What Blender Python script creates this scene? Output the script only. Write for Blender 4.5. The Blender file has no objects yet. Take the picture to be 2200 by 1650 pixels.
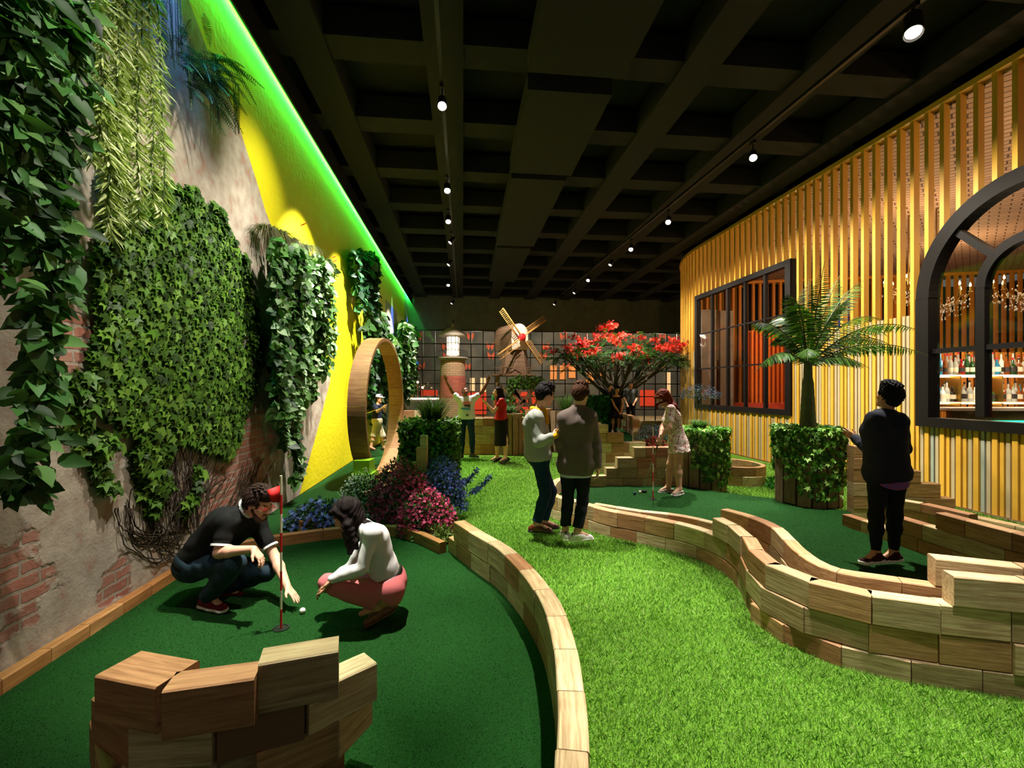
import bpy, bmesh, math, random
import numpy as np
from mathutils import Vector, Matrix
random.seed(7); rng = np.random.default_rng(11)
SC = bpy.context.scene; COL = SC.collection
F = 1000.0; EYE = 1.68; CX = 1100.0; HY = 836.0
def A(*v): return np.array(v, dtype=float)
def P(x, y, Y): return A((x-CX)/F*Y, Y, EYE-(y-HY)/F*Y)          # picture point at a known distance
def G(x, y, z=0.0):
    Y = (EYE-z)*F/(y-HY); return A((x-CX)/F*Y, Y, z)              # picture point on a known level
LW0, LWK = -2.6, .105
def WL(x, y, off=0.0):                                             # point on the left wall
    Y = -(LW0+off)/((CX-x)/F-LWK); return P(x, y, Y)
LWN = A(1, LWK, 0)/math.hypot(1, LWK)                              # left wall normal (into the room)
LWT = A(-LWK, 1, 0)/math.hypot(1, LWK)                             # along the room
RWX, RWK = 7.1, .107
def RW(Y, z, off=0.0): return A(RWX-off-RWK*Y, Y, z)
def sl(h):
    h = h.lstrip('#'); o = []
    for i in (0, 2, 4):
        c = int(h[i:i+2], 16)/255; o.append(c/12.92 if c <= .04045 else ((c+.055)/1.055)**2.4)
    return tuple(o)
def nrm(v): v = np.asarray(v, float); return v/(np.linalg.norm(v)+1e-12)

# ---------------- materials ----------------
MC = {}
def newmat(name):
    m = bpy.data.materials.new(name); m.use_nodes = True
    nt = m.node_tree; b = nt.nodes['Principled BSDF']; return m, nt, b
def N(nt, t, **k):
    n = nt.nodes.new(t)
    for a, v in k.items(): setattr(n, a, v)
    return n
def mixc(nt, fac, a, b, mode='MIX'):
    n = N(nt, 'ShaderNodeMix', data_type='RGBA', blend_type=mode)
    for s, v in ((0, fac), (6, a), (7, b)):
        if hasattr(v, 'is_linked') or hasattr(v, 'links'): nt.links.new(v, n.inputs[s])
        elif s == 0: n.inputs[0].default_value = v
        else: n.inputs[s].default_value = (*v[:3], 1)
    return n.outputs[2]
def mat(name, col, rough=.6, metal=0., nz=None, bump=None, emit=None, es=0, trans=0, spec=.5, sheen=0, coords='Object', sc=(1,1,1)):
    if name in MC: return MC[name]
    m, nt, b = newmat(name); MC[name] = m
    col = sl(col) if isinstance(col, str) else col
    b.inputs['Base Color'].default_value = (*col, 1); b.inputs['Roughness'].default_value = rough
    b.inputs['Metallic'].default_value = metal; b.inputs['Specular IOR Level'].default_value = spec
    if trans: b.inputs['Transmission Weight'].default_value = trans
    if sheen: b.inputs['Sheen Weight'].default_value = sheen
    if nz or bump:
        tc = N(nt, 'ShaderNodeTexCoord'); mp = N(nt, 'ShaderNodeMapping'); nt.links.new(tc.outputs[coords], mp.inputs[0])
        mp.inputs['Scale'].default_value = sc
    if nz:
        t = N(nt, 'ShaderNodeTexNoise'); t.inputs['Scale'].default_value = nz[0]; t.inputs['Detail'].default_value = 5
        nt.links.new(mp.outputs[0], t.inputs['Vector'])
        r = N(nt, 'ShaderNodeMapRange'); r.inputs[1].default_value = .3; r.inputs[2].default_value = .7
        nt.links.new(t.outputs[0], r.inputs[0])
        c2 = sl(nz[2]) if len(nz) > 2 else tuple(c*(1-nz[1]) for c in col)
        nt.links.new(mixc(nt, r.outputs[0], col, c2), b.inputs['Base Color'])
    if bump:
        t = N(nt, 'ShaderNodeTexNoise'); t.inputs['Scale'].default_value = bump[0]; t.inputs['Detail'].default_value = 4
        nt.links.new(mp.outputs[0], t.inputs['Vector'])
        u = N(nt, 'ShaderNodeBump'); u.inputs['Strength'].default_value = bump[1]; u.inputs['Distance'].default_value = bump[2] if len(bump) > 2 else .01
        nt.links.new(t.outputs[0], u.inputs['Height']); nt.links.new(u.outputs[0], b.inputs['Normal'])
    if emit:
        e = sl(emit) if isinstance(emit, str) else emit
        b.inputs['Emission Color'].default_value = (*e, 1); b.inputs['Emission Strength'].default_value = es
    return m
def wood(name, cols, scale=1.0, rough=.62, along='x'):
    m, nt, b = newmat(name); MC[name] = m
    tc = N(nt, 'ShaderNodeTexCoord'); mp = N(nt, 'ShaderNodeMapping'); oi = N(nt, 'ShaderNodeObjectInfo')
    s = {'x': (3.4, 52, 52), 'y': (52, 3.4, 52), 'z': (52, 52, 3.4)}[along]
    mp.inputs['Scale'].default_value = tuple(q*scale for q in s)
    cb = N(nt, 'ShaderNodeCombineXYZ'); mu = N(nt, 'ShaderNodeMath', operation='MULTIPLY'); mu.inputs[1].default_value = 53.
    nt.links.new(oi.outputs['Random'], mu.inputs[0])
    for i in range(3): nt.links.new(mu.outputs[0], cb.inputs[i])
    nt.links.new(cb.outputs[0], mp.inputs['Location']); nt.links.new(tc.outputs['Object'], mp.inputs[0])
    n1 = N(nt, 'ShaderNodeTexNoise'); n1.inputs['Scale'].default_value = 1.; n1.inputs['Detail'].default_value = 6; n1.inputs['Roughness'].default_value = .65
    n1.inputs['Distortion'].default_value = .5
    nt.links.new(mp.outputs[0], n1.inputs['Vector'])
    n2 = N(nt, 'ShaderNodeTexNoise'); n2.inputs['Scale'].default_value = 9.; n2.inputs['Detail'].default_value = 3
    nt.links.new(tc.outputs['Object'], n2.inputs['Vector'])
    cr = N(nt, 'ShaderNodeValToRGB'); el = cr.color_ramp.elements
    cs = [sl(c) for c in cols]; cr.color_ramp.interpolation = 'CONSTANT' if len(cs) > 4 else 'LINEAR'
    while len(el) < len(cs): el.new(.5)
    for i, c in enumerate(cs): el[i].position = i/(len(cs) if len(cs) > 4 else len(cs)-1)
    for i, c in enumerate(cs): el[i].color = (*c, 1)
    nt.links.new(oi.outputs['Random'], cr.inputs[0])
    r = N(nt, 'ShaderNodeMapRange'); r.inputs[1].default_value = .35; r.inputs[2].default_value = .68; nt.links.new(n1.outputs[0], r.inputs[0])
    dark = mixc(nt, 1., cr.outputs[0], (.50, .40, .32), 'MULTIPLY')
    c1 = mixc(nt, r.outputs[0], cr.outputs[0], dark)
    r2 = N(nt, 'ShaderNodeMapRange'); r2.inputs[1].default_value = .4; r2.inputs[2].default_value = .75; r2.inputs[4].default_value = .45; nt.links.new(n2.outputs[0], r2.inputs[0])
    c2 = mixc(nt, r2.outputs[0], c1, mixc(nt, 1., c1, (.72, .62, .5), 'MULTIPLY'))
    nt.links.new(c2, b.inputs['Base Color']); b.inputs['Roughness'].default_value = rough
    u = N(nt, 'ShaderNodeBump'); u.inputs['Strength'].default_value = .55; u.inputs['Distance'].default_value = .006
    nt.links.new(n1.outputs[0], u.inputs['Height']); nt.links.new(u.outputs[0], b.inputs['Normal'])
    return m
def leafmat(name, rough=.4, transl=.25, spec=.4):
    m, nt, b = newmat(name); MC[name] = m
    a = N(nt, 'ShaderNodeAttribute'); a.attribute_name = 'Col'
    nt.links.new(a.outputs['Color'], b.inputs['Base Color']); b.inputs['Roughness'].default_value = rough
    b.inputs['Specular IOR Level'].default_value = spec
    if transl:
        t = N(nt, 'ShaderNodeBsdfTranslucent'); mx = N(nt, 'ShaderNodeMixShader'); mx.inputs[0].default_value = transl
        nt.links.new(mixc(nt, 1., a.outputs['Color'], (1.0, 1.3, .5), 'MULTIPLY'), t.inputs[0])
        nt.links.new(b.outputs[0], mx.inputs[1]); nt.links.new(t.outputs[0], mx.inputs[2])
        nt.links.new(mx.outputs[0], nt.nodes['Material Output'].inputs[0])
    return m

W_BLOCK = wood('sleeper_timber', ['#a87850', '#d6bc90', '#bf9464', '#b39c74', '#dcc69c', '#b58258', '#c8b288', '#caa070'])
W_RAIL = wood('edging_timber', ['#b0763c', '#c08a4c', '#a56c38', '#c9975a'])
W_RING = wood('laminated_timber', ['#a5784a', '#8f6239', '#b78a58'])
W_DARK = wood('weathered_timber', ['#6d4b30', '#7c5a3c', '#5e4230'], along='z')
W_POST = wood('rough_post_timber', ['#8d7458', '#a08567', '#786048'], along='z')
BLACK = mat('black_metal', '#0c0b0b', .45)
LEAF = leafmat('leaf', .5, .25, .3); LEAFM = leafmat('matte_leaf', .6, .3, .3); PETAL = leafmat('petal', .6, .25)
STEM = mat('vine_stem', '#3a2c1c', .8, nz=(20, .4)); GSTEM = mat('green_stem', '#3f5a22', .6)

# ---------------- object helpers ----------------
ORG = {}
def meta(o, label=None, cat=None, group=None, kind=None):
    if label: o['label'] = label
    if cat: o['category'] = cat
    if group: o['group'] = group
    if kind: o['kind'] = kind
def thing(name, label, cat, loc, group=None, kind=None, rz=0):
    o = bpy.data.objects.new(name, None); COL.objects.link(o); o.location = loc; o.rotation_euler = (0, 0, rz)
    o.empty_display_size = .1; ORG[o.name] = A(*loc); meta(o, label, cat, group, kind); return o
def mesh(name, V, Fs, cols=None, smooth=False, fmat=None):
    me = bpy.data.meshes.new(name); V = np.asarray(V, dtype=np.float32)
    if isinstance(Fs, np.ndarray):
        m, k = Fs.shape
        me.vertices.add(len(V)); me.vertices.foreach_set('co', V.ravel())
        me.loops.add(m*k); me.loops.foreach_set('vertex_index', Fs.astype(np.int32).ravel())
        me.polygons.add(m); me.polygons.foreach_set('loop_start', np.arange(m, dtype=np.int32)*k)
        me.update(calc_edges=True)
    else: me.from_pydata([tuple(map(float, v)) for v in V], [], [tuple(map(int, f)) for f in Fs]); me.update()
    if smooth: me.polygons.foreach_set('use_smooth', np.ones(len(me.polygons), dtype=bool))
    if fmat is not None: me.polygons.foreach_set('material_index', np.asarray(fmat, dtype=np.int32))
    if cols is not None:
        a = me.color_attributes.new('Col', 'FLOAT_COLOR', 'POINT'); c = np.ones((len(V), 4), dtype=np.float32); c[:, :3] = cols
        a.data.foreach_set('color', c.ravel())
    return me
def obj(name, geo, m, parent=None, cols=None, smooth=False, fmat=None, org=None, local=False, label=None, cat=None, group=None, kind=None):
    V, Fs = (geo.V, geo.F) if isinstance(geo, Geo) else geo
    V = np.asarray(V, float).reshape(-1, 3)
    if parent is not None: o0 = np.zeros(3) if local else ORG.get(parent.name, np.zeros(3)).copy()
    else: o0 = A(*org) if org is not None else (A(V[:, 0].mean(), V[:, 1].mean(), V[:, 2].min()) if len(V) and not local else np.zeros(3))
    me = mesh(name, V-o0, Fs, cols, smooth, fmat)
    for q in (m if isinstance(m, (list, tuple)) else [m]): me.materials.append(q)
    o = bpy.data.objects.new(name, me); COL.objects.link(o)
    if parent is not None: o.parent = parent; ORG[o.name] = o0
    else: o.location = o0; ORG[o.name] = o0
    meta(o, label, cat, group, kind); return o
class Geo:
    def __init__(s): s.V = []; s.F = []
    def add(s, V, Fs):
        n = len(s.V); s.V.extend([tuple(v) for v in V]); s.F.extend([tuple(int(i)+n for i in f) for f in Fs]); return s
    def box(s, c, size, R=None):
        x, y, z = [q/2 for q in size]; V = A(*[(a*x, b*y, d*z) for a in (-1, 1) for b in (-1, 1) for d in (-1, 1)]).reshape(8, 3)
        if R is not None: V = V @ np.asarray(R).T
        return s.add(V+A(*c), [(0,1,3,2),(4,6,7,5),(0,4,5,1),(2,3,7,6),(0,2,6,4),(1,5,7,3)])
    def bar(s, a, b, w, t=None, up=(0,0,1)):                         # rectangular bar from a to b
        a, b = A(*a), A(*b); t = w if t is None else t; d = nrm(b-a); u = A(*up)
        if abs(d @ u) > .98: u = A(0, 1, 0)
        sx = nrm(np.cross(d, u)); sz = np.cross(sx, d)
        return s.box((a+b)/2, (np.linalg.norm(b-a), w, t), np.stack([d, sx, sz], 1))
    def tube(s, pts, r, n=8, cap=True):
        pts = [A(*p) for p in pts]; m = len(pts); rs = r if hasattr(r, '__len__') else [r]*m
        V = []; u = None
        for i, p in enumerate(pts):
            d = nrm(pts[min(i+1, m-1)]-pts[max(i-1, 0)])
            if u is None: u = nrm(np.cross(d, A(.3, .2, 1) if abs(d[2]) < .9 else A(1, .1, 0)))
            u = nrm(u-d*(u @ d)); w = np.cross(d, u)
            for k in range(n): a = 2*math.pi*k/n; V.append(p+rs[i]*(math.cos(a)*u+math.sin(a)*w))
        Fs = [(i*n+k, i*n+(k+1) % n, (i+1)*n+(k+1) % n, (i+1)*n+k) for i in range(m-1) for k in range(n)]
        if cap: Fs += [tuple(range(n))[::-1], tuple((m-1)*n+k for k in range(n))]
        return s.add(V, Fs)
    def lathe(s, c, prof, n=24, axis=None):                          # prof: (r, z)
        V = [(r*math.cos(2*math.pi*k/n), r*math.sin(2*math.pi*k/n), z) for r, z in prof for k in range(n)]
        V = np.array(V)
        if axis is not None:
            z = nrm(axis); x = nrm(np.cross(z, A(.2, .3, 1) if abs(z[2]) < .9 else A(1, 0, 0))); y = np.cross(z, x); V = V @ np.stack([x, y, z])
        m = len(prof)
        Fs = [(i*n+k, i*n+(k+1) % n, (i+1)*n+(k+1) % n, (i+1)*n+k) for i in range(m-1) for k in range(n)]
        return s.add(V+A(*c), Fs+[tuple(range(n))[::-1], tuple((m-1)*n+k for k in range(n))])
    def ball(s, c, r, n=16, m=10, sc=(1,1,1)):
        V = [(r*sc[0]*math.sin(math.pi*i/m)*math.cos(2*math.pi*k/n), r*sc[1]*math.sin(math.pi*i/m)*math.sin(2*math.pi*k/n), r*sc[2]*math.cos(math.pi*i/m)) for i in range(m+1) for k in range(n)]
        return s.add(np.array(V)+A(*c), [(i*n+k, (i+1)*n+k, (i+1)*n+(k+1) % n, i*n+(k+1) % n) for i in range(m) for k in range(n)])
    def prism(s, poly, z0, z1):                                      # polygon in XY extruded
        n = len(poly); V = [(p[0], p[1], z0) for p in poly]+[(p[0], p[1], z1) for p in poly]
        ar = sum(poly[i][0]*poly[(i+1) % n][1]-poly[(i+1) % n][0]*poly[i][1] for i in range(n))
        Fs = [tuple(range(n))[::-1], tuple(range(n, 2*n))]+[(i, (i+1) % n, n+(i+1) % n, n+i) for i in range(n)]
        if ar < 0: Fs = [f[::-1] for f in Fs]
        return s.add(V, Fs)
def inpoly(x, y, poly):
    r = np.zeros(len(x), bool); n = len(poly)
    for i in range(n):
        x0, y0 = poly[i][:2]; x1, y1 = poly[(i+1) % n][:2]
        c = ((y0 > y) != (y1 > y)) & (x < (x1-x0)*(y-y0)/((y1-y0) if y1 != y0 else 1e-9)+x0); r ^= c
    return r
def spline(pts, n=200):
    P0 = np.array(pts, float); P0 = np.vstack([2*P0[0]-P0[1], P0, 2*P0[-1]-P0[-2]]); out = []
    m = len(P0)-3
    for i in range(m):
        for t in np.linspace(0, 1, max(2, n//m), endpoint=False):
            a, b, c, d = P0[i:i+4]; out.append(.5*((2*b)+(c-a)*t+(2*a-5*b+4*c-d)*t*t+(3*b-a-3*c+d)*t**3))
    out.append(P0[-2]); return np.array(out)

# ---------------- leaves ----------------
def tmpl(kind):
    if kind == 'heart':      # x across, y along, z up
        o = [(0,0,0),(.28,-.1,.03),(.5,.15,.05),(.47,.45,.05),(.25,.8,.0),(0,1.08,-.1),(-.25,.8,.0),(-.47,.45,.05),(-.5,.15,.05),(-.28,-.1,.03)]
        mid = [(0,.3,-.05),(0,.65,-.05)]
        V = o+mid; Fs = [(0,1,10),(1,2,10),(2,3,10),(3,11,10),(3,4,11),(4,5,11),(5,6,11),(6,7,11),(7,10,11),(7,8,10),(8,9,10),(9,0,10)]
    elif kind == 'ovate':
        V = [(0,0,0),(.2,.08,.04),(.31,.35,.07),(.24,.68,.04),(0,1.1,-.12),(-.24,.68,.04),(-.31,.35,.07),(-.2,.08,.04),(0,.25,-.03),(0,.6,-.03)]
        Fs = [(0,1,8),(1,2,8),(2,9,8),(2,3,9),(3,4,9),(4,5,9),(5,6,9),(6,8,9),(6,7,8),(7,0,8)]
    elif kind == 'ivy':
        V = [(0,0,0),(.18,-.12,.0),(.5,.0,.02),(.34,.28,.08),(.62,.55,-.06),(.22,.6,.08),(0,1.05,-.22),(-.22,.6,.08),(-.62,.55,-.06),(-.34,.28,.08),(-.5,.0,.02),(-.18,-.12,.0),(0,.35,.0)]
        Fs = [(12,i,i+1) for i in range(0,11)]+[(12,11,0)]
    elif kind == 'oval':
        V = [(0,0,0),(.22,.2,.05),(.3,.5,.06),(.2,.8,.02),(0,1.05,-.1),(-.2,.8,.02),(-.3,.5,.06),(-.22,.2,.05),(0,.5,-.03)]
        Fs = [(8,i,i+1) for i in range(0,7)]+[(8,7,0)]
    elif kind == 'lance':
        V = [(0,0,0),(.09,.3,.02),(.06,.7,.01),(0,1,-.06),(-.06,.7,.01),(-.09,.3,.02)]
        Fs = [(0,1,5),(1,2,4),(1,4,5),(2,3,4)]
    elif kind == 'pinna':
        V = [(0,0,0),(.06,.3,.02),(.045,.7,.0),(0,1,-.1),(-.045,.7,.0),(-.06,.3,.02)]
        Fs = [(0,1,5),(1,2,4),(1,4,5),(2,3,4)]
    elif kind == 'blade':
        V = [(-.06,0,0),(.06,0,0),(0,1,0)]; Fs = [(0,1,2)]
    elif kind == 'flower':
        V = [(0,0,0)]; Fs = []
        for k in range(5):
            a = 2*math.pi*k/5; V += [(.5*math.cos(a-.45), .5*math.sin(a-.45), .1), (.62*math.cos(a), .62*math.sin(a), .12), (.5*math.cos(a+.45), .5*math.sin(a+.45), .1)]
            Fs += [(0,1+3*k,2+3*k),(0,2+3*k,3+3*k)]
    return np.array(V, float), np.array(Fs)
TM = {k: tmpl(k) for k in ('heart','ovate','ivy','oval','lance','pinna','blade','flower')}
def leaves(kind, pos, dirs, nors, size, cols, jit=.25, shade=None):
    """N leaves: pos, growth direction, normal; per-leaf size and colour"""
    T, TF = TM[kind]; pos = np.asarray(pos, float); n = len(pos)
    d = np.asarray(dirs, float)+rng.normal(0, jit, (n, 3)); d /= np.linalg.norm(d, axis=1)[:, None]
    m = np.asarray(nors, float)+rng.normal(0, jit, (n, 3)); m -= d*(m*d).sum(1)[:, None]; m /= np.linalg.norm(m, axis=1)[:, None]+1e-9
    x = np.cross(d, m); s = np.broadcast_to(np.asarray(size, float), (n,))[:, None, None]
    V = pos[:, None, :]+s*(T[None, :, 0:1]*x[:, None]+T[None, :, 1:2]*d[:, None]+T[None, :, 2:3]*m[:, None])
    Fs = TF[None]+(np.arange(n)*len(T))[:, None, None]
    C = np.repeat(np.asarray(cols, float), len(T), axis=0)
    return V.reshape(-1, 3), Fs.reshape(-1, TF.shape[1]), C
def lcols(n, cs, wts=None, v=.2):
    c = np.array([sl(q) for q in cs]); i = rng.choice(len(cs), n, p=wts)
    return np.clip(c[i]*(1+rng.normal(0, v, (n, 1))), .002, 1)
def cat3(*L):
    Vs, Fs, Cs = [], [], []; n = 0
    for V, Fx, C in L: Vs.append(V); Fs.append(Fx+n); Cs.append(C); n += len(V)
    return np.vstack(Vs), np.vstack(Fs), np.vstack(Cs)
def rdir(n, up=0.):
    v = rng.normal(0, 1, (n, 3)); v[:, 2] += up; return v/np.linalg.norm(v, axis=1)[:, None]
# ---------------- the setting ----------------
def struct(name, geo, m, parent=None, **k):
    return obj(name, geo, m, parent, kind=None if parent else 'structure', **k)
def turfmat(name, c1, c2, sc=260, bs=.8):
    m, nt, b = newmat(name); MC[name] = m
    tc = N(nt, 'ShaderNodeTexCoord')
    n1 = N(nt, 'ShaderNodeTexNoise'); n1.inputs['Scale'].default_value = sc; n1.inputs['Detail'].default_value = 3
    n2 = N(nt, 'ShaderNodeTexNoise'); n2.inputs['Scale'].default_value = 3.; n2.inputs['Detail'].default_value = 4
    for n in (n1, n2): nt.links.new(tc.outputs['Object'], n.inputs['Vector'])
    r = N(nt, 'ShaderNodeMapRange'); r.inputs[1].default_value = .35; r.inputs[2].default_value = .68; nt.links.new(n1.outputs[0], r.inputs[0])
    c = mixc(nt, r.outputs[0], sl(c1), sl(c2)); r2 = N(nt, 'ShaderNodeMapRange'); r2.inputs[4].default_value = .35; nt.links.new(n2.outputs[0], r2.inputs[0])
    nt.links.new(mixc(nt, r2.outputs[0], c, sl(c1)), b.inputs['Base Color']); b.inputs['Roughness'].default_value = .9; b.inputs['Specular IOR Level'].default_value = .15
    u = N(nt, 'ShaderNodeBump'); u.inputs['Strength'].default_value = bs; u.inputs['Distance'].default_value = .01
    nt.links.new(n1.outputs[0], u.inputs['Height']); nt.links.new(u.outputs[0], b.inputs['Normal']); return m
T_LAWN = turfmat('lawn_base', '#3c6418', '#6f9a2c', 120); T_PUTT = turfmat('putting_turf', '#0a2c0a', '#1f5a1c', 330)
T_CONC = mat('back_floor', '#b59a72', .5, nz=(2, .3))

def plaster():
    m, nt, b = newmat('old_plaster'); tc = N(nt, 'ShaderNodeTexCoord'); sx = N(nt, 'ShaderNodeSeparateXYZ'); nt.links.new(tc.outputs['Object'], sx.inputs[0])
    cb = N(nt, 'ShaderNodeCombineXYZ'); nt.links.new(sx.outputs[1], cb.inputs[0]); nt.links.new(sx.outputs[2], cb.inputs[1])
    wob = N(nt, 'ShaderNodeTexNoise'); wob.inputs['Scale'].default_value = 9; nt.links.new(tc.outputs['Object'], wob.inputs['Vector'])
    va = N(nt, 'ShaderNodeVectorMath', operation='MULTIPLY_ADD'); nt.links.new(wob.outputs['Color'], va.inputs[0]); va.inputs[1].default_value = (.035, .035, 0); nt.links.new(cb.outputs[0], va.inputs[2])
    br = N(nt, 'ShaderNodeTexBrick'); nt.links.new(va.outputs[0], br.inputs['Vector'])
    br.inputs['Scale'].default_value = 1.; br.inputs['Brick Width'].default_value = .25; br.inputs['Row Height'].default_value = .085; br.inputs['Mortar Size'].default_value = .012
    br.inputs['Mortar Smooth'].default_value = .3; br.inputs['Bias'].default_value = 0
    br.inputs['Color1'].default_value = (*sl('#8c4a38'), 1); br.inputs['Color2'].default_value = (*sl('#a66350'), 1); br.inputs['Mortar'].default_value = (*sl('#9a8d7d'), 1)
    ns = []
    for s, d in ((1.1, 6), (7, 6), (45, 4)):
        n = N(nt, 'ShaderNodeTexNoise'); n.inputs['Scale'].default_value = s; n.inputs['Detail'].default_value = d; nt.links.new(tc.outputs['Object'], n.inputs['Vector']); ns.append(n)
    # plaster tone
    r1 = N(nt, 'ShaderNodeMapRange'); r1.inputs[1].default_value = .3; r1.inputs[2].default_value = .7; nt.links.new(ns[1].outputs[0], r1.inputs[0])
    pl = mixc(nt, r1.outputs[0], sl('#b3a695'), sl('#8f8272'))
    r3 = N(nt, 'ShaderNodeMapRange'); r3.inputs[1].default_value = .56; r3.inputs[2].default_value = .72; r3.inputs[4].default_value = .6; nt.links.new(ns[1].outputs[0], r3.inputs[0])
    pl = mixc(nt, r3.outputs[0], pl, sl('#a8705c'))
    # exposed brick where the render has fallen away
    acc = None
    for (y, z, rad) in ((2.72, .55, .5), (5.75, .95, 1.25), (5.0, .55, .8), (7.1, 1.6, .55), (3.5, .2, .3), (3.1, 2.0, .3)):
        d = N(nt, 'ShaderNodeVectorMath', operation='DISTANCE'); nt.links.new(cb.outputs[0], d.inputs[0]); d.inputs[1].default_value = (y, z, 0)
        r = N(nt, 'ShaderNodeMapRange'); r.inputs[1].default_value = 0; r.inputs[2].default_value = rad; r.inputs[3].default_value = 1; r.inputs[4].default_value = 0
        nt.links.new(d.outputs['Value'], r.inputs[0])
        if acc is None: acc = r.outputs[0]
        else:
            q = N(nt, 'ShaderNodeMath', operation='MAXIMUM'); nt.links.new(acc, q.inputs[0]); nt.links.new(r.outputs[0], q.inputs[1]); acc = q.outputs[0]
    q = N(nt, 'ShaderNodeMath', operation='MULTIPLY_ADD'); nt.links.new(acc, q.inputs[0]); q.inputs[1].default_value = .6
    nz = N(nt, 'ShaderNodeMath', operation='MULTIPLY_ADD'); nt.links.new(ns[1].outputs[0], nz.inputs[0]); nz.inputs[1].default_value = .9; nt.links.new(ns[0].outputs[0], nz.inputs[2]); nt.links.new(nz.outputs[0], q.inputs[2])
    mk = N(nt, 'ShaderNodeMapRange'); mk.inputs[1].default_value = 1.18; mk.inputs[2].default_value = 1.27; nt.links.new(q.outputs[0], mk.inputs[0])
    bc = mixc(nt, r1.outputs[0], br.outputs[0], mixc(nt, .5, br.outputs[0], sl('#94806f')))
    nt.links.new(mixc(nt, mk.outputs[0], pl, bc), b.inputs['Base Color']); b.inputs['Roughness'].default_value = .85
    h = mixc(nt, mk.outputs[0], (.75, .75, .75), mixc(nt, br.outputs['Fac'], (.5, .5, .5), (.1, .1, .1)))
    hh = N(nt, 'ShaderNodeMix', data_type='RGBA', blend_type='ADD'); hh.inputs[0].default_value = .35; nt.links.new(h, hh.inputs[6]); nt.links.new(ns[2].outputs['Color'], hh.inputs[7])
    h2 = N(nt, 'ShaderNodeMix', data_type='RGBA', blend_type='ADD'); h2.inputs[0].default_value = .8; nt.links.new(hh.outputs[2], h2.inputs[6]); nt.links.new(ns[1].outputs['Color'], h2.inputs[7])
    u = N(nt, 'ShaderNodeBump'); u.inputs['Strength'].default_value = .8; u.inputs['Distance'].default_value = .02
    nt.links.new(h2.outputs[2], u.inputs['Height']); nt.links.new(u.outputs[0], b.inputs['Normal']); return m
PLASTER = plaster()
YELLOW = mat('yellow_paint', '#e3d400', .6, nz=(5, .06), bump=(14, .5, .02))
def lw(Y, z, off=0.): return A(LW0+off-LWK*Y, Y, z)
B1 = [(7.39, 0), (8.49, 1.14), (9.13, 1.87), (6.13, 4.02), (5.83, 4.33), (5.09, 5.01), (4.717, 5.14), (4.41, 5.37), (4.2, 6.0)]
polys = [([(.6, 0)]+B1+[(.6, 6.0)], 0), (B1[::-1]+[(15.0, 0), (15.6, 4.7), (18.2, 4.7), (18.4, 6.0)], 1),
         ([(15.0, 0), (18.6, 0), (18.2, 4.7), (15.6, 4.7)], 0), ([(18.6, 0), (20.6, 0), (20.6, 6.0), (18.4, 6.0), (18.2, 4.7)], 1), ([(20.6, 0), (22.45, 0), (22.45, 6.0), (20.6, 6.0)], 0)]
polys[1] = ([(4.2, 6.0)]+B1[::-1][1:]+[(15.0, 0), (15.6, 4.7), (18.2, 4.7), (18.4, 6.0)], 1)
V, Fs, fm = [], [], []
for pl_, mi in polys:
    Fs.append(tuple(range(len(V), len(V)+len(pl_)))); V += [lw(y, z) for y, z in pl_]; fm.append(mi)
n0 = len(V); V += [lw(.6, 0, -.3), lw(22.45, 0, -.3), lw(22.45, 6.6, -.3), lw(.6, 6.6, -.3), lw(.6, 0), lw(22.45, 0), lw(22.45, 6.0), lw(.6, 6.0)]
Fs += [(n0, n0+3, n0+2, n0+1), (n0, n0+4, n0+7, n0+3), (n0+1, n0+2, n0+6, n0+5), (n0+3, n0+7, n0+6, n0+2), (n0, n0+1, n0+5, n0+4)]; fm += [0]*5
struct('wall_left', (V, Fs), [PLASTER, YELLOW], fmat=fm, org=(0, 0, 0))

# floor and lawns
g = Geo().box((2.5, 13, -.15), (26, 32, .2)); struct('floor', g, T_CONC)
LAWN = [(-.2, .6), (3.9, .6), (6.85, 1.0), (6.65, 3), (5.68, 12.5), (5.5, 14.5), (5.7, 16.5), (3.0, 19.6), (-4.5, 19), (-3.3, 7.2), (-.9, 5.9), (-.6, 4.9), (-.02, 4.), (.25, 3.2), (.33, 2.4), (.3, 1.5)]
obj('lawn', Geo().prism(LAWN, -.06, 0.), T_LAWN, label='bright green artificial lawn path winding between the timber walls', cat='artificial lawn')
LGREEN = [(-2.66, .6), (.28, .6), (.26, 1.6), (.29, 2.4), (.2, 3.2), (-.08, 3.95), (-.5, 4.75), (-.8, 5.25), (-1.5, 5.65), (-2.2, 5.6), (-2.85, 5.0), (-3.03, 4.35)]
obj('putting_green', Geo().prism(LGREEN, -.05, .012), T_PUTT, label='dark green putting green in the left foreground by the brick wall', cat='putting green')
LG2 = [(-3.06, 4.72), (-2.65, 4.95), (-1.6, 5.42), (-.9, 5.1), (-.62, 4.92), (-.85, 5.9), (-1.3, 6.3), (-1.7, 9), (-1.9, 14), (-4.05, 14.2)]
obj('putting_green', Geo().prism(LG2, -.05, .014), T_PUTT, label='dark green playing lane passing through the wooden loop beside yellow wall', cat='putting green')
ZG = .12
RGREEN = [(1.5, 7.5), (1.0, 7.42), (.78, 7.15), (.62, 6.7), (.58, 6.35), (.65, 6.03), (.84, 5.85), (1.1, 5.45), (1.45, 5.25), (1.75, 5.1), (2.1, 4.85), (2.2, 4.4), (2.15, 3.9), (2.08, 3.4), (2.12, 3.05), (2.4, 2.9), (2.8, 2.7), (3.6, 2.3), (4.05, 2.5), (3.97, 4.0), (3.85, 5.35), (4.3, 5.9), (3.97, 6.5), (3.27, 6.96), (2.76, 7.5)]
obj('putting_green', Geo().prism(RGREEN, -.02, ZG), T_PUTT, label='raised dark green putting green on the right under the man in navy sweater', cat='putting green')

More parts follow.
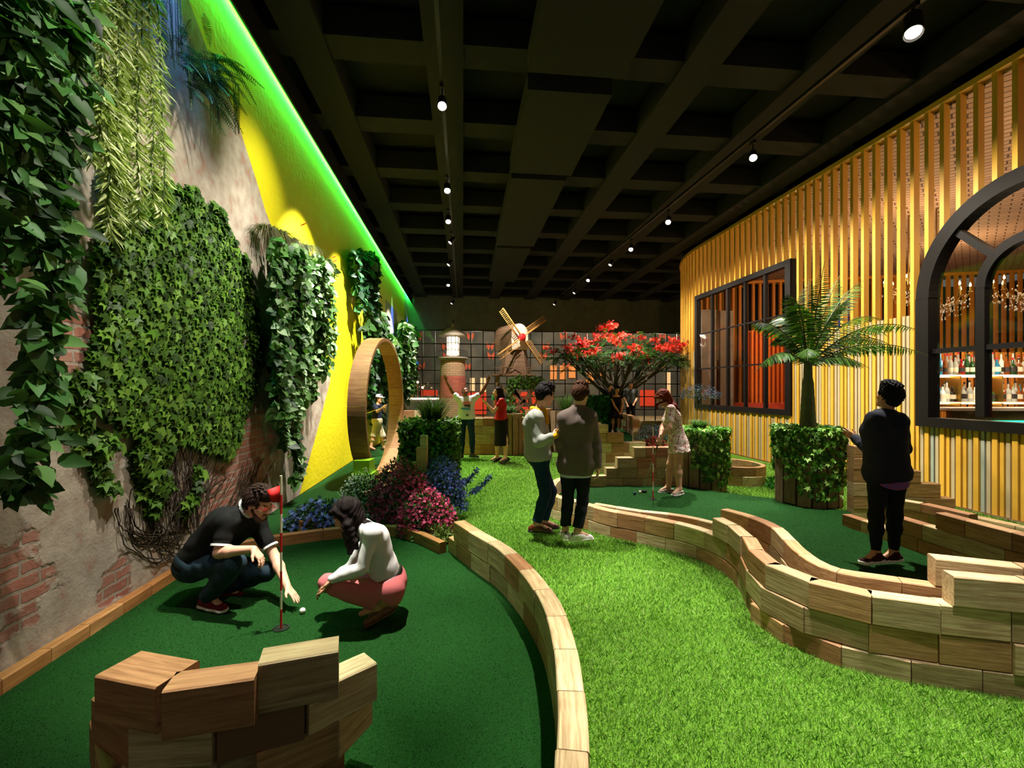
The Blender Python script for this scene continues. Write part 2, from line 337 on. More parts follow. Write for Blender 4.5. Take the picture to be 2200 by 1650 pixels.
# back wall with glazed grid
def bw(X, z, off=0.): return A(X, 22.2+.105*(X+4.93)-off, z)
DARKW = mat('dark_render', '#6e6c5c', .8, nz=(3, .3)); XA, XB = -5.0, 17.
def bwq(x0, x1, z0, z1, th=.25): 
    g = Geo(); a, b = bw(x0, 0), bw(x1, 0); g.prism([a[:2], b[:2], b[:2]+A(0, th), a[:2]+A(0, th)], z0, z1); return g
struct('wall_back', bwq(XA, XB, 4.52, 6.6), DARKW)
gx = Geo(); cell = .575
xs = np.arange(-4.85, 9.2, cell)
for x in xs:
    p = bw(x, 0); gx.box((p[0], p[1], 2.25), (.04, .08, 4.5))
for k in range(8):
    z = .02+k*.64; a, b = bw(-4.9, z), bw(9.2, z); gx.bar(a, b, .08, .045)
t = struct('window_3', gx, BLACK)
def glassmat(name, tint=(1,1,1), gl=.08):
    m = bpy.data.materials.new(name); m.use_nodes = True; nt = m.node_tree; nt.nodes.remove(nt.nodes['Principled BSDF'])
    a = N(nt, 'ShaderNodeBsdfTransparent'); a.inputs[0].default_value = (*tint, 1); b = N(nt, 'ShaderNodeBsdfGlossy'); b.inputs['Roughness'].default_value = .04
    x = N(nt, 'ShaderNodeMixShader'); x.inputs[0].default_value = gl; nt.links.new(a.outputs[0], x.inputs[1]); nt.links.new(b.outputs[0], x.inputs[2]); nt.links.new(x.outputs[0], nt.nodes['Material Output'].inputs[0]); MC[name] = m; return m
GLASS = glassmat('window_glass'); GLASSD = glassmat('smoky_glass', (.8, .8, .78), .05)
a, b = bw(-4.9, 0, -.03), bw(9.2, 0, -.03)
obj('glass_pane', ([a, b, b+A(0, 0, 4.5), a+A(0, 0, 4.5)], [(0, 1, 2, 3)]), GLASSD, t)
# street beyond the glass
def street():
    m, nt, b = newmat('street_facade'); tc = N(nt, 'ShaderNodeTexCoord')
    n = N(nt, 'ShaderNodeTexNoise'); n.inputs['Scale'].default_value = .8; nt.links.new(tc.outputs['Object'], n.inputs['Vector'])
    r = N(nt, 'ShaderNodeMapRange'); r.inputs[1].default_value = .35; r.inputs[2].default_value = .65; nt.links.new(n.outputs[0], r.inputs[0])
    nt.links.new(mixc(nt, r.outputs[0], sl('#6d6a60'), sl('#4d5049')), b.inputs['Base Color']); b.inputs['Roughness'].default_value = .9; return m
STREET = street(); FY = 29.
fac = thing('street_building', 'grey building facade with lit shop windows seen through the glazed back wall', 'building', (3, FY, 0))
obj('facade', Geo().box((3, FY+.5, 4), (24, .9, 8)), STREET, fac)
def lit(n, c, s): return mat(n, c, .6, emit=c, es=s)
E_RED = lit('red_lit_panel', '#e04426', .45); E_OR = lit('amber_lit_window', '#e8924a', .4); E_WARM = lit('warm_lit_window', '#ffd9a0', .6)
for k, (x0, x1, y0, y1, m) in enumerate([(1005, 1045, 843, 890, E_RED), (1098, 1158, 842, 868, E_RED), (1375, 1406, 838, 872, E_RED), (1100, 1140, 874, 890, E_RED), (1182, 1196, 785, 815, E_OR), (1203, 1216, 785, 815, E_OR), (1222, 1236, 785, 812, E_OR), (1010, 1020, 812, 840, E_WARM), (1032, 1044, 812, 842, E_WARM), (1260, 1275, 800, 822, E_OR), (1290, 1300, 800, 822, E_OR), (1433, 1440, 800, 880, E_WARM), (905, 940, 838, 850, E_RED)]):
    a, b = P(x0, y1, FY), P(x1, y0, FY); obj('lit_panel', Geo().box(((a[0]+b[0])/2, FY, (a[2]+b[2])/2), (b[0]-a[0], .1, b[2]-a[2])), m, fac)
for k in range(22):
    x = 905+k%11*52+rng.uniform(-8, 8); y = 722+(k//11)*42+(k%2)*22; a = P(x-8, y+9, FY); b = P(x+8, y-9, FY)
    c = (a+b)/2; w, h = (b-a)[0]/2, (b-a)[2]/2; c[1] -= .03
    obj('lit_motif', ([c, c+A(-w, 0, h), c+A(-w*.9, 0, -.1), c+A(-w*.4, 0, -h), c+A(w, 0, h), c+A(w*.9, 0, -.1), c+A(w*.4, 0, -h)], [(0, 1, 2, 3), (0, 6, 5, 4)]), mat('dim_orange_motif', '#c85a38', .7, emit='#c84a28', es=.22), fac)
obj('pavement', Geo().box((3, 26, -.02), (26, 7, .06)), mat('pale_pavement', '#c8b083', .7, nz=(1, .25)), label='pale paving of the street outside the glazed back wall', cat='pavement')

# ceiling
CZ = 6.08; CEIL = mat('ceiling_paint', '#08080a', .9, nz=(2, .3))
g = Geo().box((3, 12, CZ+.55), (26, 26, .1)); cd = A(-LWK, 1); cn = A(1, LWK)
R2 = np.array([[1/1.0055, -LWK/1.0055, 0], [LWK/1.0055, 1/1.0055, 0], [0, 0, 1]])
for i in range(-3, 12):
    c = A(-.25+i*1.75, 0)+cd*12; g.box((c[0], c[1], CZ+.2), (.5, 24, .4), R2)
for k in range(0, 14):
    c = A(2.2, 0)+cd*(1.2+k*1.75); g.box((c[0], c[1], CZ+.22), (16, .45, .36), R2)
struct('ceiling', g, CEIL)
tr = thing('ceiling_duct', 'black boxed air duct running down the middle of the ceiling', 'duct', (1., 10, CZ))
g = Geo()
for k, (y0, y1, w, dz) in enumerate([(3.6, 6.2, 1.3, .28), (6.5, 9.0, 1.2, .3), (9.2, 13.5, 1.1, .3), (13.7, 18, 1.0, .3)]):
    c = A(1.5-LWK*(y0+y1)/2, (y0+y1)/2); g.box((c[0], c[1], CZ-dz/2+.05), (w, y1-y0, dz), R2)
obj('duct_box', g, CEIL, tr)

# LED strip along the left wall top
g = Geo().bar(lw(1, 6.03, .10), lw(22.2, 6.03, .10), .2, .04).bar(lw(1, 5.875, .19), lw(22.2, 5.875, .19), .02, .31); struct('led_shield_1', g, BLACK)  # fascia lip added to hide the strip and keep green spill off the room
g = Geo().bar(lw(1, 6.03, .03), lw(22.2, 6.03, .03), .03, .03)
GREENLED = mat('green_led', '#20ff60', .5, emit=(.03, 1., .12), es=110.)
led = obj('led_strip', Geo().bar(lw(1, 5.985, .05), lw(22.2, 5.985, .05), .03, .03), GREENLED, label='glowing green LED strip along the top of the left wall', cat='light strip')

# ---------------- slatted right wall ----------------
GOLD = mat('gold_slat_paint', '#d8a63a', .5, nz=(3, .08)); PALE = mat('pale_slat_paint', '#b8a682', .55, nz=(3, .1)); GREYS = mat('grey_slat_paint', '#9aa195', .55)
BROWN = mat('brown_backing', '#8a5426', .7, nz=(3, .2)); DARKF = mat('dark_bronze_frame', '#0b0606', .6, spec=.25)
Y1 = 14.0; RC = 5.0
def rpath(s):
    """point and direction on the wall line, s metres from Y=3.0"""
    L = (Y1-3.0)*math.hypot(1, RWK); d0 = A(-RWK, 1)/math.hypot(1, RWK)
    if s <= L: return A(RWX-RWK*3.0, 3.0)+d0*s, d0
    a = (s-L)/RC; c = A(RWX-RWK*Y1, Y1)+RC*A(1, RWK)/math.hypot(1, RWK); n0 = -A(1, RWK)/math.hypot(1, RWK)
    ca, sa = math.cos(-a), math.sin(-a); n = A(n0[0]*ca-n0[1]*sa, n0[0]*sa+n0[1]*ca); return c+n*RC, A(-n[1]*-1*-1, n[0]) if False else A(n[1], -n[0])*(-1 if (A(n[1], -n[0]) @ d0) < 0 and a < .1 else 1)
def rdirn(s):
    p, q = rpath(s)[0], rpath(s+.01)[0]; return p, (q-p)/np.linalg.norm(q-p)
STOT = (Y1-3.0)*math.hypot(1, RWK)+RC*1.5
WR = (10.04, 14.17, 1.1, 4.5); ACX, AR, AZ = 5.81, 1.43, 3.06
def cut(Y, on):       # intervals of z free of windows
    if not on: return [(0, 5.9)]
    if WR[0] < Y < WR[1]: return [(0, WR[2]+.05), (WR[3]-.05, 5.9)]
    if abs(Y-ACX) < AR-.02: return [(0, 1.16), (AZ+math.sqrt(AR*AR-(Y-ACX)**2)-.05, 5.9)]
    return [(0, 5.9)]
gg, gp, gr, bk = Geo(), Geo(), Geo(), Geo(); s = .25; k = 0
def slat(g, s, z0, z1, w=.062, d=.10, off=0.):
    p, dr = rdirn(s); n = A(-dr[1], dr[0]); n = n if n @ A(-1, 0) > 0 or True else -n
    c = p-n*0+A(dr[1], -dr[0])*(d/2+off); R = np.array([[dr[0], dr[1], 0], [dr[1], -dr[0], 0], [0, 0, 1]]).T
    g.box((c[0], c[1], (z0+z1)/2), (w, d, z1-z0), R)
while s < STOT:
    p, _ = rdirn(s); on = s < (Y1-3.0)*1.006+.3
    for z0, z1 in cut(p[1], on): slat(gg, s, z0, z1)
    for j, f in enumerate((.39, .70)):
        p2, _ = rdirn(s+.229*f)
        for z0, z1 in cut(p2[1], on):
            if z0 < 2.85: slat([gp, gg, gp, gr, gp, gg][(k*2+j) % 6] if j == 0 or p2[1] < 7.4 and z1 < 1.5 else gg if k % 2 else gp, s+.229*f, z0, min(z1, 2.85), w=.045, d=.05, off=.02)
    s += .229; k += 1
for i in range(int(STOT/.1)):
    p, dr = rdirn(i*.1); q, _ = rdirn(i*.1+.1); on = i*.1 < (Y1-3.0)*1.006+.3; nn = A(dr[1], -dr[0])*.13
    for z0, z1 in cut(p[1], on):
        if z0 < 2.8:
            z1 = min(z1, 2.85); a, b = p+nn, q+nn; bk.prism([a, b, b+nn*.3, a+nn*.3], z0, z1)
struct('wall_right', bk, BROWN); WRo = bpy.data.objects['wall_right']
obj('gold_slats', gg, GOLD, WRo); obj('pale_slats', gp, PALE, WRo); obj('grey_slats', gr, GREYS, WRo)
g = Geo()
for i in range(int(STOT/.25)):
    p, dr = rdirn(i*.25); q, _ = rdirn(i*.25+.25); nn = A(dr[1], -dr[0]); g.prism([p-nn*.03, q-nn*.03, q+nn*.14, p+nn*.14], 5.9, 5.98)
obj('top_rail', g, GOLD, WRo)

def wbar(g, a, b, w, d=.14, off=-.03):      # bar in the wall plane between (Y,z) points; w in the plane
    pa, pb = RW(a[0], a[1], 0), RW(b[0], b[1], 0); n = A(1, RWK, 0)/math.hypot(1, RWK); m = (pa+pb)/2+n*(d/2+off)
    D = nrm(pb-pa); S = nrm(np.cross(n, D)); g.box(m, (np.linalg.norm(pb-pa), w, d), np.stack([D, S, n], 1))
g = Geo(); y0, y1, z0, z1 = WR; fw = .13
wbar(g, (y0, z0+fw/2), (y1, z0+fw/2), fw); wbar(g, (y0, z1-fw/2), (y1, z1-fw/2), fw); wbar(g, (y0+fw/2*1.3, z0+fw), (y0+fw/2*1.3, z1-fw), fw*1.3); wbar(g, (y1-fw/2, z0+fw), (y1-fw/2, z1-fw), fw)
for k in range(1, 5): yy = y0+fw+(y1-y0-2*fw)*k/5; wbar(g, (yy, z0+fw), (yy, z1-fw), .07, .08, 0.)
for k in (1, 2): zz = z0+fw+(z1-z0-2*fw)*k/3; wbar(g, (y0+fw, zz), (y1-fw, zz), .035, .05, .01)
w1 = struct('window_1', g, DARKF)
a, b = RW(y0, 0, -.02), RW(y1, 0, -.02); obj('glass_pane', ([a+A(0,0,z0), b+A(0,0,z0), b+A(0,0,z1), a+A(0,0,z1)], [(0,1,2,3)]), GLASS, w1)
def arcg(g, yc, zc, ro, ri, d, off, a0=0, a1=math.pi, n=40):
    nn = A(1, RWK, 0)/math.hypot(1, RWK); V = []
    for i in range(n+1):
        a = a0+(a1-a0)*i/n
        for r in (ro, ri):
            for q in (off, off+d): V.append(RW(yc+r*math.cos(a)/math.hypot(1, RWK), zc+r*math.sin(a))+nn*q)
    Fs = []
    for i in range(n): o = i*4; e = o+4; Fs += [(o, e, e+1, o+1)[::-1], (o+2, o+3, e+3, e+2)[::-1], (o, o+2, e+2, e), (o+1, e+1, e+3, o+3)]
    g.add(V, Fs)
g = Geo(); fw = .2; arcg(g, ACX, AZ, AR, AR-fw, .2, -.06)
for sgn in (-1, 1): wbar(g, (ACX+sgn*(AR-fw/2), 1.11), (ACX+sgn*(AR-fw/2), AZ+.01), fw, .2, -.06)
wbar(g, (ACX-AR+fw, 1.11+.07), (ACX+AR-fw, 1.11+.07), .14, .2, -.06)
ri = .56; arcg(g, ACX, AZ, ri+.06, ri-.06, .12, -.02)
for sgn in (-1, 1): wbar(g, (ACX+sgn*ri, 1.3), (ACX+sgn*ri, AZ+.01), .115, .12, -.02)
for an in (45, 90, 135): c, sn = math.cos(math.radians(an)), math.sin(math.radians(an)); wbar(g, (ACX+c*(ri+.05), AZ+sn*(ri+.05)), (ACX+c*(AR-fw+.02), AZ+sn*(AR-fw+.02)), .09, .1, -.01)
wbar(g, (ACX-AR+fw, 2.25), (ACX+AR-fw, 2.25), .07, .08, 0.)
w2 = struct('window_2', g, DARKF)
a, b = RW(ACX-AR, 0, -.02), RW(ACX+AR, 0, -.02)
V = [RW(ACX+(AR-.1)*math.cos(t), AZ+(AR-.1)*math.sin(t), -.02) for t in np.linspace(0, math.pi, 24)]+[RW(ACX-AR+.1, 1.2, -.02), RW(ACX+AR-.1, 1.2, -.02)]
obj('glass_pane', (V, [tuple(range(len(V)))]), GLASS, w2)

# ---------------- the bar room behind the slats ----------------
def herring():
    m, nt, b = newmat('white_brick_vault'); tc = N(nt, 'ShaderNodeTexCoord'); mp = N(nt, 'ShaderNodeMapping'); mp.inputs['Rotation'].default_value = (0, 0, .78); nt.links.new(tc.outputs['Object'], mp.inputs[0])
    br = N(nt, 'ShaderNodeTexBrick'); nt.links.new(mp.outputs[0], br.inputs['Vector']); br.inputs['Scale'].default_value = 1; br.inputs['Brick Width'].default_value = .34; br.inputs['Row Height'].default_value = .17; br.inputs['Mortar Size'].default_value = .014
    br.inputs['Color1'].default_value = (*sl('#b49a86'), 1); br.inputs['Color2'].default_value = (*sl('#a58c78'), 1); br.inputs['Mortar'].default_value = (*sl('#4a352a'), 1)
    nt.links.new(br.outputs[0], b.inputs['Base Color']); b.inputs['Roughness'].default_value = .8; return m
struct('ceiling', Geo().prism([(6.9, 2.5), (20, 2.5), (20, 16), (15, 18.6), (7.6, 18.6), (5.75, 14)], 5.86, 5.89), herring())
bpy.data.objects['ceiling'].name = 'ceiling'
struct('floor', Geo().prism([(7.0, 2.5), (20, 2.5), (20, 18), (8, 19.), (6.2, 14)], -.04, .02), mat('dark_boards', '#3a2a20', .5))
struct('wall_far', Geo().box((15.5, 20.2, 3), (15.4, .2, 6.2)), mat('navy_wall', '#1a2238', .8, nz=(2, .3)))
struct('wall_side', Geo().box((20.6, 10, 3), (.2, 20, 6.2)), mat('umber_wall', '#38281e', .8))
ORS = mat('orange_slat_paint', '#d98a2a', .5)
scr = thing('slat_screen', 'orange full-height slat screen at the far side of the bar room', 'screen', (12, 17.5, 0))
g = Geo()
for i in range(0, 58):
    X = 7.2+i*.235; Y = 18.4-.2*(X-7.2); g.box((X, Y, 2.95), (.09, .09, 5.85))
g.bar((7.1, 18.4, 5.8), (20.6, 15.75, 5.8), .12, .1); obj('slats', g, ORS, scr)
obj('partition_panel', Geo().box((6.75, 16.0, 2.2), (.5, .12, 4.4)).box((7.45, 16.2, 2.2), (.45, .12, 4.4)), mat('concrete_panel', '#8d837a', .8, nz=(4, .25)), label='grey concrete panels inside the room behind the rectangular window', cat='panel')
obj('lounge_bench', Geo().box((8.4, 14.6, .62), (2.6, .5, 1.25)).box((8.4, 14.3, .5), (2.6, .6, .45)), mat('red_upholstery', '#b03a22', .6), label='red upholstered bench low behind the rectangular window', cat='bench')
booth = thing('slatted_booth', 'glowing orange slatted booth behind the rectangular window', 'booth', (8.8, 15.6, 0))
g = Geo()
for i in range(16): g.box((8.05+i*.14, 15.6, 1.9), (.06, .06, 3.5))
obj('slats', g, mat('bright_orange_slat', '#e0701a', .5), booth); obj('back_panel', Geo().box((9.1, 15.75, 1.9), (2.3, .04, 3.5)), mat('burnt_orange_panel', '#b8501a', .6), booth)
# back bar
BY = 9.6
bar = thing('bar_counter', 'bar counter with hammered brass front and teal underglow behind the arched window', 'bar counter', (10.5, BY-.9, 0))
obj('counter_top', Geo().box((10.6, BY-.85, 1.31), (5.2, .6, .05)), mat('pale_stone', '#cfc5b8', .3), bar)
obj('front_panel', Geo().box((10.6, BY-1.02, 1.19), (5.1, .1, .18)), mat('hammered_brass', '#8a5a20', .35, metal=.6, nz=(30, .6), bump=(60, .8, .01)), bar)
obj('base_panel', Geo().box((10.6, BY-.85, .55), (5.1, .45, 1.05)), mat('dark_walnut', '#2c1a12', .5), bar)
obj('underglow_strip', Geo().box((10.6, BY-1.08, 1.085), (5.1, .03, .04)), mat('teal_led', '#30e8c0', .5, emit='#30f0c8', es=1.5), bar)
shf = thing('back_bar_shelving', 'two-tier illuminated back bar shelving holding spirit bottles', 'shelving', (10.5, BY+.2, 0))
SHZ = (1.42, 1.98); LEDW = mat('warm_white_led', '#fff0d0', .5, emit='#ffe2b0', es=9.)
for z in SHZ:
    obj('shelf', Geo().box((10.6, BY+.2, z-.02), (5.2, .55, .03)), mat('lit_glass_shelf', '#f4ead8', .3, emit='#ffe9c8', es=.55), shf)
    obj('shelf_light', Geo().box((10.6, BY+.2, z-.045), (5.1, .03, .015)), LEDW, shf)
for i in range(7): obj('upright', Geo().box((8.35+i*.86, BY+.2, 1.6), (.025, .5, .8)), mat('brass', '#a5803a', .3, metal=.8), shf)
g = Geo()
for i in range(36): g.box((8.1+i*.15, BY+.75, 1.5), (.06, .05, 2.0))
obj('back_slats', g, ORS, shf)
# ---------------- timber block walls ----------------
class Path:
    def __init__(s, pts, smooth=True, n=240):
        s.p = spline(np.array(pts, float)[:, :2], n) if smooth and len(pts) > 2 else np.array(pts, float)[:, :2]
        d = np.linalg.norm(np.diff(s.p, axis=0), axis=1); s.s = np.concatenate([[0], np.cumsum(d)]); s.L = s.s[-1]
    def at(s, t): return A(np.interp(t, s.s, s.p[:, 0]), np.interp(t, s.s, s.p[:, 1]))
    def dr(s, t): a, b = s.at(max(t-.02, 0)), s.at(min(t+.02, s.L)); return (b-a)/np.linalg.norm(b-a)
def block(parent, path, s0, s1, z0, h, T, side=1, off=0., m=None, bend=3, gap=.004, yaw=0., name='timber_block', tilt=0.):
    """one block following the path from s0 to s1, its front face on the path"""
    s0 += gap/2; s1 -= gap/2; ss = np.linspace(s0, s1, bend+1); pts = []; c = .006
    a, b = path.at(s0), path.at(s1); ch = (b-a)/np.linalg.norm(b-a); L = np.linalg.norm(b-a)
    if bend <= 1:
        n = A(-ch[1], ch[0])*side; row = [(a, n), (b, n)]
    else:
        row = []
        for t in ss: d = path.dr(t); row.append((path.at(t), A(-d[1], d[0])*side))
    ctr = (a+b)/2; ca, sa = ch; R = np.array([[ca, sa], [-sa, ca]]); V = []
    sec = [(0+c, 0), (0, c), (0, h-c), (c, h), (T-c, h), (T, h-c), (T, c), (T-c, 0)]
    for q, n in row:
        for y, z in sec:
            w = q+n*(off+y)-ctr; w = R @ w; V.append((w[0], w[1], z))
    V = np.array(V); k = len(sec); m_ = len(row)
    # chamfer the ends
    V[:k, 0] += 0; Fs = [(i*k+j, i*k+(j+1) % k, (i+1)*k+(j+1) % k, (i+1)*k+j) for i in range(m_-1) for j in range(k)]
    Fs += [tuple(range(k))[::-1], tuple((m_-1)*k+j for j in range(k))]
    if side*1 < 0: Fs = [f for f in Fs]
    else: Fs = [f[::-1] for f in Fs]
    if yaw: cy, sy = math.cos(yaw), math.sin(yaw); V = V @ np.array([[cy, sy, 0], [-sy, cy, 0], [0, 0, 1]])
    me = mesh(name, V, Fs); me.materials.append(m or W_BLOCK)
    o = bpy.data.objects.new(name, me); COL.objects.link(o); o.parent = parent
    p0 = ORG[parent.name] if parent is not None else np.zeros(3)
    o.location = (ctr[0]-p0[0], ctr[1]-p0[1], z0-p0[2]); o.rotation_euler = (0, tilt, math.atan2(ch[1], ch[0])); return o
NB = 0
def wall(label, pts, rows, T=.11, L=.34, side=1, jit=.006, bend=3, smooth=True, m=None, name='timber_barrier', cat='timber barrier', bname='timber_block', gap=.004):
    global NB
    path = Path(pts, smooth); p = path.at(path.L/2); t = thing(name, label, cat, (p[0], p[1], rows[0][0]))
    for z0, h, f0, f1, st in rows:
        a, b = f0*path.L, f1*path.L; s = a; first = True
        while s < b-.05:
            l = L*(1+random.uniform(-.07, .07))*(st if first else 1); first = False
            e = min(s+l, b)
            if b-e < .12: e = b
            block(t, path, s, e, z0, h-.003, T, side, random.uniform(-jit, jit), m, bend, gap, name=bname); s = e; NB += 1
    return t
# low edging beam along the brick wall and round the back of the left green
e0 = [(-2.86+.085*0, .9)]
wall('long low timber edging beam at the foot of the brick wall', [(lw(.8, 0)[0]+.01, .8), (lw(4.38, 0)[0]+.01, 4.38)], [(0, .1, 0, 1, .8)], T=.075, L=.31, side=-1, bend=1, smooth=False, m=W_RAIL, name='timber_edging', cat='edging', bname='edging_block', jit=0)
wall('curved low timber edging round the back of the left putting green', [(-2.98, 4.47), (-2.62, 4.85), (-2.12, 5.12), (-1.6, 5.3), (-1.22, 5.25), (-.95, 4.95), (-.73, 4.7)], [(0, .13, 0, 1, .8)], T=.08, L=.42, side=1, bend=1, smooth=False, m=W_RAIL, name='timber_edging', cat='edging', bname='edging_block', jit=0)
wall('weathered sleeper edging in front of the blue flowers', [(-2.5, 5.45), (-2.0, 5.62), (-1.5, 5.66)], [(0, .13, 0, 1, 1)], T=.09, L=.5, side=1, bend=1, m=W_RAIL, name='timber_edging', cat='edging', bname='edging_block')
# curved two-course wall between the left green and the path
CWP = [(-.55, 4.86), (-.30, 4.42), (-.03, 3.97), (.14, 3.55), (.245, 3.2), (.315, 2.82), (.335, 2.40), (.31, 1.95), (.27, 1.62), (.22, 1.2)]
wall('curved two-course timber wall between left putting green and grass path', CWP, [(-.04, .2, 0, 1, .55), (.16, .19, .035, 1, 1)], T=.12, L=.36, side=-1, jit=.004, bend=4)
# outer S-shaped wall of the right green
W1 = [(1.5, 7.55), (1.0, 7.47), (.68, 7.2), (.52, 6.7), (.46, 6.35), (.53, 6.03), (.733, 5.77), (1.04, 5.34), (1.28, 5.14), (1.51, 4.95), (1.71, 4.75), (1.865, 4.5), (1.93, 4.2), (1.895, 3.88), (1.80, 3.58), (1.74, 3.3), (1.79, 3.07), (1.93, 2.85), (2.16, 2.705), (2.43, 2.61), (2.8, 2.5), (3.4, 2.3)]
pw1 = Path(W1); 
def frac(path, q):
    d = np.linalg.norm(path.p-A(*q), axis=1); return path.s[d.argmin()]/path.L
f3 = frac(pw1, (1.89, 4.4)); f4 = frac(pw1, (2.46, 2.6)); fS = frac(pw1, (1.8, 3.58))
t1 = wall('snaking timber block wall between grass path and right putting green', W1, [(-.04, .17, 0, fS, .5), (.13, .17, 0, fS, 1)], T=.11, L=.33, side=1, jit=.003, bend=3)
pth = pw1
def rowblocks(t, path, z0, h, a, b, L, st, side=1, T=.11, jit=.012, bend=1, yawj=.03):
    s = a; first = True
    while s < b-.08:
        e = min(s+L*(st if first else 1), b); first = False; e = b if b-e < .1 else e
        block(t, path, s, e, z0, h-.003, T, side, random.uniform(-jit, jit), None, bend, .006, yaw=random.uniform(-yawj, yawj)); s = e
L1 = pth.L
rowblocks(t1, pth, -.04, .17, fS*L1, L1, .33, .6); rowblocks(t1, pth, .13, .17, fS*L1, L1, .33, 1.0)
rowblocks(t1, pth, .30, .17, f3*L1, L1, .32, .75, bend=1, jit=.01); rowblocks(t1, pth, .47, .17, f4*L1, L1, .34, 1)
# inner wall
wall('inner timber kerb behind the snaking wall, along front of the raised green', [(.98, 5.61), (1.42, 5.27), (1.69, 5.15), (1.9, 5.0), (2.06, 4.8)], [(.0, .15, 0, 1, .6), (.15, .15, 0, 1, 1)], T=.09, L=.3, side=1, bend=2)
W2 = [(2.07, 4.62), (2.2, 4.35), (2.24, 4.05), (2.16, 3.73), (2.09, 3.48), (2.06, 3.2), (2.13, 3.02), (2.36, 2.9), (2.57, 2.8), (2.8, 2.7), (3.4, 2.45)]
p2 = Path(W2); fe = frac(p2, (2.55, 2.8))
t2 = wall('inner curving timber wall at the feet of the man in navy sweater', W2, [(.0, .17, 0, 1, .5), (.17, .16, 0, 1, .8), (.33, .16, 0, 1, 1)], T=.1, L=.33, side=1, jit=.004, bend=3)
rowblocks(t2, p2, .49, .17, fe*p2.L, p2.L, .4, 1)
# stepped wall along right side of the green
W4 = [(3.79, 5.34), (3.87, 4.57), (3.91, 4.06), (4.0, 3.3), (4.15, 2.6)]
p4 = Path(W4); a, b = frac(p4, (3.85, 4.75)), frac(p4, (3.9, 4.28))
wall('stepped timber block wall along the right edge of raised green', W4, [(.08, .17, 0, 1, .7), (.25, .15, a, 1, 1), (.40, .15, b, 1, .8)], T=.11, L=.34, side=1, bend=1, jit=.004)
wall('short low timber wall behind the legs of the navy sweater man', [(4.1, 5.3), (4.35, 4.9), (4.42, 4.5)], [(.05, .17, 0, 1, 1), (.22, .15, 0, 1, .5), (.37, .1, .2, 1, .8)], T=.11, side=1, bend=1)
wall('tall stair-stepped timber wall joined to the palm planter', [(4.33, 5.9), (5.6, 5.78)], [(.0, .16, 0, 1, 1), (.16, .16, 0, .93, .5), (.32, .22-.04, 0, .80, 1), (.50, .16, 0, .62, .5), (.66, .15, 0, .5, 1), (.81, .15, 0, .4, .5)], T=.14, L=.34, side=1, bend=1, smooth=False, jit=.003)
wall('low single-course timber edging in front of the slatted wall', [(5.1, 5.4), (5.35, 4.3), (5.5, 3.0)], [(0, .13, 0, 1, 1), (.13, .13, 0, 1, .5)], T=.12, L=.4, side=1, bend=1)
# back wall of the right green (stepped)
wall('stepped timber block wall behind the woman in floral dress', [(1.52, 7.5), (2.9, 7.56)], [(.06, .18, 0, 1, .8), (.24, .167, 0, 1, .55), (.407, .167, .13, 1, 1), (.574, .165, .33, 1, .55)], T=.16, L=.34, side=1, bend=1, smooth=False, jit=.003)
wall('tall stepped timber wall beside the blazer man', [(1.72, 9.3), (2.9, 9.5)], [(0, .2, 0, 1, 1), (.2, .2, 0, 1, .5), (.4, .2, 0, .85, .8), (.6, .2, 0, .45, .5), (.8, .17, 0, .18, 1)], T=.2, L=.36, side=1, bend=1, smooth=False, jit=.01)
wall('timber wall on left flank of the far green ramp', [(1.95, 10.4), (2.5, 14.5)], [(0, .3, 0, 1, 1), (.3, .22, 0, 1, .5), (.52, .2, .2, 1, .5)], T=.2, L=.5, side=-1, bend=1, smooth=False)
wall('sinking timber wall on right flank of the far green ramp', [(2.68, 9.8), (2.75, 10.6), (3.35, 13.0), (3.6, 15.5)], [(0, .3, 0, 1, 1), (.3, .22, 0, 1, .5), (.52, .2, .12, 1, 1), (.72, .18, .35, 1, .6)], T=.16, L=.5, side=-1, bend=1)
obj('putting_green', Geo().prism([(2.15, 9.7), (2.66, 9.8), (3.3, 13), (3.55, 15.4), (2.7, 15.4), (2.55, 14.5)], 0, .42), T_PUTT, label='raised far putting green with the woman in black dress on it', cat='putting green')
# round planters and edgings on the right lawn
wall('round timber planter ring on the lawn beyond the ivy planter', [(3.6, 8.6), (3.75, 8.1), (4.15, 7.95), (4.5, 8.25), (4.45, 8.8), (4.1, 9.1)], [(-.02, .2, 0, 1, 1), (.18, .16, 0, 1, .5)], T=.08, L=.4, side=1, bend=4, name='timber_planter_ring', cat='planter')
# walls at the far left centre
RINGW = [(-.9+1.9*math.cos(a), 13.4+1.3*math.sin(a)) for a in np.linspace(math.pi*1.02, math.pi*1.93, 14)]
wall('curved stacked timber wall at the foot of the lighthouse', RINGW, [(0, .27, 0, 1, 1), (.27, .25, 0, 1, .5), (.52, .22, .45, 1, 1), (.74, .2, .5, 1, .5), (.94, .2, .8, 1, .5)], T=.2, L=.5, side=-1, bend=2)
wall('timber wall running behind the boy and the wooden loop', [(-3.95, 15.0), (-2.0, 15.2), (-1.4, 15.4)], [(0, .27, 0, 1, 1), (.27, .25, 0, 1, .5), (.52, .25, 0, 1, 1), (.77, .22, 0, .9, .5)], T=.2, L=.55, side=1, bend=1, smooth=False)
wall('straight low timber wall in front of the glazed back wall', [(.9, 18.6), (3.2, 18.8)], [(0, .25, 0, 1, 1), (.25, .2, 0, 1, .5)], T=.15, L=.5, side=1, bend=1, smooth=False)
wall('low timber wall under the flame tree', [(3.3, 16.4), (6.0, 16.6)], [(0, .3, 0, 1, 1), (.3, .25, 0, 1, .5)], T=.2, L=.5, side=1, bend=1, smooth=False)
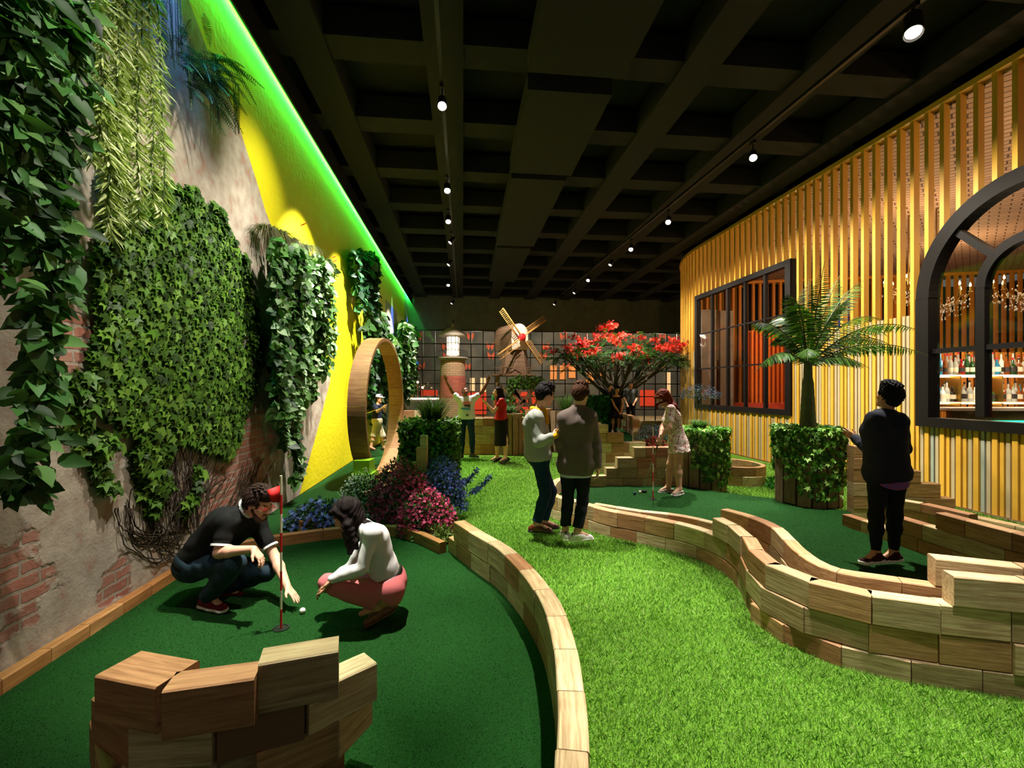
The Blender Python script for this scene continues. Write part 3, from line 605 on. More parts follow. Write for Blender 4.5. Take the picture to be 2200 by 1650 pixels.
wall('straight timber wall left of the far green, behind blazer man', [(1.3, 13.2), (2.3, 13.3)], [(0, .3, 0, 1, 1), (.3, .25, 0, 1, .5), (.55, .25, 0, 1, 1)], T=.2, L=.5, side=1, bend=1, smooth=False, m=W_DARK)
# block stack in the foreground: every block is placed on its own
st = thing('timber_barrier', 'tumbled curved stack of timber blocks in the near left foreground', 'timber barrier', (-1.1, 1.65, 0))
def fb(xa, ya, xb, yb, zt, h=.16, T=.12, m=None):
    a, b = G(xa, ya, zt), G(xb, yb, zt); pp = Path([a[:2], b[:2]], False); block(st, pp, 0, pp.L, zt-h, h, T, 1, 0, m, 1, .0)
Z4 = .66
PLAIN = mat('plain_brown_block', '#7a5238', .7)
fb(203, 1452, 333, 1478, Z4, .165, .17)
fb(347, 1486, 546, 1458, Z4, .17); fb(554, 1428, 727, 1398, Z4+.025, .185)
fb(196, 1500, 276, 1556, .495, .165, .1); fb(276, 1560, 455, 1552, .49); fb(466, 1548, 654, 1502, .49, m=PLAIN); fb(664, 1492, 810, 1424, .50, .165)
fb(192, 1548, 215, 1660, .33, .165); fb(205, 1622, 330, 1668, .325); fb(330, 1650, 466, 1640, .325); fb(466, 1632, 548, 1606, .325); fb(552, 1622, 730, 1548, .335); fb(730, 1548, 800, 1480, .34)
fb(230, 1700, 400, 1712, .16); fb(400, 1712, 560, 1690, .16); fb(560, 1690, 740, 1600, .17)
# slim stepped timbers by the hedge cube
sg = thing('stepped_timber', 'slim stepped timber stair in front of the left hedge cube', 'timber steps', (-1.1, 5.75, 0))
for k, (x0, x1, yt) in enumerate([(904, 918, 935), (896, 918, 961), (886, 918, 992)]):
    a, b = P(x0, yt, 6.0), P(x1, yt, 6.0); zt = a[2]; zb = [P(0, 961, 6.0)[2], P(0, 992, 6.0)[2], 0.][k]
    obj('timber_block', Geo().box(((a[0]+b[0])/2, 6.0, (zt+zb)/2), (b[0]-a[0], .1, zt-zb-.003)), W_BLOCK, sg)
# wooden loop
LC = A(-2.52, 8.85, 1.32); RO, TH, WD = 1.32, .06, .30
lp = thing('wooden_loop', 'tall laminated timber loop-the-loop standing beside the yellow wall', 'golf obstacle', (LC[0], LC[1], 0))
for k in range(18):
    a0, a1 = 2*math.pi*k/18+.12, 2*math.pi*(k+1)/18+.12; V = []; nn = 6
    for i in range(nn+1):
        a = a0+(a1-a0)*i/nn-(.002 if i == nn else 0)
        for r in (RO, RO-TH):
            for x in (-WD/2, WD/2): V.append((LC[0]+x, LC[1]+r*math.sin(a), LC[2]-r*math.cos(a)))
    Fs = []
    for i in range(nn): o = 4*i; e = o+4; Fs += [(o, o+1, e+1, e), (o+2, e+2, e+3, o+3), (o, e, e+2, o+2), (o+1, o+3, e+3, e+1)]
    Fs += [(0, 2, 3, 1), (4*nn, 4*nn+1, 4*nn+3, 4*nn+2)]
    obj('curved_stave', (V, Fs), W_RING, lp)
LIME = mat('lime_paint', '#7fae12', .5)
a = P(758, 1050, 7.55); g = Geo(); g.box((-2.42, 7.62, .16), (.34, .4, .32)).box((-2.42, 7.62, .42), (.26, .3, .22)); obj('cradle', g, LIME, lp)
obj('golf_ramp', Geo().add([(-2.36, 7.1, .02), (-2.06, 7.1, .02), (-2.36, 9.6, .03), (-2.06, 9.6, .03), (-2.36, 7.1, .08), (-2.06, 7.1, .08), (-2.36, 9.6, .13), (-2.06, 9.6, .13)], [(0,2,3,1),(4,5,7,6),(0,1,5,4),(2,6,7,3),(0,4,6,2),(1,3,7,5)]), W_RING, label='flat wooden run-up plank leading into the timber loop', cat='ramp')
wall('pair of low rails guiding balls behind the wooden loop', [(-2.35, 9.9), (-2.2, 12.2)], [(0, .14, 0, 1, 1)], T=.08, L=.6, side=1, bend=1, smooth=False, name='timber_edging', cat='edging', bname='edging_block')

# flags, balls
RED = mat('red_paint', '#d01818', .5); CREAM = mat('cream_paint', '#e6d9b8', .5); FLAG = mat('red_flag_cloth', '#d01212', .7)
def flag(x, yb, z, yt, label, fl=None):
    b = G(x, yb, z); Y = b[1]; top = EYE-(yt-HY)/F*Y; t = thing('golf_flag', label, 'flag', tuple(b)); H = top-z
    gr_, gc = Geo(), Geo(); n = 8
    for k in range(n): obj('pole_band', Geo().tube([b+A(0, 0, H*k/n), b+A(0, 0, H*(k+1)/n)], .0075, 10), (RED, CREAM)[k % 2], t, label=('red pole band', 'pale pole band')[k % 2])
    if fl:
        z0, z1, w = fl; V = []; Fs = []
        for i in range(7):
            u = i/6; q = .02*math.sin(u*5)
            V += [b+A(-w*u, q, z1-z-.03*u), b+A(-w*u*.72, q+.01, z0-z+.02*u)]
        Fs = [(2*i, 2*i+2, 2*i+3, 2*i+1) for i in range(6)]; o = obj('flag', (V, Fs), FLAG, t, smooth=True); md = o.modifiers.new('s', 'SOLIDIFY'); md.thickness = .002
    obj('cup', Geo().lathe(b, [(.055, .001), (.055, .006), (.045, .006), (.04, -.002)], 20), BLACK, t); return t
flag(604, 1350, .012, 1022, 'red and white striped flag pole with red flag beside crouching man', (.875, 1.01, .09))
flag(1403, 1073, ZG, 918, 'thin red and white striped pin in front of the floral dress woman')
BALL = mat('golf_ball', '#efe6da', .35, bump=(320, .6, .002)); BALLB = mat('navy_ball', '#1a2a5a', .35)
def ball(x, y, z, m, label, r=.0215): c = G(x, y, z); obj('golf_ball', Geo().ball(c+A(0, 0, r), r, 20, 12), m, smooth=True, label=label, cat='ball')
ball(650, 1318, .012, BALL, 'cream golf ball on the grass between the two crouching people'); ball(1375, 1060, ZG, BALL, 'white golf ball against the putter head'); ball(1363.5, 1063, ZG, BALLB, 'dark blue golf ball next to the white one')
# putting-green stones? none
# ---------------- plants ----------------
G_IVY = ['#365612', '#456a1a', '#26400c', '#5c7e2a']; G_VINE = ['#2a4c1c', '#386428', '#487a38', '#1f3c16', '#5f8a44']; G_POTH = ['#305620', '#41692a', '#1f3c16', '#8ca878', '#547c3a']
def plant(name, label, cat, loc, group=None): return thing(name, label, cat, tuple(loc), group)
def foliage(t, L, m=None, name='foliage', **k):
    V, Fx, C = L if isinstance(L, tuple) else cat3(*L); o0 = ORG[t.name]; me = mesh(name, V-o0, Fx, C); me.materials.append(m or LEAF)
    o = bpy.data.objects.new(name, me); COL.objects.link(o); o.parent = t; meta(o, **k); return o
def strand_leaves(pl, step, size, cs, kind='heart', spread=.05, nor=None, droop=.7, jit=.35, sv=.25, shadecol=.2):
    """leaves along a 3D polyline"""
    p = np.array(pl, float); d = np.linalg.norm(np.diff(p, axis=0), axis=1); s = np.concatenate([[0], np.cumsum(d)]); n = max(2, int(s[-1]/step))
    t = rng.uniform(0, s[-1], n); q = np.stack([np.interp(t, s, p[:, i]) for i in range(3)], 1)
    nor = A(1, -.35, .35) if nor is None else nor
    side = rng.normal(0, 1, (n, 3)); side[:, 2] = np.abs(side[:, 2])*-.2-droop; dirs = side
    q = q+rng.normal(0, spread, (n, 3))*A(.5, 1, .3)
    return leaves(kind, q, dirs, np.tile(nor, (n, 1)), size*(1+rng.normal(0, sv, n)).clip(.45, 1.6), lcols(n, cs, v=shadecol), jit)
def wpoly(pts, off): return [WL(x, y, off) for x, y in pts]
def wob(pl, amp=.03, n=30):
    p = spline(np.array(pl), n); w = np.cumsum(rng.normal(0, amp*.25, p.shape), 0); w -= np.linspace(0, 1, len(p))[:, None]*w[-1]; return p+w

# broad-leaved vines hanging at far left
def vine(label, strands, size, off, cs=G_VINE, step=.012, kind='ovate', group=None, spread=.045, name='hanging_vine', droop=.7, jit=.35, sr=.006, nor=None):
    b = WL(*strands[0][-1], off); t = plant(name, label, 'plant', b, group); L = []; g = Geo()
    for i, sp in enumerate(strands):
        o = off+rng.uniform(-.08, .1)*min(1, off*3); pl = wob(wpoly(sp, o)); g.tube(pl[::2], sr, 5); L.append(strand_leaves(pl, step, size, cs, kind, spread, droop=droop, jit=jit, nor=nor))
    obj('stems', g, STEM, t); foliage(t, L); return t
vine('broad-leaved green vine curtain hanging at the extreme left edge of the wall', [[(20, -60), (25, 120), (15, 300), (30, 420), (10, 520), (8, 620)], [(60, -60), (50, 100), (60, 220), (45, 380), (55, 500)], [(-10, -40), (0, 200), (-8, 420)], [(40, -50), (10, 60), (40, 200), (25, 330)], [(90, -60), (75, 60), (85, 190)]], .105, .4, step=.0085, spread=.055)
vine('long broad-leaved vine dropping from the ceiling down to brick level at far left', [[(120, -60), (130, 80), (105, 240), (100, 380), (110, 500), (115, 650), (95, 780), (80, 860), (60, 960), (62, 1060)], [(150, -60), (140, 60), (150, 200), (125, 340), (120, 470), (118, 600)], [(175, -60), (165, 120), (172, 220)], [(110, -40), (90, 120), (110, 260), (95, 420), (90, 560)], [(105, 620), (90, 800), (70, 900), (58, 1070)]], .105, .35, step=.0085, spread=.045)
# pale willow-like strands
t = plant('hanging_plant', 'pale green spiky-leaved trailing plant in long straight strands, upper left', 'plant', WL(260, 480, .35)); L = []; g = Geo()
for x0, x1, y1 in [(208, 240, 510), (228, 196, 350), (252, 282, 500), (275, 262, 400), (292, 300, 470), (318, 330, 440), (335, 352, 480), (243, 250, 470), (305, 270, 300), (262, 235, 420)]:
    pl = wob(wpoly([(x0, -60), ((x0*2+x1)/3, y1*.35), ((x0+x1*2)/3, y1*.7), (x1, y1)], .36+rng.uniform(-.07, .07)), .02); g.tube(pl[::2], .005, 5)
    n = 400; tt = rng.uniform(0, 1, n)*(len(pl)-1); q = np.stack([np.interp(tt, np.arange(len(pl)), pl[:, i]) for i in range(3)], 1)
    a = rng.uniform(0, 2*math.pi, n); d = np.stack([np.cos(a)*.8, np.sin(a)*.8, -.75+0*a], 1)
    L.append(leaves('pinna', q, d, rdir(n), rng.uniform(.07, .13, n), lcols(n, ['#98a858', '#b4be78', '#7c9044', '#c8cf9c']), .12))
obj('stems', g, GSTEM, t); foliage(t, L)
# ferns on the ledge
def frond(base, tip, rise, npin, plen, cs, droop=.25, kind='pinna', w=1.):
    base, tip = A(*base), A(*tip); mid = (base+tip)/2+A(0, 0, rise); n = npin; T = np.linspace(0.06, 1, n)[:, None]
    q = (1-T)**2*base+2*T*(1-T)*mid+T**2*tip; tg = 2*(1-T)*(mid-base)+2*T*(tip-mid); tg /= np.linalg.norm(tg, axis=1)[:, None]+1e-9
    sd = np.cross(tg, A(0, 0, 1))+A(.12, 0, 0); sd /= np.linalg.norm(sd, axis=1)[:, None]+1e-6; up = np.cross(sd, tg)
    prof = np.sin(np.clip(T[:, 0]*1.02+.05, 0, 1)*math.pi)**.6; L = []
    for s in (-1, 1):
        L.append(leaves(kind, q, sd*s+tg*.55-A(0, 0, droop), up, plen*prof*w, lcols(n, cs, v=.15), .06))
    pts = [((1-a)**2*base+2*a*(1-a)*mid+a*a*tip) for a in np.linspace(0, 1, 12)]; return cat3(*L), pts
t = plant('fern', 'dark bushy fern perched on the wall beside the green glow, upper left', 'plant', WL(440, 170, .1)); L = []; g = Geo()
for k in range(60):
    b = WL(rng.uniform(370, 480), rng.uniform(90, 190), .12); e = b+A(rng.uniform(.12, .42), rng.uniform(-.45, .5), rng.uniform(-.5, .1)); f, pts = frond(b, e, rng.uniform(.05, .15), 30, .05, ['#16362a', '#1c4230', '#102a20', '#28503a'], kind='lance'); L.append(f); g.tube(pts[::2], .003, 4)
for x, y0, y1 in ((355, -40, 120), (375, -20, 150), (400, 130, 250), (455, 180, 300), (500, 180, 300), (350, 60, 160)):
    for j in range(3): b = WL(x+j*6, y0, .15); e = WL(x+j*6+rng.uniform(-5, 15), y1, .2); f, pts = frond(b, e, .05, 36, .045, ['#16362a', '#1c4230', '#102a20'], droop=.5, kind='lance'); L.append(f); g.tube(pts[::2], .003, 4)
obj('stems', g, GSTEM, t); foliage(t, L, LEAFM)

# the big ivy sheet
IVY = [(180, 560), (215, 470), (205, 380), (230, 345), (262, 430), (300, 430), (335, 385), (350, 420), (375, 425), (385, 398), (412, 400), (425, 450), (460, 470), (480, 490), (500, 540), (503, 640), (506, 740), (512, 830), (505, 900), (500, 950), (470, 985), (440, 965), (400, 950), (352, 945), (340, 1000), (345, 1040), (325, 1070), (300, 1030), (270, 985), (285, 940), (250, 915), (215, 905), (185, 850), (178, 760), (190, 680), (186, 600)]
t = plant('wall_ivy', 'dense sheet of green ivy covering the plaster wall, left of the crouching man', 'plant', WL(380, 1150, .03)); L = []
def ivy_fill(poly, n, size, off=(.03, .09), cs=G_IVY):
    W = np.array([WL(x, y, 0) for x, y in poly]); S_ = (W-W[0]) @ LWT; Z = W[:, 2]; pp = list(zip(S_, Z))
    s = rng.uniform(S_.min(), S_.max(), n*3); z = rng.uniform(Z.min(), Z.max(), n*3); k = inpoly(s, z, pp); s, z = s[k][:n], z[k][:n]; m = len(s)
    q = W[0]*A(1, 1, 0)+s[:, None]*LWT+z[:, None]*A(0, 0, 1)+rng.uniform(off[0], off[1], m)[:, None]*LWN
    return leaves('ivy', q, np.tile(A(.25, 0, -1.), (m, 1)), np.tile(LWN+A(0, -.1, .55), (m, 1)), size*(1+rng.normal(0, .2, m)).clip(.6, 1.5), lcols(m, cs, v=.2), .15)
L.append(ivy_fill(IVY, 8600, .078))
tend = [[(160, 815), (172, 860), (180, 930), (205, 985), (240, 1050)], [(225, 930), (235, 960)], [(300, 960), (318, 1040), (335, 1100)], [(425, 1000), (418, 1050), (395, 1100)], [(465, 440), (473, 460), (480, 500)],
        [(518, 545), (530, 580), (538, 640), (520, 690), (510, 740)], [(545, 640), (548, 700), (535, 760), (518, 820), (508, 880)], [(568, 700), (562, 760), (545, 820), (520, 880), (505, 940)], [(382, 400), (388, 430)], [(270, 430), (262, 480)], [(335, 380), (335, 420)], [(172, 800), (168, 850)], [(345, 1010), (355, 1060)]]
g = Geo()
for tn in tend:
    pl = wob(wpoly(tn, .05), .015); L.append(strand_leaves(pl, .005, .085, G_IVY, 'ivy', .028, nor=LWN+A(0, -.1, .5), droop=1., jit=.25)); g.tube(pl, .008, 5)
foliage(t, L)
# bare roots at the foot of the ivy
for k in range(70):
    x0, y0 = rng.uniform(345, 460), rng.uniform(930, 1010); x1 = 395+rng.normal(0, 30); y1 = rng.uniform(1090, 1200)
    pl = wob(wpoly([(x0, y0), ((x0*2+x1)/3+rng.normal(0, 6), y0*.66+y1*.33), ((x0+2*x1)/3+rng.normal(0, 8), y0*.33+y1*.66), (x1, y1)], rng.uniform(.01, .05)), .02, 18); g.tube(pl, rng.uniform(.002, .006), 4)
for k in range(26):
    x0 = rng.uniform(250, 340); y0 = rng.uniform(1040, 1100); x1 = rng.uniform(330, 430); y1 = rng.uniform(1140, 1215)
    pl = wob(wpoly([(x0, y0), (x0+10, (y0+y1)/2+20), ((x0+x1)/2, y1), (x1, y1-10)], .02), .03, 18); g.tube(pl, rng.uniform(.003, .006), 4)
for k in range(60):
    x0, y0 = rng.uniform(440, 600), rng.uniform(980, 1040); x1 = x0-rng.uniform(10, 60); y1 = rng.uniform(1060, 1140); pl = wob(wpoly([(x0, y0), ((x0+x1)/2, (y0+y1)/2), (x1, y1)], .012), .015, 12); g.tube(pl, rng.uniform(.0015, .004), 4)
obj('roots', g, STEM, t)

# pothos mass with grassy crown
def tuft(c, n, ln, cs, spread=1.0, up=.6, w=.25, grav=.5):
    """arching narrow blades; each blade is a strip"""
    c = A(*c); V, Fx, C = [], [], []; a = rng.uniform(0, 2*math.pi, n); l = ln*rng.uniform(.5, 1.1, n); cc = lcols(n, cs)
    for i in range(n):
        d = A(math.cos(a[i]), math.sin(a[i]), 0); el = rng.uniform(.15, 1.)*spread; b = c+d*rng.uniform(0, .06)*ln*2+A(*rng.normal(0, .02*ln*3, 2), 0)
        sd = np.cross(d, A(0, 0, 1))*ln*.012*w*4; k = len(V)
        for j in range(5):
            u = j/4; p = b+l[i]*(d*el*u+A(0, 0, up*u-grav*u*u)); ww = (1-u*.95); V += [p-sd*ww, p+sd*ww]; C += [cc[i]]*2
        Fx += [(k+2*j, k+2*j+1, k+2*j+3, k+2*j+2) for j in range(4)]
    V = np.array(V); Fx = np.array(Fx); tri = np.vstack([Fx[:, :3], Fx[:, [0, 2, 3]]]); return V, tri, np.array(C)
t = plant('hanging_plant', 'leafy trailing plant mass with dry grassy crown between bare plaster and yellow paint', 'plant', WL(640, 860, .1)); L = []; g = Geo()
for k in range(46):
    x0 = rng.uniform(585, 700); y0 = 520+(x0-585)*.45+rng.uniform(-15, 20); y1 = min(rng.uniform(620, 880)+(80 if x0 < 650 else 0), 900); x1 = x0+rng.uniform(-15, 15)
    pl = wob(wpoly([(x0, y0), ((x0+x1)/2, (y0+y1)/2), (x1, y1)], rng.uniform(.1, .5)), .03); g.tube(pl[::3], .004, 4); L.append(strand_leaves(pl, .013, .092, G_POTH, 'heart', .05))
for sp in ([(600, 800), (618, 900), (640, 960), (635, 1040)], [(640, 850), (622, 900), (645, 980), (640, 1030)], [(625, 780), (640, 860), (622, 950)], [(600, 840), (605, 920), (618, 960)], [(715, 560), (712, 640), (716, 720), (706, 780)]):
    pl = wob(wpoly(sp, .2), .02); g.tube(pl[::3], .004, 4); L.append(strand_leaves(pl, .012, .09, G_POTH, 'heart', .045))
obj('stems', g, STEM, t); foliage(t, L)
T_ = [tuft(WL(x, y, .15), 330, .55, cs, spread=.8, up=.35, grav=1.0, w=.14) for x, y, cs in ((572, 490, ['#4a4030', '#6a5a44', '#5a6030']), (600, 500, ['#4a4030', '#6a5a44', '#3c4a28']), (625, 515, ['#3f4a2c', '#6a5a44']), (700, 560, ['#4a5a2c', '#3c4a28']), (655, 530, ['#2a4a38', '#4a4030']))]
foliage(t, T_, LEAFM, 'grassy_crown')
ant = Geo()
for x, y in ((652, 482), (718, 552), (721, 560)):
    c = WL(x, y, .4); ant.tube([c-A(.05, 0, .02), c, c+A(.05, 0, .02)], [.003, .009, .002], 6)
obj('red_spathe', ant, RED, t)
def cluster(label, xs, ys, y1, n, size, off, cs, dense=.02):
    t = plant('hanging_plant', label, 'plant', WL(sum(xs)/2, y1, .1)); L = []; g = Geo()
    for k in range(n):
        x0 = rng.uniform(*xs); y0 = rng.uniform(*ys)+(x0-xs[0])*.4; e = rng.uniform(y0+20, y1); pl = wob(wpoly([(x0, y0), (x0+rng.uniform(-3, 3), (y0+e)/2), (x0+rng.uniform(-4, 4), e)], rng.uniform(.05, off)), .03, 16); g.tube(pl[::3], .004, 4); L.append(strand_leaves(pl, dense, size, cs, 'heart', .06))
    obj('stems', g, STEM, t); foliage(t, L); return t
cluster('dark trailing plant hanging on yellow wall above the wooden loop', (760, 810), (525, 545), 690, 30, .14, .5, ['#1c3f2c', '#2a5a34', '#16341f', '#3a7040'])
cluster('small hanging plant at the far end of the first yellow stretch', (795, 828), (660, 690), 740, 26, .16, .4, ['#22401a', '#345a26', '#1a3014'], .03)
cluster('tall ivy-like climber on the far left wall beside the glazed wall, upper part', (866, 892), (690, 700), 870, 46, .2, .7, G_POTH, .03)
cluster('leafy climber between the wooden loop and the far wall end', (830, 866), (715, 730), 880, 44, .18, .6, G_POTH, .03)
cluster('dark green wall planting seen through the wooden loop', (796, 826), (740, 750), 925, 40, .14, .3, ['#1c3f1a', '#2a5a24', '#16341f'], .025)

# hedge cube with spiky grass
def boxleaves(c, size, n, ls, cs, kind='oval', open_bottom=True):
    c = A(*c); h = A(*size)/2; areas = [size[1]*size[2]]*2+[size[0]*size[2]]*2+[size[0]*size[1]]; f = rng.choice(5, n, p=np.array(areas)/sum(areas)); u = rng.uniform(-1, 1, (n, 3)); nr = np.zeros((n, 3))
    for i, (ax, sg) in enumerate(((0, -1), (0, 1), (1, -1), (1, 1), (2, 1))): m = f == i; u[m, ax] = sg; nr[m, ax] = sg
    q = c+u*h+rng.normal(0, .015, (n, 3)); d = rdir(n, -.5); return leaves(kind, q, d, nr+rng.normal(0, .2, (n, 3)), ls*rng.uniform(.7, 1.2, n), lcols(n, cs), .3)
t = plant('hedge_cube', 'clipped leafy hedge cube topped by spiky grass, right of the wooden loop', 'hedge', (-1.33, 7.6, 0))
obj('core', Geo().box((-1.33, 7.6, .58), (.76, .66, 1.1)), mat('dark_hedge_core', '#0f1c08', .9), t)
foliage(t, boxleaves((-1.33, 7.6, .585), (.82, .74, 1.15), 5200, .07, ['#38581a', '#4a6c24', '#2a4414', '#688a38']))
foliage(t, tuft((-1.3, 7.6, 1.12), 420, .62, ['#1f2c14', '#2c3c1a', '#3c4c22'], spread=.8, up=1.05, grav=.35, w=.35), LEAFM, 'spiky_grass')

def drape(t, c, r, z0, z1, n, ls, cs, ang=(0, 2*math.pi), topn=400, box=None):
    """ivy lying over a planter's rim and trailing down its side"""
    L = []; a = rng.uniform(*ang, n); k = np.floor(a*2.3).astype(int); ln = (np.abs(np.sin(k*12.9898+c[0]*7))*.8+.2)*(z1-z0); z = z1-ln*rng.uniform(0, 1, n)**1.4
    rr = r+rng.uniform(.0, .05, n); q = np.stack([c[0]+rr*np.cos(a), c[1]+rr*np.sin(a), z], 1); nr = np.stack([np.cos(a), np.sin(a), .4+0*a], 1)
    L.append(leaves('ivy', q, np.tile(A(0, 0, -1.), (n, 1)), nr, ls*rng.uniform(.7, 1.2, n), lcols(n, cs), .4))
    a = rng.uniform(0, 2*math.pi, topn); rr = r*np.sqrt(rng.uniform(.1, 1.15, topn)); q = np.stack([c[0]+rr*np.cos(a), c[1]+rr*np.sin(a), z1+rng.uniform(0, .05, topn)], 1)
    L.append(leaves('ivy', q, np.stack([np.cos(a), np.sin(a), -.2+0*a], 1), np.tile(A(0, -.2, 1.), (topn, 1)), ls*rng.uniform(.7, 1.2, topn), lcols(topn, cs), .4)); return cat3(*L)
def post_planter(label, c, r, z0, z1, name='post_planter', npost=14, m=None, group=None, ivy=1500, ls=.065, cs=('#467a1e', '#5a9028', '#305a14', '#98c060')):
    t = plant(name, label, 'planter', (c[0], c[1], z0), group)
    for k in range(npost):
        a = 2*math.pi*k/npost; p = A(c[0]+r*math.cos(a), c[1]+r*math.sin(a)); w = 2*math.pi*r/npost; R = np.array([[math.cos(a), -math.sin(a), 0], [math.sin(a), math.cos(a), 0], [0, 0, 1]])
        obj('post', Geo().box((p[0], p[1], (z0+z1)/2-rng.uniform(0, .03)), (.09, w*.97, z1-z0-.04), R), m or W_POST, t)
    obj('soil', Geo().lathe((c[0], c[1], z1-.08), [(0.001, 0), (r-.03, 0), (r-.03, .02), (.001, .02)], 20), mat('soil', '#2a1c12', .95), t)
    if ivy: foliage(t, drape(t, c, r+.05, z0+.1, z1, ivy, ls, list(cs), topn=int(ivy*.32)), name='ivy')
    return t
PC = A(4.1, 6.45); post_planter('round post planter draped in ivy holding the palm, left of navy sweater man', PC, .35, ZG, 1.12)
PD = A(3.13, 7.7); tq = post_planter('post planter draped in ivy behind the woman in floral dress', PD, .34, .05, 1.0)
foliage(tq, tuft((PD[0]-.03, PD[1], 1.0), 700, .3, ['#2c4a20', '#3f6030', '#5a7a48'], spread=.9, up=1.0, grav=.45, w=.4), LEAFM, 'grass_tuft')
# palm
t = plant('palm_tree', 'small palm tree with arching feathery fronds in front of the slatted wall', 'palm', (PC[0], PC[1], 1.05))
prof = [(.10, 0), (.105, .1)]+[(.098-.03*i/12+(.003 if i % 2 else 0), .15+.05*i) for i in range(12)]+[(.055, .8), (.05, 1.0), (.035, 1.05)]
obj('trunk', Geo().lathe((PC[0], PC[1], 1.05), prof, 18), mat('palm_trunk', '#4f5a30', .7, nz=(30, .35), sc=(.2, .2, 3)), t, smooth=True)
b0 = A(PC[0], PC[1], 2.0); L = []; g = Geo(); PG = ['#35561a', '#426822', '#284412', '#5a8030']; Yp = PC[1]
for (x, y, dy, rise, w) in [(1772, 560, 0, .1, .6), (1855, 603, .1, .42, .8), (1688, 632, -.1, .5, .8), (1985, 715, .1, .62, 1), (1995, 765, -.4, .45, 1), (1868, 792, -.5, .28, .85), (1622, 800, -.2, .45, .9), (1605, 700, .2, .5, 1), (1660, 690, .7, .6, .9), (1900, 690, .7, .6, .9), (1735, 775, -.5, .4, .7), (1805, 590, .5, .2, .75), (1738, 600, .4, .2, .75), (1920, 745, .3, .5, .9), (1650, 745, .3, .5, .9), (1830, 640, -.3, .35, .8), (1712, 650, -.3, .35, .8)]:
    tip = P(x, y, Yp+dy); f, pts = frond(b0, tip, rise, 44, .29, PG, droop=.6, w=w); L.append(f); g.tube(pts, [.013-.0009*i for i in range(12)], 5)
obj('frond_stalks', g, GSTEM, t); foliage(t, L, name='fronds')

# flowering bushes
def bush(label, c, r, nl, lc, nf, fc, fs=.035, ls=.05, kind='oval', name='flowering_bush', top=.0, stems=True):
    c = A(*c); t = plant(name, label, 'flowers', (c[0], c[1], 0)); r = A(*r)
    def pts(n, lo): v = rdir(n); v[:, 2] = np.abs(v[:, 2]); return c+v*r*(rng.uniform(lo, 1, n)**.5)[:, None]
    q = pts(nl, .15); foliage(t, leaves(kind, q, rdir(nl, .4), rdir(nl, .6), ls*rng.uniform(.6, 1.3, nl), lcols(nl, lc), .3), LEAFM)
    q = pts(nf, .55)+rng.normal(0, .02, (nf, 3)); v = (q-c)/r; foliage(t, leaves('flower', q, rdir(nf), v+A(0, -.6, .5), fs*rng.uniform(.6, 1.2, nf), lcols(nf, fc, v=.15), .4), PETAL, 'blossoms', kind='stuff')
    if stems:
        g = Geo()
        for k in range(14): e = pts(1, .5)[0]; g.tube([(c[0]+rng.normal(0, .04), c[1]+rng.normal(0, .04), 0), (c+e)/2*A(1, 1, 1), e], .003, 4)
        obj('stems', g, GSTEM, t)
    return t
GB = ['#2c4a1c', '#3f6a28', '#1f3a14']; PK = ['#b02858', '#c8386a', '#8f1c48', '#d85a80']; BL = ['#5a70c8', '#7088d8', '#8ea0e0']; NB_ = ['#33468f', '#42559f', '#28346e']
bush('large crimson-pink flowering bush at the middle of the flower bed', (-1.38, 5.75, .1), (.42, .36, .72), 2600, GB, 2600, PK, .032, .04)
bush('crimson-pink flowers spilling forward beside the curved timber wall', (-.98, 5.35, .03), (.36, .28, .5), 1800, GB, 1700, PK, .03, .04)
bush('violet-blue flowering bush at right end of the flower bed', (-.95, 6.05, .1), (.38, .3, .72), 1500, ['#2c3c3a', '#33503a', '#24402c'], 2600, NB_, .026, .04)
bush('light blue phlox-like flowers in front of the yellow wall foot', (-2.28, 5.62, .0), (.5, .24, .34), 1800, GB, 520, BL, .045, .04)
bush('small white-flowered bush behind the dark-haired woman', (-1.98, 6.2, .1), (.34, .25, .5), 1500, GB, 900, ['#e8ead8', '#d8dccc'], .024, .035)
bush('variegated white and green leaves over the edging beside dark-haired woman', (-1.88, 5.5, .0), (.26, .2, .26), 900, ['#3f6a28', '#88a860'], 350, ['#e8ead8'], .03, .045)
bush('tuft of pale grassy stems at the foot of the pink flowers', (-.78, 5.1, .0), (.16, .14, .18), 600, ['#6a7a34', '#88904a', '#4a5a24'], 10, ['#e8ead8'], .015, .09, 'lance', name='grass_clump')
def sprig(x, y, x1, y1, Yd, label):
    a, b = P(x, y, Yd), P(x1, y1, Yd); t = plant('flower_sprig', label, 'flowers', G(x, min(1085, y+40), 0)); g = Geo(); base = ORG[t.name]; g.tube([base, (base+a)/2+A(0, 0, .02), a, b], .003, 4); obj('stem', g, GSTEM, t)
    n = 110; u = rng.uniform(0, 1, n)[:, None]; q = a+(b-a)*u+rng.normal(0, .018, (n, 3)); foliage(t, leaves('flower', q, rdir(n), rdir(n), .026, lcols(n, NB_), .3), PETAL, 'blossoms', kind='stuff')
for q in ((1003, 1036, 1027, 1008, 6.4, 'tallest blue flower spike leaning over the bright lawn'), (1010, 1058, 1032, 1050, 6.2, 'lowest blue flower spike over the lawn'), (1032, 1045, 1054, 1025, 6.4, 'outermost blue flower spike pointing right over the lawn'), (992, 1040, 1008, 1028, 6.3, 'innermost blue flower spike nearest the bush')): sprig(*q)
bush('blue-grey airy flowers standing behind the stepped wall, left of the floral dress woman', (3.0, 9.9, .62), (.42, .2, .32), 900, ['#4a5a60', '#5a6a70', '#3a4a50'], 500, ['#6a7a98', '#58688a'], .03, .05, 'lance', stems=False)
bush('red flowering shrub behind the stepped wall beside the floral dress woman', (2.95, 9.75, .2), (.4, .2, .5), 900, ['#2c3a1c', '#3f4a24'], 600, ['#a02030', '#c03048'], .04, .05, stems=False)
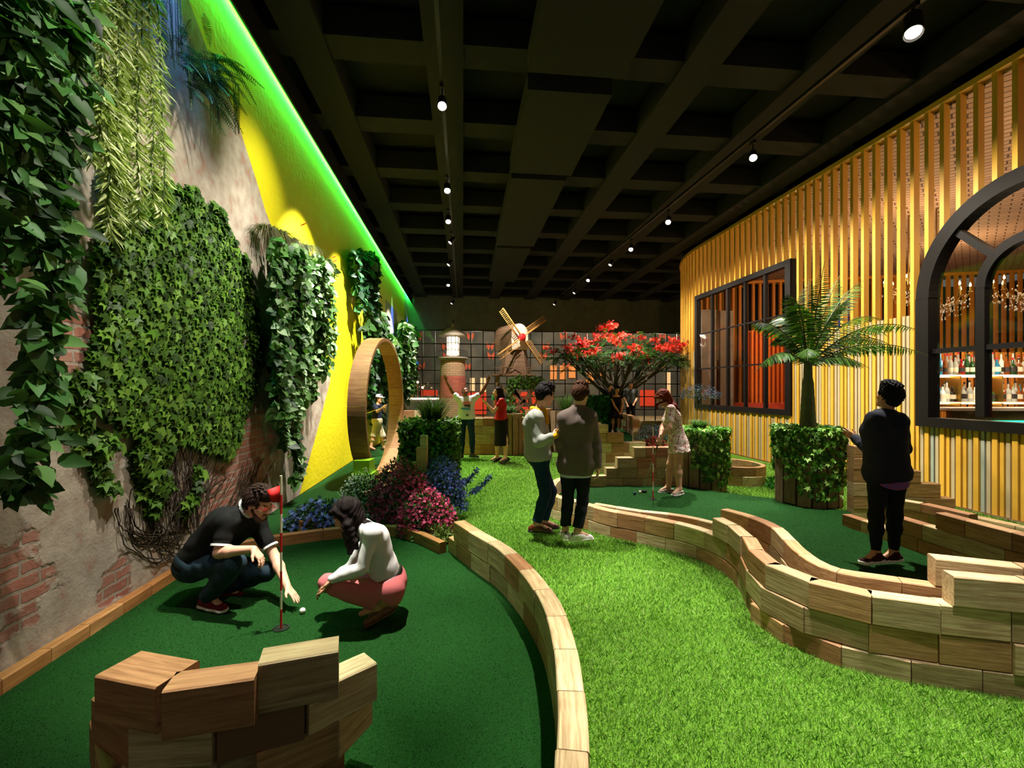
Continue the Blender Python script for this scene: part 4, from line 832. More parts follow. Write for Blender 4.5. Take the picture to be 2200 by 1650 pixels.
bush('airy grey-blue flower heads over the ivy planter by the slatted wall', (3.6, 8.9, 1.5), (.42, .2, .28), 420, ['#3f4c58', '#55626c'], 300, ['#55668a', '#48587c'], .022, .05, 'lance')
bush('low green shrub on the lawn beside the round planter ring', (4.6, 7.85, 0), (.3, .3, .2), 700, ['#2c6a1c', '#3f8028'], 4, ['#e8ead8'], .01, .06)
# flame tree
TB = A(3.45, 15.6); t = plant('flame_tree', 'broad flame tree with red blossom crown in front of the glazed back wall', 'tree', (TB[0], TB[1], 0)); g = Geo()
g.tube([(TB[0], TB[1], 0), (TB[0]+.03, TB[1], .7), (TB[0]-.02, TB[1], 1.3), (TB[0], TB[1], 1.75)], [.34, .26, .25, .22], 12)
CR = []
for k in range(15):
    a = 2*math.pi*k/15+rng.uniform(-.1, .1); R_ = rng.uniform(1.0, 2.0); e = A(TB[0]+R_*math.cos(a)*1.0, TB[1]+R_*math.sin(a)*.7, 2.55+rng.uniform(-.1, .45)); CR.append(e)
    s0 = A(TB[0]+.1*math.cos(a), TB[1]+.1*math.sin(a), rng.uniform(1.1, 1.7)); m = (s0+e)/2+A(0, 0, -.12); g.tube([s0, m, e], [.09, .05, .02], 7)
    for j in range(3): g.tube([m, (m+e)/2+rng.normal(0, .1, 3), e+rng.normal(0, .3, 3)*A(1, 1, .4)], [.035, .025, .008], 5)
obj('trunk', g, mat('grey_bark', '#4a3c28', .85, nz=(12, .4), bump=(25, .6, .02)), t, smooth=True)
CR += [A(TB[0]+x, TB[1]+y, z) for x, y, z in ((-.2, 0, 3.35), (.9, -.2, 3.2), (-1.1, -.1, 2.95), (1.5, 0, 2.9), (.3, -.4, 3.0), (-.6, .2, 3.25), (1.2, .3, 3.25), (0, .5, 3.5), (-1.75, 0, 2.75), (2.0, 0, 2.8))]
L, Fl = [], []
for e in CR:
    for j in range(44):
        b = e+rng.normal(0, .24, 3)*A(1.3, 1, .6)-A(0, 0, .06); tp = b+A(*rng.normal(0, .32, 2), rng.uniform(-.26, .1)); f, _ = frond(b, tp, .08, 16, .11, ['#1c3c12', '#2c5020', '#142c0c', '#4a7030'], droop=.15, kind='lance'); L.append(f)
    for j in range(int(rng.integers(1, 4))):
        n = 34; q = e+rng.normal(0, 1, 3)*A(.3, .25, .10)+A(0, -.05, .2)+rng.normal(0, 1, (n, 3))*A(.11, .1, .06); Fl.append(leaves('flower', q, rdir(n), rdir(n, .4)+A(0, -.5, 0), rng.uniform(.05, .11, n), lcols(n, ['#c81c10', '#e03020', '#a01408', '#f04a30'], v=.15), .5))
foliage(t, L, LEAFM); foliage(t, Fl, PETAL, 'blossoms', kind='stuff')
# dark hedge left of the far green, reeds in planters
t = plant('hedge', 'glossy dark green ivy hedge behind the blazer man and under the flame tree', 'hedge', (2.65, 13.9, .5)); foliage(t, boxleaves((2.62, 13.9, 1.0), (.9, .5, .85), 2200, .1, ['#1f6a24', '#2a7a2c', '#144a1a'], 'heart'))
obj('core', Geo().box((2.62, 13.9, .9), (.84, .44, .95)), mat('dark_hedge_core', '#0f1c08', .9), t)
t2 = post_planter('tall timber planter of reeds between the sweater man and blazer man', (1.45, 12.6), .36, 0, 1.12, ivy=0, npost=12); foliage(t2, tuft((1.45, 12.6, 1.1), 300, .62, ['#4a6a38', '#6a8a50', '#38502c'], spread=.7, up=1.0, grav=.3, w=.3), LEAFM, 'reeds')
t2 = post_planter('tall timber planter right behind the woman in the red top', (-.08, 12.1), .3, 0, 1.08, ivy=0, npost=12); foliage(t2, tuft((-.08, 12.1, 1.05), 300, .4, ['#4a6a48', '#6a8a68', '#38502c'], spread=.8, up=.8, grav=.3, w=.5), LEAFM, 'reeds')

# ---------------- grass blades ----------------
def grass(name, poly, z, dens, hgt, wid, cs, label, cat, bbox=None, holes=()):
    xs_ = [p[0] for p in poly]; ys_ = [p[1] for p in poly]; b = bbox or (min(xs_), max(xs_), min(ys_), max(ys_)); n = int((b[1]-b[0])*(b[3]-b[2])*dens)
    x = rng.uniform(b[0], b[1], n); y = rng.uniform(b[2], b[3], n); k = inpoly(x, y, poly)
    for h in holes: k &= ~inpoly(x, y, h)
    x, y = x[k], y[k]; n = len(x); a = rng.uniform(0, 2*math.pi, n); h = hgt*rng.uniform(.55, 1.15, n); ln = rng.normal(0, .45, (n, 2))*h[:, None]
    w = wid*rng.uniform(.6, 1.2, n); dx, dy = np.cos(a)*w/2, np.sin(a)*w/2; z0 = np.full(n, z-.004)
    V = np.stack([np.stack([x-dx, y-dy, z0], 1), np.stack([x+dx, y+dy, z0], 1), np.stack([x+ln[:, 0]*.4+dx*.7, y+ln[:, 1]*.4+dy*.7, z0+h*.6], 1), np.stack([x+ln[:, 0], y+ln[:, 1], z0+h], 1)], 1)
    Fx = np.array([[0, 1, 2], [0, 2, 3]])[None]+(np.arange(n)*4)[:, None, None]; C = np.repeat(lcols(n, cs, v=.22), 4, axis=0)
    V = V.reshape(-1, 3); o0 = A(b[0], b[2], z); me = mesh(name, V-o0, Fx.reshape(-1, 3), C); me.materials.append(GRASSM); o = bpy.data.objects.new(name, me); COL.objects.link(o); o.location = o0; meta(o, label, cat, kind='stuff')
GRASSM = leafmat('grass_blade', .55, .35, .25); GC = ['#5c8a30', '#749e40', '#8cb050', '#426e20', '#a8c274']
RH = np.array(RGREEN); rc = RH.mean(0); W1F = W1+[(3.9, 2.4), (4.2, 6.0), (3.97, 6.5), (3.27, 6.96), (2.9, 7.5)]
grass('lawn_grass', LAWN, 0, 15000, .030, .0042, GC, 'bright long artificial grass blades of the near path', 'grass', (.2, 4.0, 1.3, 3.4), (W1F,))
grass('lawn_grass', LAWN, 0, 7500, .032, .006, GC, 'bright artificial grass blades where the two men stand watching', 'grass', (-.9, 2.1, 3.4, 6.6), (W1F,))
grass('lawn_grass', LAWN, 0, 2200, .035, .010, GC, 'bright artificial grass of the middle of the path', 'grass', (-1.4, 1.6, 6.6, 11.5))
grass('lawn_grass', LAWN, 0, 2600, .035, .010, GC, 'bright artificial grass along the foot of the slatted wall', 'grass', (3.0, 6.6, 5.0, 10.5), (W1F,))
grass('turf_pile', LGREEN, .012, 17000, .010, .0035, ['#10360e', '#1a4c18', '#286424', '#0a280a', '#3c7a2c'], 'short dark green pile of the left putting green', 'turf', (-3.1, .4, 1.2, 5.7))
grass('turf_pile', RGREEN, ZG, 9000, .010, .0045, ['#10360e', '#1a4c18', '#245c20', '#0a280a'], 'short dark green pile of the raised right putting green', 'turf', (.5, 4.3, 2.3, 7.6))
# ---------------- people: smooth implicit bodies turned into meshes ----------------
class Field:
    def __init__(s, lo, hi, v):
        s.v = v; s.lo = A(*lo)-3*v; s.n = np.ceil((A(*hi)+3*v-s.lo)/v).astype(int)+1; s.d = np.full(s.n, 1e3, np.float32)
    def sl(s, lo, hi):
        a = np.clip(np.floor((A(*lo)-s.lo)/s.v).astype(int), 0, s.n); b = np.clip(np.ceil((A(*hi)-s.lo)/s.v).astype(int)+1, 0, s.n)
        if (b <= a).any(): return None
        ax = [s.lo[i]+s.v*np.arange(a[i], b[i]) for i in range(3)]
        return tuple(slice(a[i], b[i]) for i in range(3)), ax[0][:, None, None], ax[1][None, :, None], ax[2][None, None, :]
    def comb(s, S, d, k, mode='u'):
        c = s.d[S]
        if mode == 'u':
            if k <= 0: s.d[S] = np.minimum(c, d); return
            h = np.clip(.5+.5*(c-d)/k, 0, 1); r = c*(1-h)+d*h-k*h*(1-h); s.d[S] = r
        elif mode == 's':
            h = np.clip(.5-.5*(c+d)/k, 0, 1); s.d[S] = c*(1-h)-d*h+k*h*(1-h)
    def cone(s, a, b, ra, rb, k=.03, mode='u'):
        a, b = A(*a), A(*b); m = max(ra, rb)+k+3*s.v; q = s.sl(np.minimum(a, b)-m, np.maximum(a, b)+m)
        if q is None: return s
        S, X, Y, Z = q; ab = b-a; L2 = ab @ ab+1e-12
        px, py, pz = X-a[0], Y-a[1], Z-a[2]; t = np.clip((px*ab[0]+py*ab[1]+pz*ab[2])/L2, 0, 1)
        d = np.sqrt((px-ab[0]*t)**2+(py-ab[1]*t)**2+(pz-ab[2]*t)**2)-(ra+(rb-ra)*t); s.comb(S, d.astype(np.float32), k, mode); return s
    def ell(s, c, r, R=None, k=.02, mode='u'):
        c, r = A(*c), A(*r); m = r.max()+k+3*s.v; q = s.sl(c-m, c+m)
        if q is None: return s
        S, X, Y, Z = q; R = np.eye(3) if R is None else R; px, py, pz = X-c[0], Y-c[1], Z-c[2]
        u = [(px*R[0, i]+py*R[1, i]+pz*R[2, i]) for i in range(3)]
        k0 = np.sqrt(sum((u[i]/r[i])**2 for i in range(3))); k1 = np.sqrt(sum((u[i]/r[i]**2)**2 for i in range(3)))+1e-9
        s.comb(S, (k0*(k0-1)/k1).astype(np.float32), k, mode); return s
    def grid(s): return tuple(s.lo[i]+s.v*np.arange(s.n[i]).reshape([-1 if j == i else 1 for j in range(3)]) for i in range(3))
    def plane(s, p, n):                                              # keep the side where (x-p).n < 0
        X, Y, Z = s.grid(); n = nrm(n); s.d = np.maximum(s.d, ((X-p[0])*n[0]+(Y-p[1])*n[1]+(Z-p[2])*n[2]).astype(np.float32)); return s
    def folds(s, amp, fr=30., seed=0.):
        X, Y, Z = s.grid(); s.d += (amp*(np.sin(fr*Z+7*np.sin(fr*.23*X+seed)+4*np.sin(fr*.31*Y))*np.sin(fr*.45*X+fr*.38*Y+3*np.sin(fr*.3*Z+seed)))).astype(np.float32); return s
    def mesh(s):
        d = s.d; n = s.n; d[0] = d[-1] = 1; d[:, 0] = d[:, -1] = 1; d[:, :, 0] = d[:, :, -1] = 1; ng = d < 0
        cnt = sum(ng[i:n[0]-1+i, j:n[1]-1+j, k:n[2]-1+k].astype(np.int8) for i in (0, 1) for j in (0, 1) for k in (0, 1))
        act = (cnt > 0) & (cnt < 8); ii, jj, kk = np.nonzero(act); m = len(ii); idx = np.full(act.shape, -1, np.int64); idx[ii, jj, kk] = np.arange(m)
        P_ = np.zeros((m, 3)); w = np.zeros(m)
        for ax in range(3):
            for p in (0, 1):
                for q in (0, 1):
                    o = [0, 0, 0]; o[(ax+1) % 3] = p; o[(ax+2) % 3] = q; e = list(o); e[ax] = 1
                    d0 = d[ii+o[0], jj+o[1], kk+o[2]]; d1 = d[ii+e[0], jj+e[1], kk+e[2]]; c = (d0 < 0) != (d1 < 0)
                    t = np.where(c, d0/np.where(c, d0-d1, 1), 0)
                    for a in range(3): P_[:, a] += np.where(c, o[a]+(t if a == ax else 0), 0)
                    w += c
        P_ = (P_/w[:, None]+np.stack([ii, jj, kk], 1))*s.v+s.lo; Q = []
        for ax in range(3):
            u, v = (ax+1) % 3, (ax+2) % 3; a = [slice(1, -1)]*3; b = [slice(1, -1)]*3; a[ax] = slice(0, -1); b[ax] = slice(1, None)
            s0 = ng[tuple(a)]; s1 = ng[tuple(b)]; g = np.stack(np.nonzero(s0 != s1), 1); off = A(1, 1, 1).astype(int); off[ax] = 0; g = g+off
            sg = ng[g[:, 0], g[:, 1], g[:, 2]]
            def I(du, dv): h = g.copy(); h[:, u] += du; h[:, v] += dv; return idx[h[:, 0], h[:, 1], h[:, 2]]
            q = np.stack([I(-1, -1), I(0, -1), I(0, 0), I(-1, 0)], 1); q[~sg] = q[~sg][:, ::-1]; Q.append(q)
        Q = np.vstack(Q); Q = Q[(Q >= 0).all(1)]; return P_, Q
def fobj(name, f, m, parent, cond=None, iters=1, **k):
    V, Q = f.mesh()
    if not len(V): return None
    fm = None
    if cond is not None: fm = cond(V[Q].mean(1))
    o = obj(name, (V, Q), m, parent, smooth=True, fmat=fm, **k); return o

def skin(n, c): return mat(n, c, .5, nz=(18, .12), spec=.35)
SK_L = skin('fair_skin', '#e3ab8e'); SK_M = skin('tan_skin', '#c98f6c'); SK_D = skin('dark_skin', '#6b3f2a'); EYEW = mat('eye_white', '#e8e2da', .3); IRIS = mat('iris', '#2a1810', .3)
LIP = mat('lips', '#b0605a', .4)
def cloth(n, c, rough=.85, nz=None, bump=(220, .35, .003), **k): return mat(n, c, rough, nz=nz, bump=bump, spec=.2, **k)
def frame(f, up):
    f = nrm(f); r = nrm(np.cross(f, up)); u = np.cross(r, f); return np.stack([r, f, u], 1)      # columns right, forward, up
def arm_pts(a, b, l1, l2, pole):
    """elbow or knee position from the two ends"""
    a, b = A(*a), A(*b); d = b-a; D = min(np.linalg.norm(d), l1+l2-.002); d = nrm(d); x = (l1*l1-l2*l2+D*D)/(2*D); h = math.sqrt(max(l1*l1-x*x, 0)); p = A(*pole)-a; p = nrm(p-d*(p @ d)); return a+d*x+p*h
def hand(f, w, d, n, th, s=1., curl=.35, spread=.12):
    s = s*.93
    """w wrist, d finger direction, n palm normal, th thumb side"""
    d, n = nrm(d), nrm(n); n = nrm(n-d*(n @ d)); t = nrm(np.cross(d, n)); t = t if t @ A(*th) > 0 else -t
    for i, (o, L, r) in enumerate(((.030, .072, .0092), (.010, .080, .0095), (-.010, .076, .0090), (-.029, .060, .0080))):
        k0 = w+s*(t*o*.7+d*.015); k1 = w+s*(t*o+d*(.088-.006*abs(i-1))); f.cone(k0, k1, .014*s, .0115*s, .014*s)
        p = k1; dd = nrm(d+t*spread*(1.2-i*.8)); a = 0.
        for j, fr in enumerate((.46, .31, .23)):
            a += curl*(.7 if j == 0 else 1.); q = p+s*L*fr*(dd*math.cos(a)+n*math.sin(a)); f.cone(p, q, r*s*(1-.1*j), r*s*(.9-.1*j), .004*s); p = q
    b = w+s*(t*.022+d*.022); c = b+s*(t*.032+d*.03+n*.012); f.cone(b, c, .016*s, .011*s, .012*s); e = c+s*(t*.012+d*.030+n*.008); f.cone(c, e, .0105*s, .0085*s, .005*s); f.cone(w+s*(n*.006-t*.015+d*.03), w+s*(n*.006+t*.015+d*.04), .014*s, .014*s, .012*s)
def head(f, c, H, s=1., chin=1.):
    def w(x, y, z): return c+H @ (A(x, y, z)*s)
    f.ell(w(0, -.016, .032), A(.075, .095, .084)*s, H, .02*s); f.ell(w(0, .024, -.035), A(.058, .062, .074)*s, H, .03*s)
    f.cone(w(-.02, .066, -.093), w(.02, .066, -.093), .020*s*chin, .020*s*chin, .03*s); f.cone(w(-.05, .01, -.06), w(.05, .01, -.06), .016*s, .016*s, .03*s)
    f.cone(w(-.045, .060, -.018), w(-.03, .07, -.022), .016*s, .014*s, .02*s); f.cone(w(.045, .060, -.018), w(.03, .07, -.022), .016*s, .014*s, .02*s)
    for x in (-.031, .031): f.ell(w(x, .092, .010), A(.017, .013, .011)*s, H, .012*s, 's'); f.ell(w(x, .074, .009), A(.0135, .0135, .0125)*s, H, .002*s)
    f.cone(w(-.034, .080, .030), w(.034, .080, .030), .008*s, .008*s, .014*s)
    f.cone(w(0, .082, .012), w(0, .104, -.024), .008*s, .0125*s, .010*s); f.cone(w(-.012, .092, -.027), w(.012, .092, -.027), .008*s, .008*s, .006*s)
    f.ell(w(0, .086, -.055), A(.024, .011, .0065)*s, H, .005*s); f.ell(w(0, .085, -.066), A(.020, .011, .0075)*s, H, .005*s)
    for x in (-1, 1): f.ell(w(x*.077, -.006, -.004), A(.008, .019, .031)*s, H, .008*s); f.ell(w(x*.083, .0, -.002), A(.005, .010, .018)*s, H, .003*s, 's')
def facecond(c, H, s, female):
    def cond(Cn):
        L = (Cn-c) @ H/s; m = np.zeros(len(L), int); x, y, z = np.abs(L[:, 0]), L[:, 1], L[:, 2]
        m[(np.hypot(x-.031, z-.009) < .0115) & (y > .068) & (np.abs(z-.009) < .0075)] = 1
        m[(np.hypot(x-.031, z-.009) < .0062) & (y > .068)] = 2
        m[(x < .023) & (y > .082) & (z < -.050) & (z > -.073)] = 3
        m[(np.abs(x-.031) < .018) & (np.abs(z-.030-.004*np.sin((x-.015)*90)) < .0038) & (y > .066)] = 4
        return m
    return cond
def person(label, J, cat='person', s=1., fem=False, skinm=SK_L, top=None, bot=None, vox=.0065, shoes=None, hairc='#2a1a12', hair=None, browc='#2a1a12', hands=None, wide=1., group=None, belly=0.):
    g = {k: (A(*v) if hasattr(v, '__len__') and k not in ('noarm',) else v) for k, v in J.items()}
    fx = (.88 if fem else 1.)*s; pel, ch, nk, hd = g['pel'], g['chest'], g['neck'], g['head']
    H = frame(g['face'], g.get('hup', A(0, 0, 1))); R = nrm(g['sh_r']-g['sh_l']); hv = nrm(g.get('hipv', R)); sp = nrm(ch-pel)
    hip = {k: pel+hv*(-.088 if k == 'l' else .088)*s-sp*.01 for k in 'lr'}; base = thing('person', label, cat, (pel[0], pel[1], min(g['an_l'][2], g['an_r'][2])-.09*s), group)
    allp = np.array([v for k, v in g.items() if k not in ('face', 'hup', 'hipv', 'toe_l', 'toe_r', 'bfwd')]); lo, hi = allp.min(0)-.26*s, allp.max(0)+.26*s; lo[2] = min(g['an_l'][2], g['an_r'][2])-.12*s; hi[2] = max(allp[:, 2].max()+.2*s, hd[2]+.2*s)
    fwd = nrm(np.cross(sp, R)); fwd = -fwd if fwd @ g.get('bfwd', g['face']) < 0 else fwd
    def torso(f, o, k=.07, hips=True):
        if hips: f.cone(hip['l']+sp*.03, hip['r']+sp*.03, (.112*(1.06 if fem else 1))*s+o, (.112*(1.06 if fem else 1))*s+o, .06*s)
        ws = pel+(ch-pel)*.42
        for q in (-1, 1):
            f.cone(pel+hv*q*.06*s+sp*.05*s, ws+(R*.5+hv*.5)*q*.05*s*wide, .105*fx*wide+o, (.088 if fem else .105)*s*wide+o, .05*s)
            f.cone(ws+(R*.5+hv*.5)*q*.05*s*wide, ch+R*q*.075*s, (.088 if fem else .105)*s*wide+o, (.100 if fem else .112)*s+o, .05*s)
            f.cone(ch+R*q*.06*s+sp*.03*s, (g['sh_l'] if q < 0 else g['sh_r'])*.93+nk*.07, .085*fx+o, .052*fx+o, .05*s)
            f.cone(nk-sp*.02*s, (g['sh_l'] if q < 0 else g['sh_r']), .048*fx+o, .05*fx+o, .06*s)
        if fem:
            for q in (-1, 1): f.ell(ch+R*q*.065*s+fwd*.085*s-sp*.05*s, A(.055, .055, .055)*s+o, None, .03*s)
        if belly: f.ell(ws+fwd*belly, A(.11, .11, .13)*s+o, None, .06*s)
    def arm(f, k, o, t1=2., cuff=0.):
        a, e, w = g['sh_'+k], g['el_'+k], g['wr_'+k]; r = [.050*fx, .040*fx, .034*fx, .026*fx]
        if t1 >= 1: f.cone(a, e, r[0]+o, r[1]+o, (.03 if o <= 0 else .014)*s)
        else: f.cone(a, a+(e-a)*t1, r[0]+o, r[0]+(r[1]-r[0])*t1+o*1.3, .03*s)
        if t1 > 1: t = min(t1-1, 1.); f.cone(e, e+(w-e)*.3*min(t, 1), r[1]+o, r[1]*1.02+o, .02*s); f.cone(e+(w-e)*.3*t, e+(w-e)*t, r[1]*1.02+o, r[1]+(r[3]-r[1])*t+o+cuff, .02*s)
    def leg(f, k, o, t1=2., flare=0.):
        a, e, w = hip[k], g['kn_'+k], g['an_'+k]; r = [.088*s, .055*s, .052*s, .036*s]; t = min(t1, 1)
        f.cone(a, a+(e-a)*t, r[0]+o, r[0]+(r[1]-r[0])*t+o+(flare if t1 <= 1 else 0), .04*s)
        if t1 > 1:
            t = t1-1; bk = nrm(np.cross(np.cross(e-a, w-e), w-e)) if np.linalg.norm(np.cross(e-a, w-e)) > 1e-3 else A(0, 0, 0); m = e+(w-e)*.32
            f.cone(e, m, r[1]+o, .054*s+o, .03*s); f.cone(m, e+(w-e)*t, .054*s+o, r[3]+o+flare+(.054*s-r[3])*(1-t), .03*s)
    # skin: one continuous body
    f = Field(lo, hi, vox); torso(f, -.004); hs = s
    f.cone(nk-sp*.02, hd+H @ (A(0, -.02, -.05)*s), .052*fx, .050*fx, .03*s)
    for k in 'lr':
        arm(f, k, 0.); leg(f, k, -.004 if bot and bot.get('kind') in ('trousers',) else 0.)
        td = nrm(g.get('toe_'+k, g['face']*A(1, 1, 0))); f.cone(g['an_'+k], g['an_'+k]+td*.13*s-A(0, 0, .05*s), .034*s, .022*s, .03*s)
        w = g['wr_'+k]; hh = (hands or {}).get(k); d = nrm(w-g['el_'+k])
        dd, nn, tt, cu = hh if hh else (d, A(-d[1]*0, -1, 0) if abs(d[1]) < .8 else A(1, 0, 0), fwd, .35)
        hand(f, w, dd, nn, tt, s*(.92 if fem else 1.), cu)
    head(f, hd, H, s, .85 if fem else 1.)
    brow = mat('brow_'+browc.strip('#'), browc, .8)
    body = fobj('body', f, [skinm, EYEW, IRIS, LIP, brow], base, facecond(hd, H, s, fem), label=None)
    # clothes
    if top:
        ft = Field(lo, hi, vox); o = top.get('off', .014)*s; torso(ft, o, hips=top.get('long', True))
        for k in 'lr':
            if top.get('sleeve', 2.) > 0: arm(ft, k, o, top.get('sleeve', 2.), top.get('cuff', 0))
            if top.get('sleeve', 2.) < 1.98 and top.get('sleeve', 2.) > 0:
                t = top['sleeve']; a, e, w = g['sh_'+k], g['el_'+k], g['wr_'+k]; p, d = (a+(e-a)*t, nrm(e-a)) if t <= 1 else (e+(w-e)*(t-1), nrm(w-e))
        for q in top.get('extra', ()): q(ft, g, hip, sp, fwd, R)
        if top.get('fold'): ft.folds(top['fold'], top.get('ff', 34.), len(label))
        hm = pel-sp*top.get('hem', .06)*s; ax = -sp
        X, Y, Z = ft.grid(); dist = (X-hm[0])*ax[0]+(Y-hm[1])*ax[1]+(Z-hm[2])*ax[2]; rad = np.sqrt((X-pel[0])**2+(Y-pel[1])**2+(Z-pel[2])**2)
        cutm = (dist+top.get('wave', 0)*np.sin(60*X+45*Y)).astype(np.float32); near = np.where(dist > -.02, cutm, -1e3) if not top.get('armsafe') else np.where(rad < top['armsafe'], cutm, -1e3)
        ft.d = np.maximum(ft.d, near.astype(np.float32))
        # neck opening
        nd = H[:, 2]*.4+sp*.6; p = nk+nrm(nd)*top.get('neck', .022)*s; dn = nrm(nd+fwd*top.get('ndip', .35)); q = (X-p[0])*dn[0]+(Y-p[1])*dn[1]+(Z-p[2])*dn[2]; rn = np.sqrt((X-nk[0])**2+(Y-nk[1])**2+(Z-nk[2])**2)
        ft.d = np.where(rn < .16*s, np.maximum(ft.d, q.astype(np.float32)), ft.d)
        fobj(top.get('name', 'shirt'), ft, top['mat'], base, top.get('cond') and top['cond'](g, hip, sp, fwd, R), label=top.get('label'))
        if top.get('trim'):
            for k in 'lr':
                a, e = g['sh_'+k], g['el_'+k]; p = a+(e-a)*top['sleeve']; d = nrm(e-a); r = .050*fx+(-.010*fx)*top['sleeve']+o*1.3; q0 = p+d*r*.72
                obj('sleeve_trim', Geo().lathe(q0, [(r*.78, 0), (r*1.04, 0), (r*1.04, .016), (r*.78, .016)], 24, d), top['trim'], base)
            r = .056*fx; p = nk+nrm(nd)*(top.get('neck', .022)-.004)*s; dn_ = nrm(nd+fwd*.35); g2 = Geo(); x = nrm(R); y = nrm(np.cross(dn_, x)); g2.tube([p+x*r*1.15*math.cos(a)+y*r*1.3*math.sin(a) for a in np.linspace(0, 2*math.pi, 25)], .011*s, 8); obj('neck_trim', g2, top['trim'], base, smooth=True)
    if bot:
        fb_ = Field(lo, hi, vox); o = bot.get('off', .010)*s; kind = bot['kind']
        def clipw(f_):
            wp_ = pel+sp*bot.get('waist', .13)*s; X, Y, Z = f_.grid(); q = ((X-wp_[0])*sp[0]+(Y-wp_[1])*sp[1]+(Z-wp_[2])*sp[2]).astype(np.float32); f_.d = np.maximum(f_.d, q)
        if kind in ('trousers', 'shorts'):
            t1 = bot.get('len', 1.93); fb_.cone(hip['l']+sp*.03, hip['r']+sp*.03, .116*s+o, .116*s+o, .06*s)
            for q in (-1, 1): fb_.cone(pel+hv*q*.06*s+sp*.05*s, pel+hv*q*.05*s+sp*.16*s, .108*fx+o, .10*fx+o, .05*s)
            clipw(fb_)
            for k in 'lr':
                leg(fb_, k, o, t1, bot.get('flare', 0)); 
            if bot.get('fold'): fb_.folds(bot['fold'], 30., 2.+len(label))
            for k in 'lr':
                a, e, w = hip[k], g['kn_'+k], g['an_'+k]; p, d = ((e+(w-e)*(t1-1)), nrm(w-e)) if t1 > 1 else (a+(e-a)*t1, nrm(e-a)); X, Y, Z = fb_.grid(); rr = np.sqrt((X-p[0])**2+(Y-p[1])**2+(Z-p[2])**2); q = ((X-p[0])*d[0]+(Y-p[1])*d[1]+(Z-p[2])*d[2]).astype(np.float32); fb_.d = np.where(rr < .13*s, np.maximum(fb_.d, q), fb_.d)
        else:   # skirt or dress skirt
            hem = A(*bot['hem']); wst = pel+sp*.10*s; n = 10; hw = bot['hw']; hr = bot['hr']
            for q in (-1, 1):
                fb_.cone(wst+hv*q*.035*s, pel+hv*q*.07*s-sp*.01, .092*s+o, .118*s+o, .04*s); fb_.cone(pel+hv*q*.078*s, hem+hv*q*hw, .120*s+o, hr, .05*s)
            if bot.get('fold'): fb_.folds(bot['fold'], bot.get('ff', 26.), 2.)
            d = nrm(hem-pel); X, Y, Z = fb_.grid(); fb_.d = np.maximum(fb_.d, ((X-hem[0])*d[0]+(Y-hem[1])*d[1]+(Z-hem[2])*d[2]+.008*np.sin(70*X+30*Y)).astype(np.float32))
        if kind not in ('trousers', 'shorts'): clipw(fb_)
        fobj(bot.get('name', 'trousers' if kind == 'trousers' else kind), fb_, bot['mat'], base)
        if bot.get('belt'):
            c = pel+sp*(bot.get('waist', .13)-.018)*s; fk = Field(c-.25, c+.25, vox*.8)
            for q in (-1, 1): fk.cone(c-sp*.08+hv*q*.055*s, c+sp*.08+hv*q*.05*s, .112*fx+o+.012, .106*fx+o+.012, .05*s)
            fk.plane(c+sp*.018, sp); fk.plane(c-sp*.018, -sp); fobj('belt', fk, bot['belt'], base)
    if hair:
        fh = Field(hd-.36*s, hd+.36*s, vox*.85)
        hair(fh, lambda x, y, z: hd+H @ (A(x, y, z)*s), H, s, g); fobj('hair', fh, mat('hair_'+hairc.strip('#'), hairc, .75, nz=(60, .5), bump=(90, .6, .006), sc=(1, 1, .35), spec=.15), base)
    if shoes:
        for k in 'lr':
            an = g['an_'+k]; td = nrm(g.get('toe_'+k, g['face']*A(1, 1, 0))); hh = shoes.get('pitch', {}).get(k, 0.); up = nrm(A(0, 0, 1)+td*0); sd = nrm(np.cross(td, up)); th = math.radians(hh)
            T = nrm(td*math.cos(th)-A(0, 0, 1)*math.sin(th)); U = nrm(np.cross(sd, T)); U = U if U[2] > 0 else -U
            ground = an-U*.088*s; L = .255*s*(.9 if fem else 1); Rm = np.stack([sd, T, U], 1)
            fs = Field(an-.28*s, an+.28*s, vox*.8); c0 = ground-T*.055*s
            fs.cone(c0+U*.036*s, c0+T*.10*s+U*.034*s, .036*s, .037*s, .02*s); fs.cone(c0+T*.10*s+U*.026*s, c0+T*(L-.055*s)+U*.020*s, .040*s, .034*s, .02*s); fs.cone(c0+T*(L-.06*s)+U*.018*s-sd*.012*s, c0+T*(L-.045*s)+U*.016*s+sd*.012*s, .030*s, .029*s, .02*s)
            if not shoes.get('low'): fs.cone(an-U*.02*s, c0+T*.11*s+U*.05*s, .044*s, .030*s, .03*s); fs.cone(an+U*.0, an-U*.03*s, .043*s, .045*s, .02*s); fs.plane(an+U*shoes.get('top', .012)*s, U)
            else: fs.plane(ground+U*.060*s, U+T*.15)
            fs.plane(ground+U*.014*s, -U); so = fobj('shoe', fs, shoes['mat'], base)
            fo = Field(an-.28*s, an+.28*s, vox*.8); e = .004*s
            fo.cone(c0+U*.01*s, c0+T*.10*s+U*.01*s, .037*s+e, .036*s+e, .02*s); fo.cone(c0+T*.10*s+U*.01*s, c0+T*(L-.055*s)+U*.01*s, .039*s+e, .037*s+e, .02*s); fo.cone(c0+T*(L-.062*s)+U*.01*s-sd*.008, c0+T*(L-.046*s)+U*.01*s+sd*.008, .032*s+e, .031*s+e, .02*s)
            fo.plane(ground+U*shoes.get('sole', .02)*s, U); fo.plane(ground-U*.001, -U)
            if so: fobj('sole', fo, shoes['solem'], so)
    return base
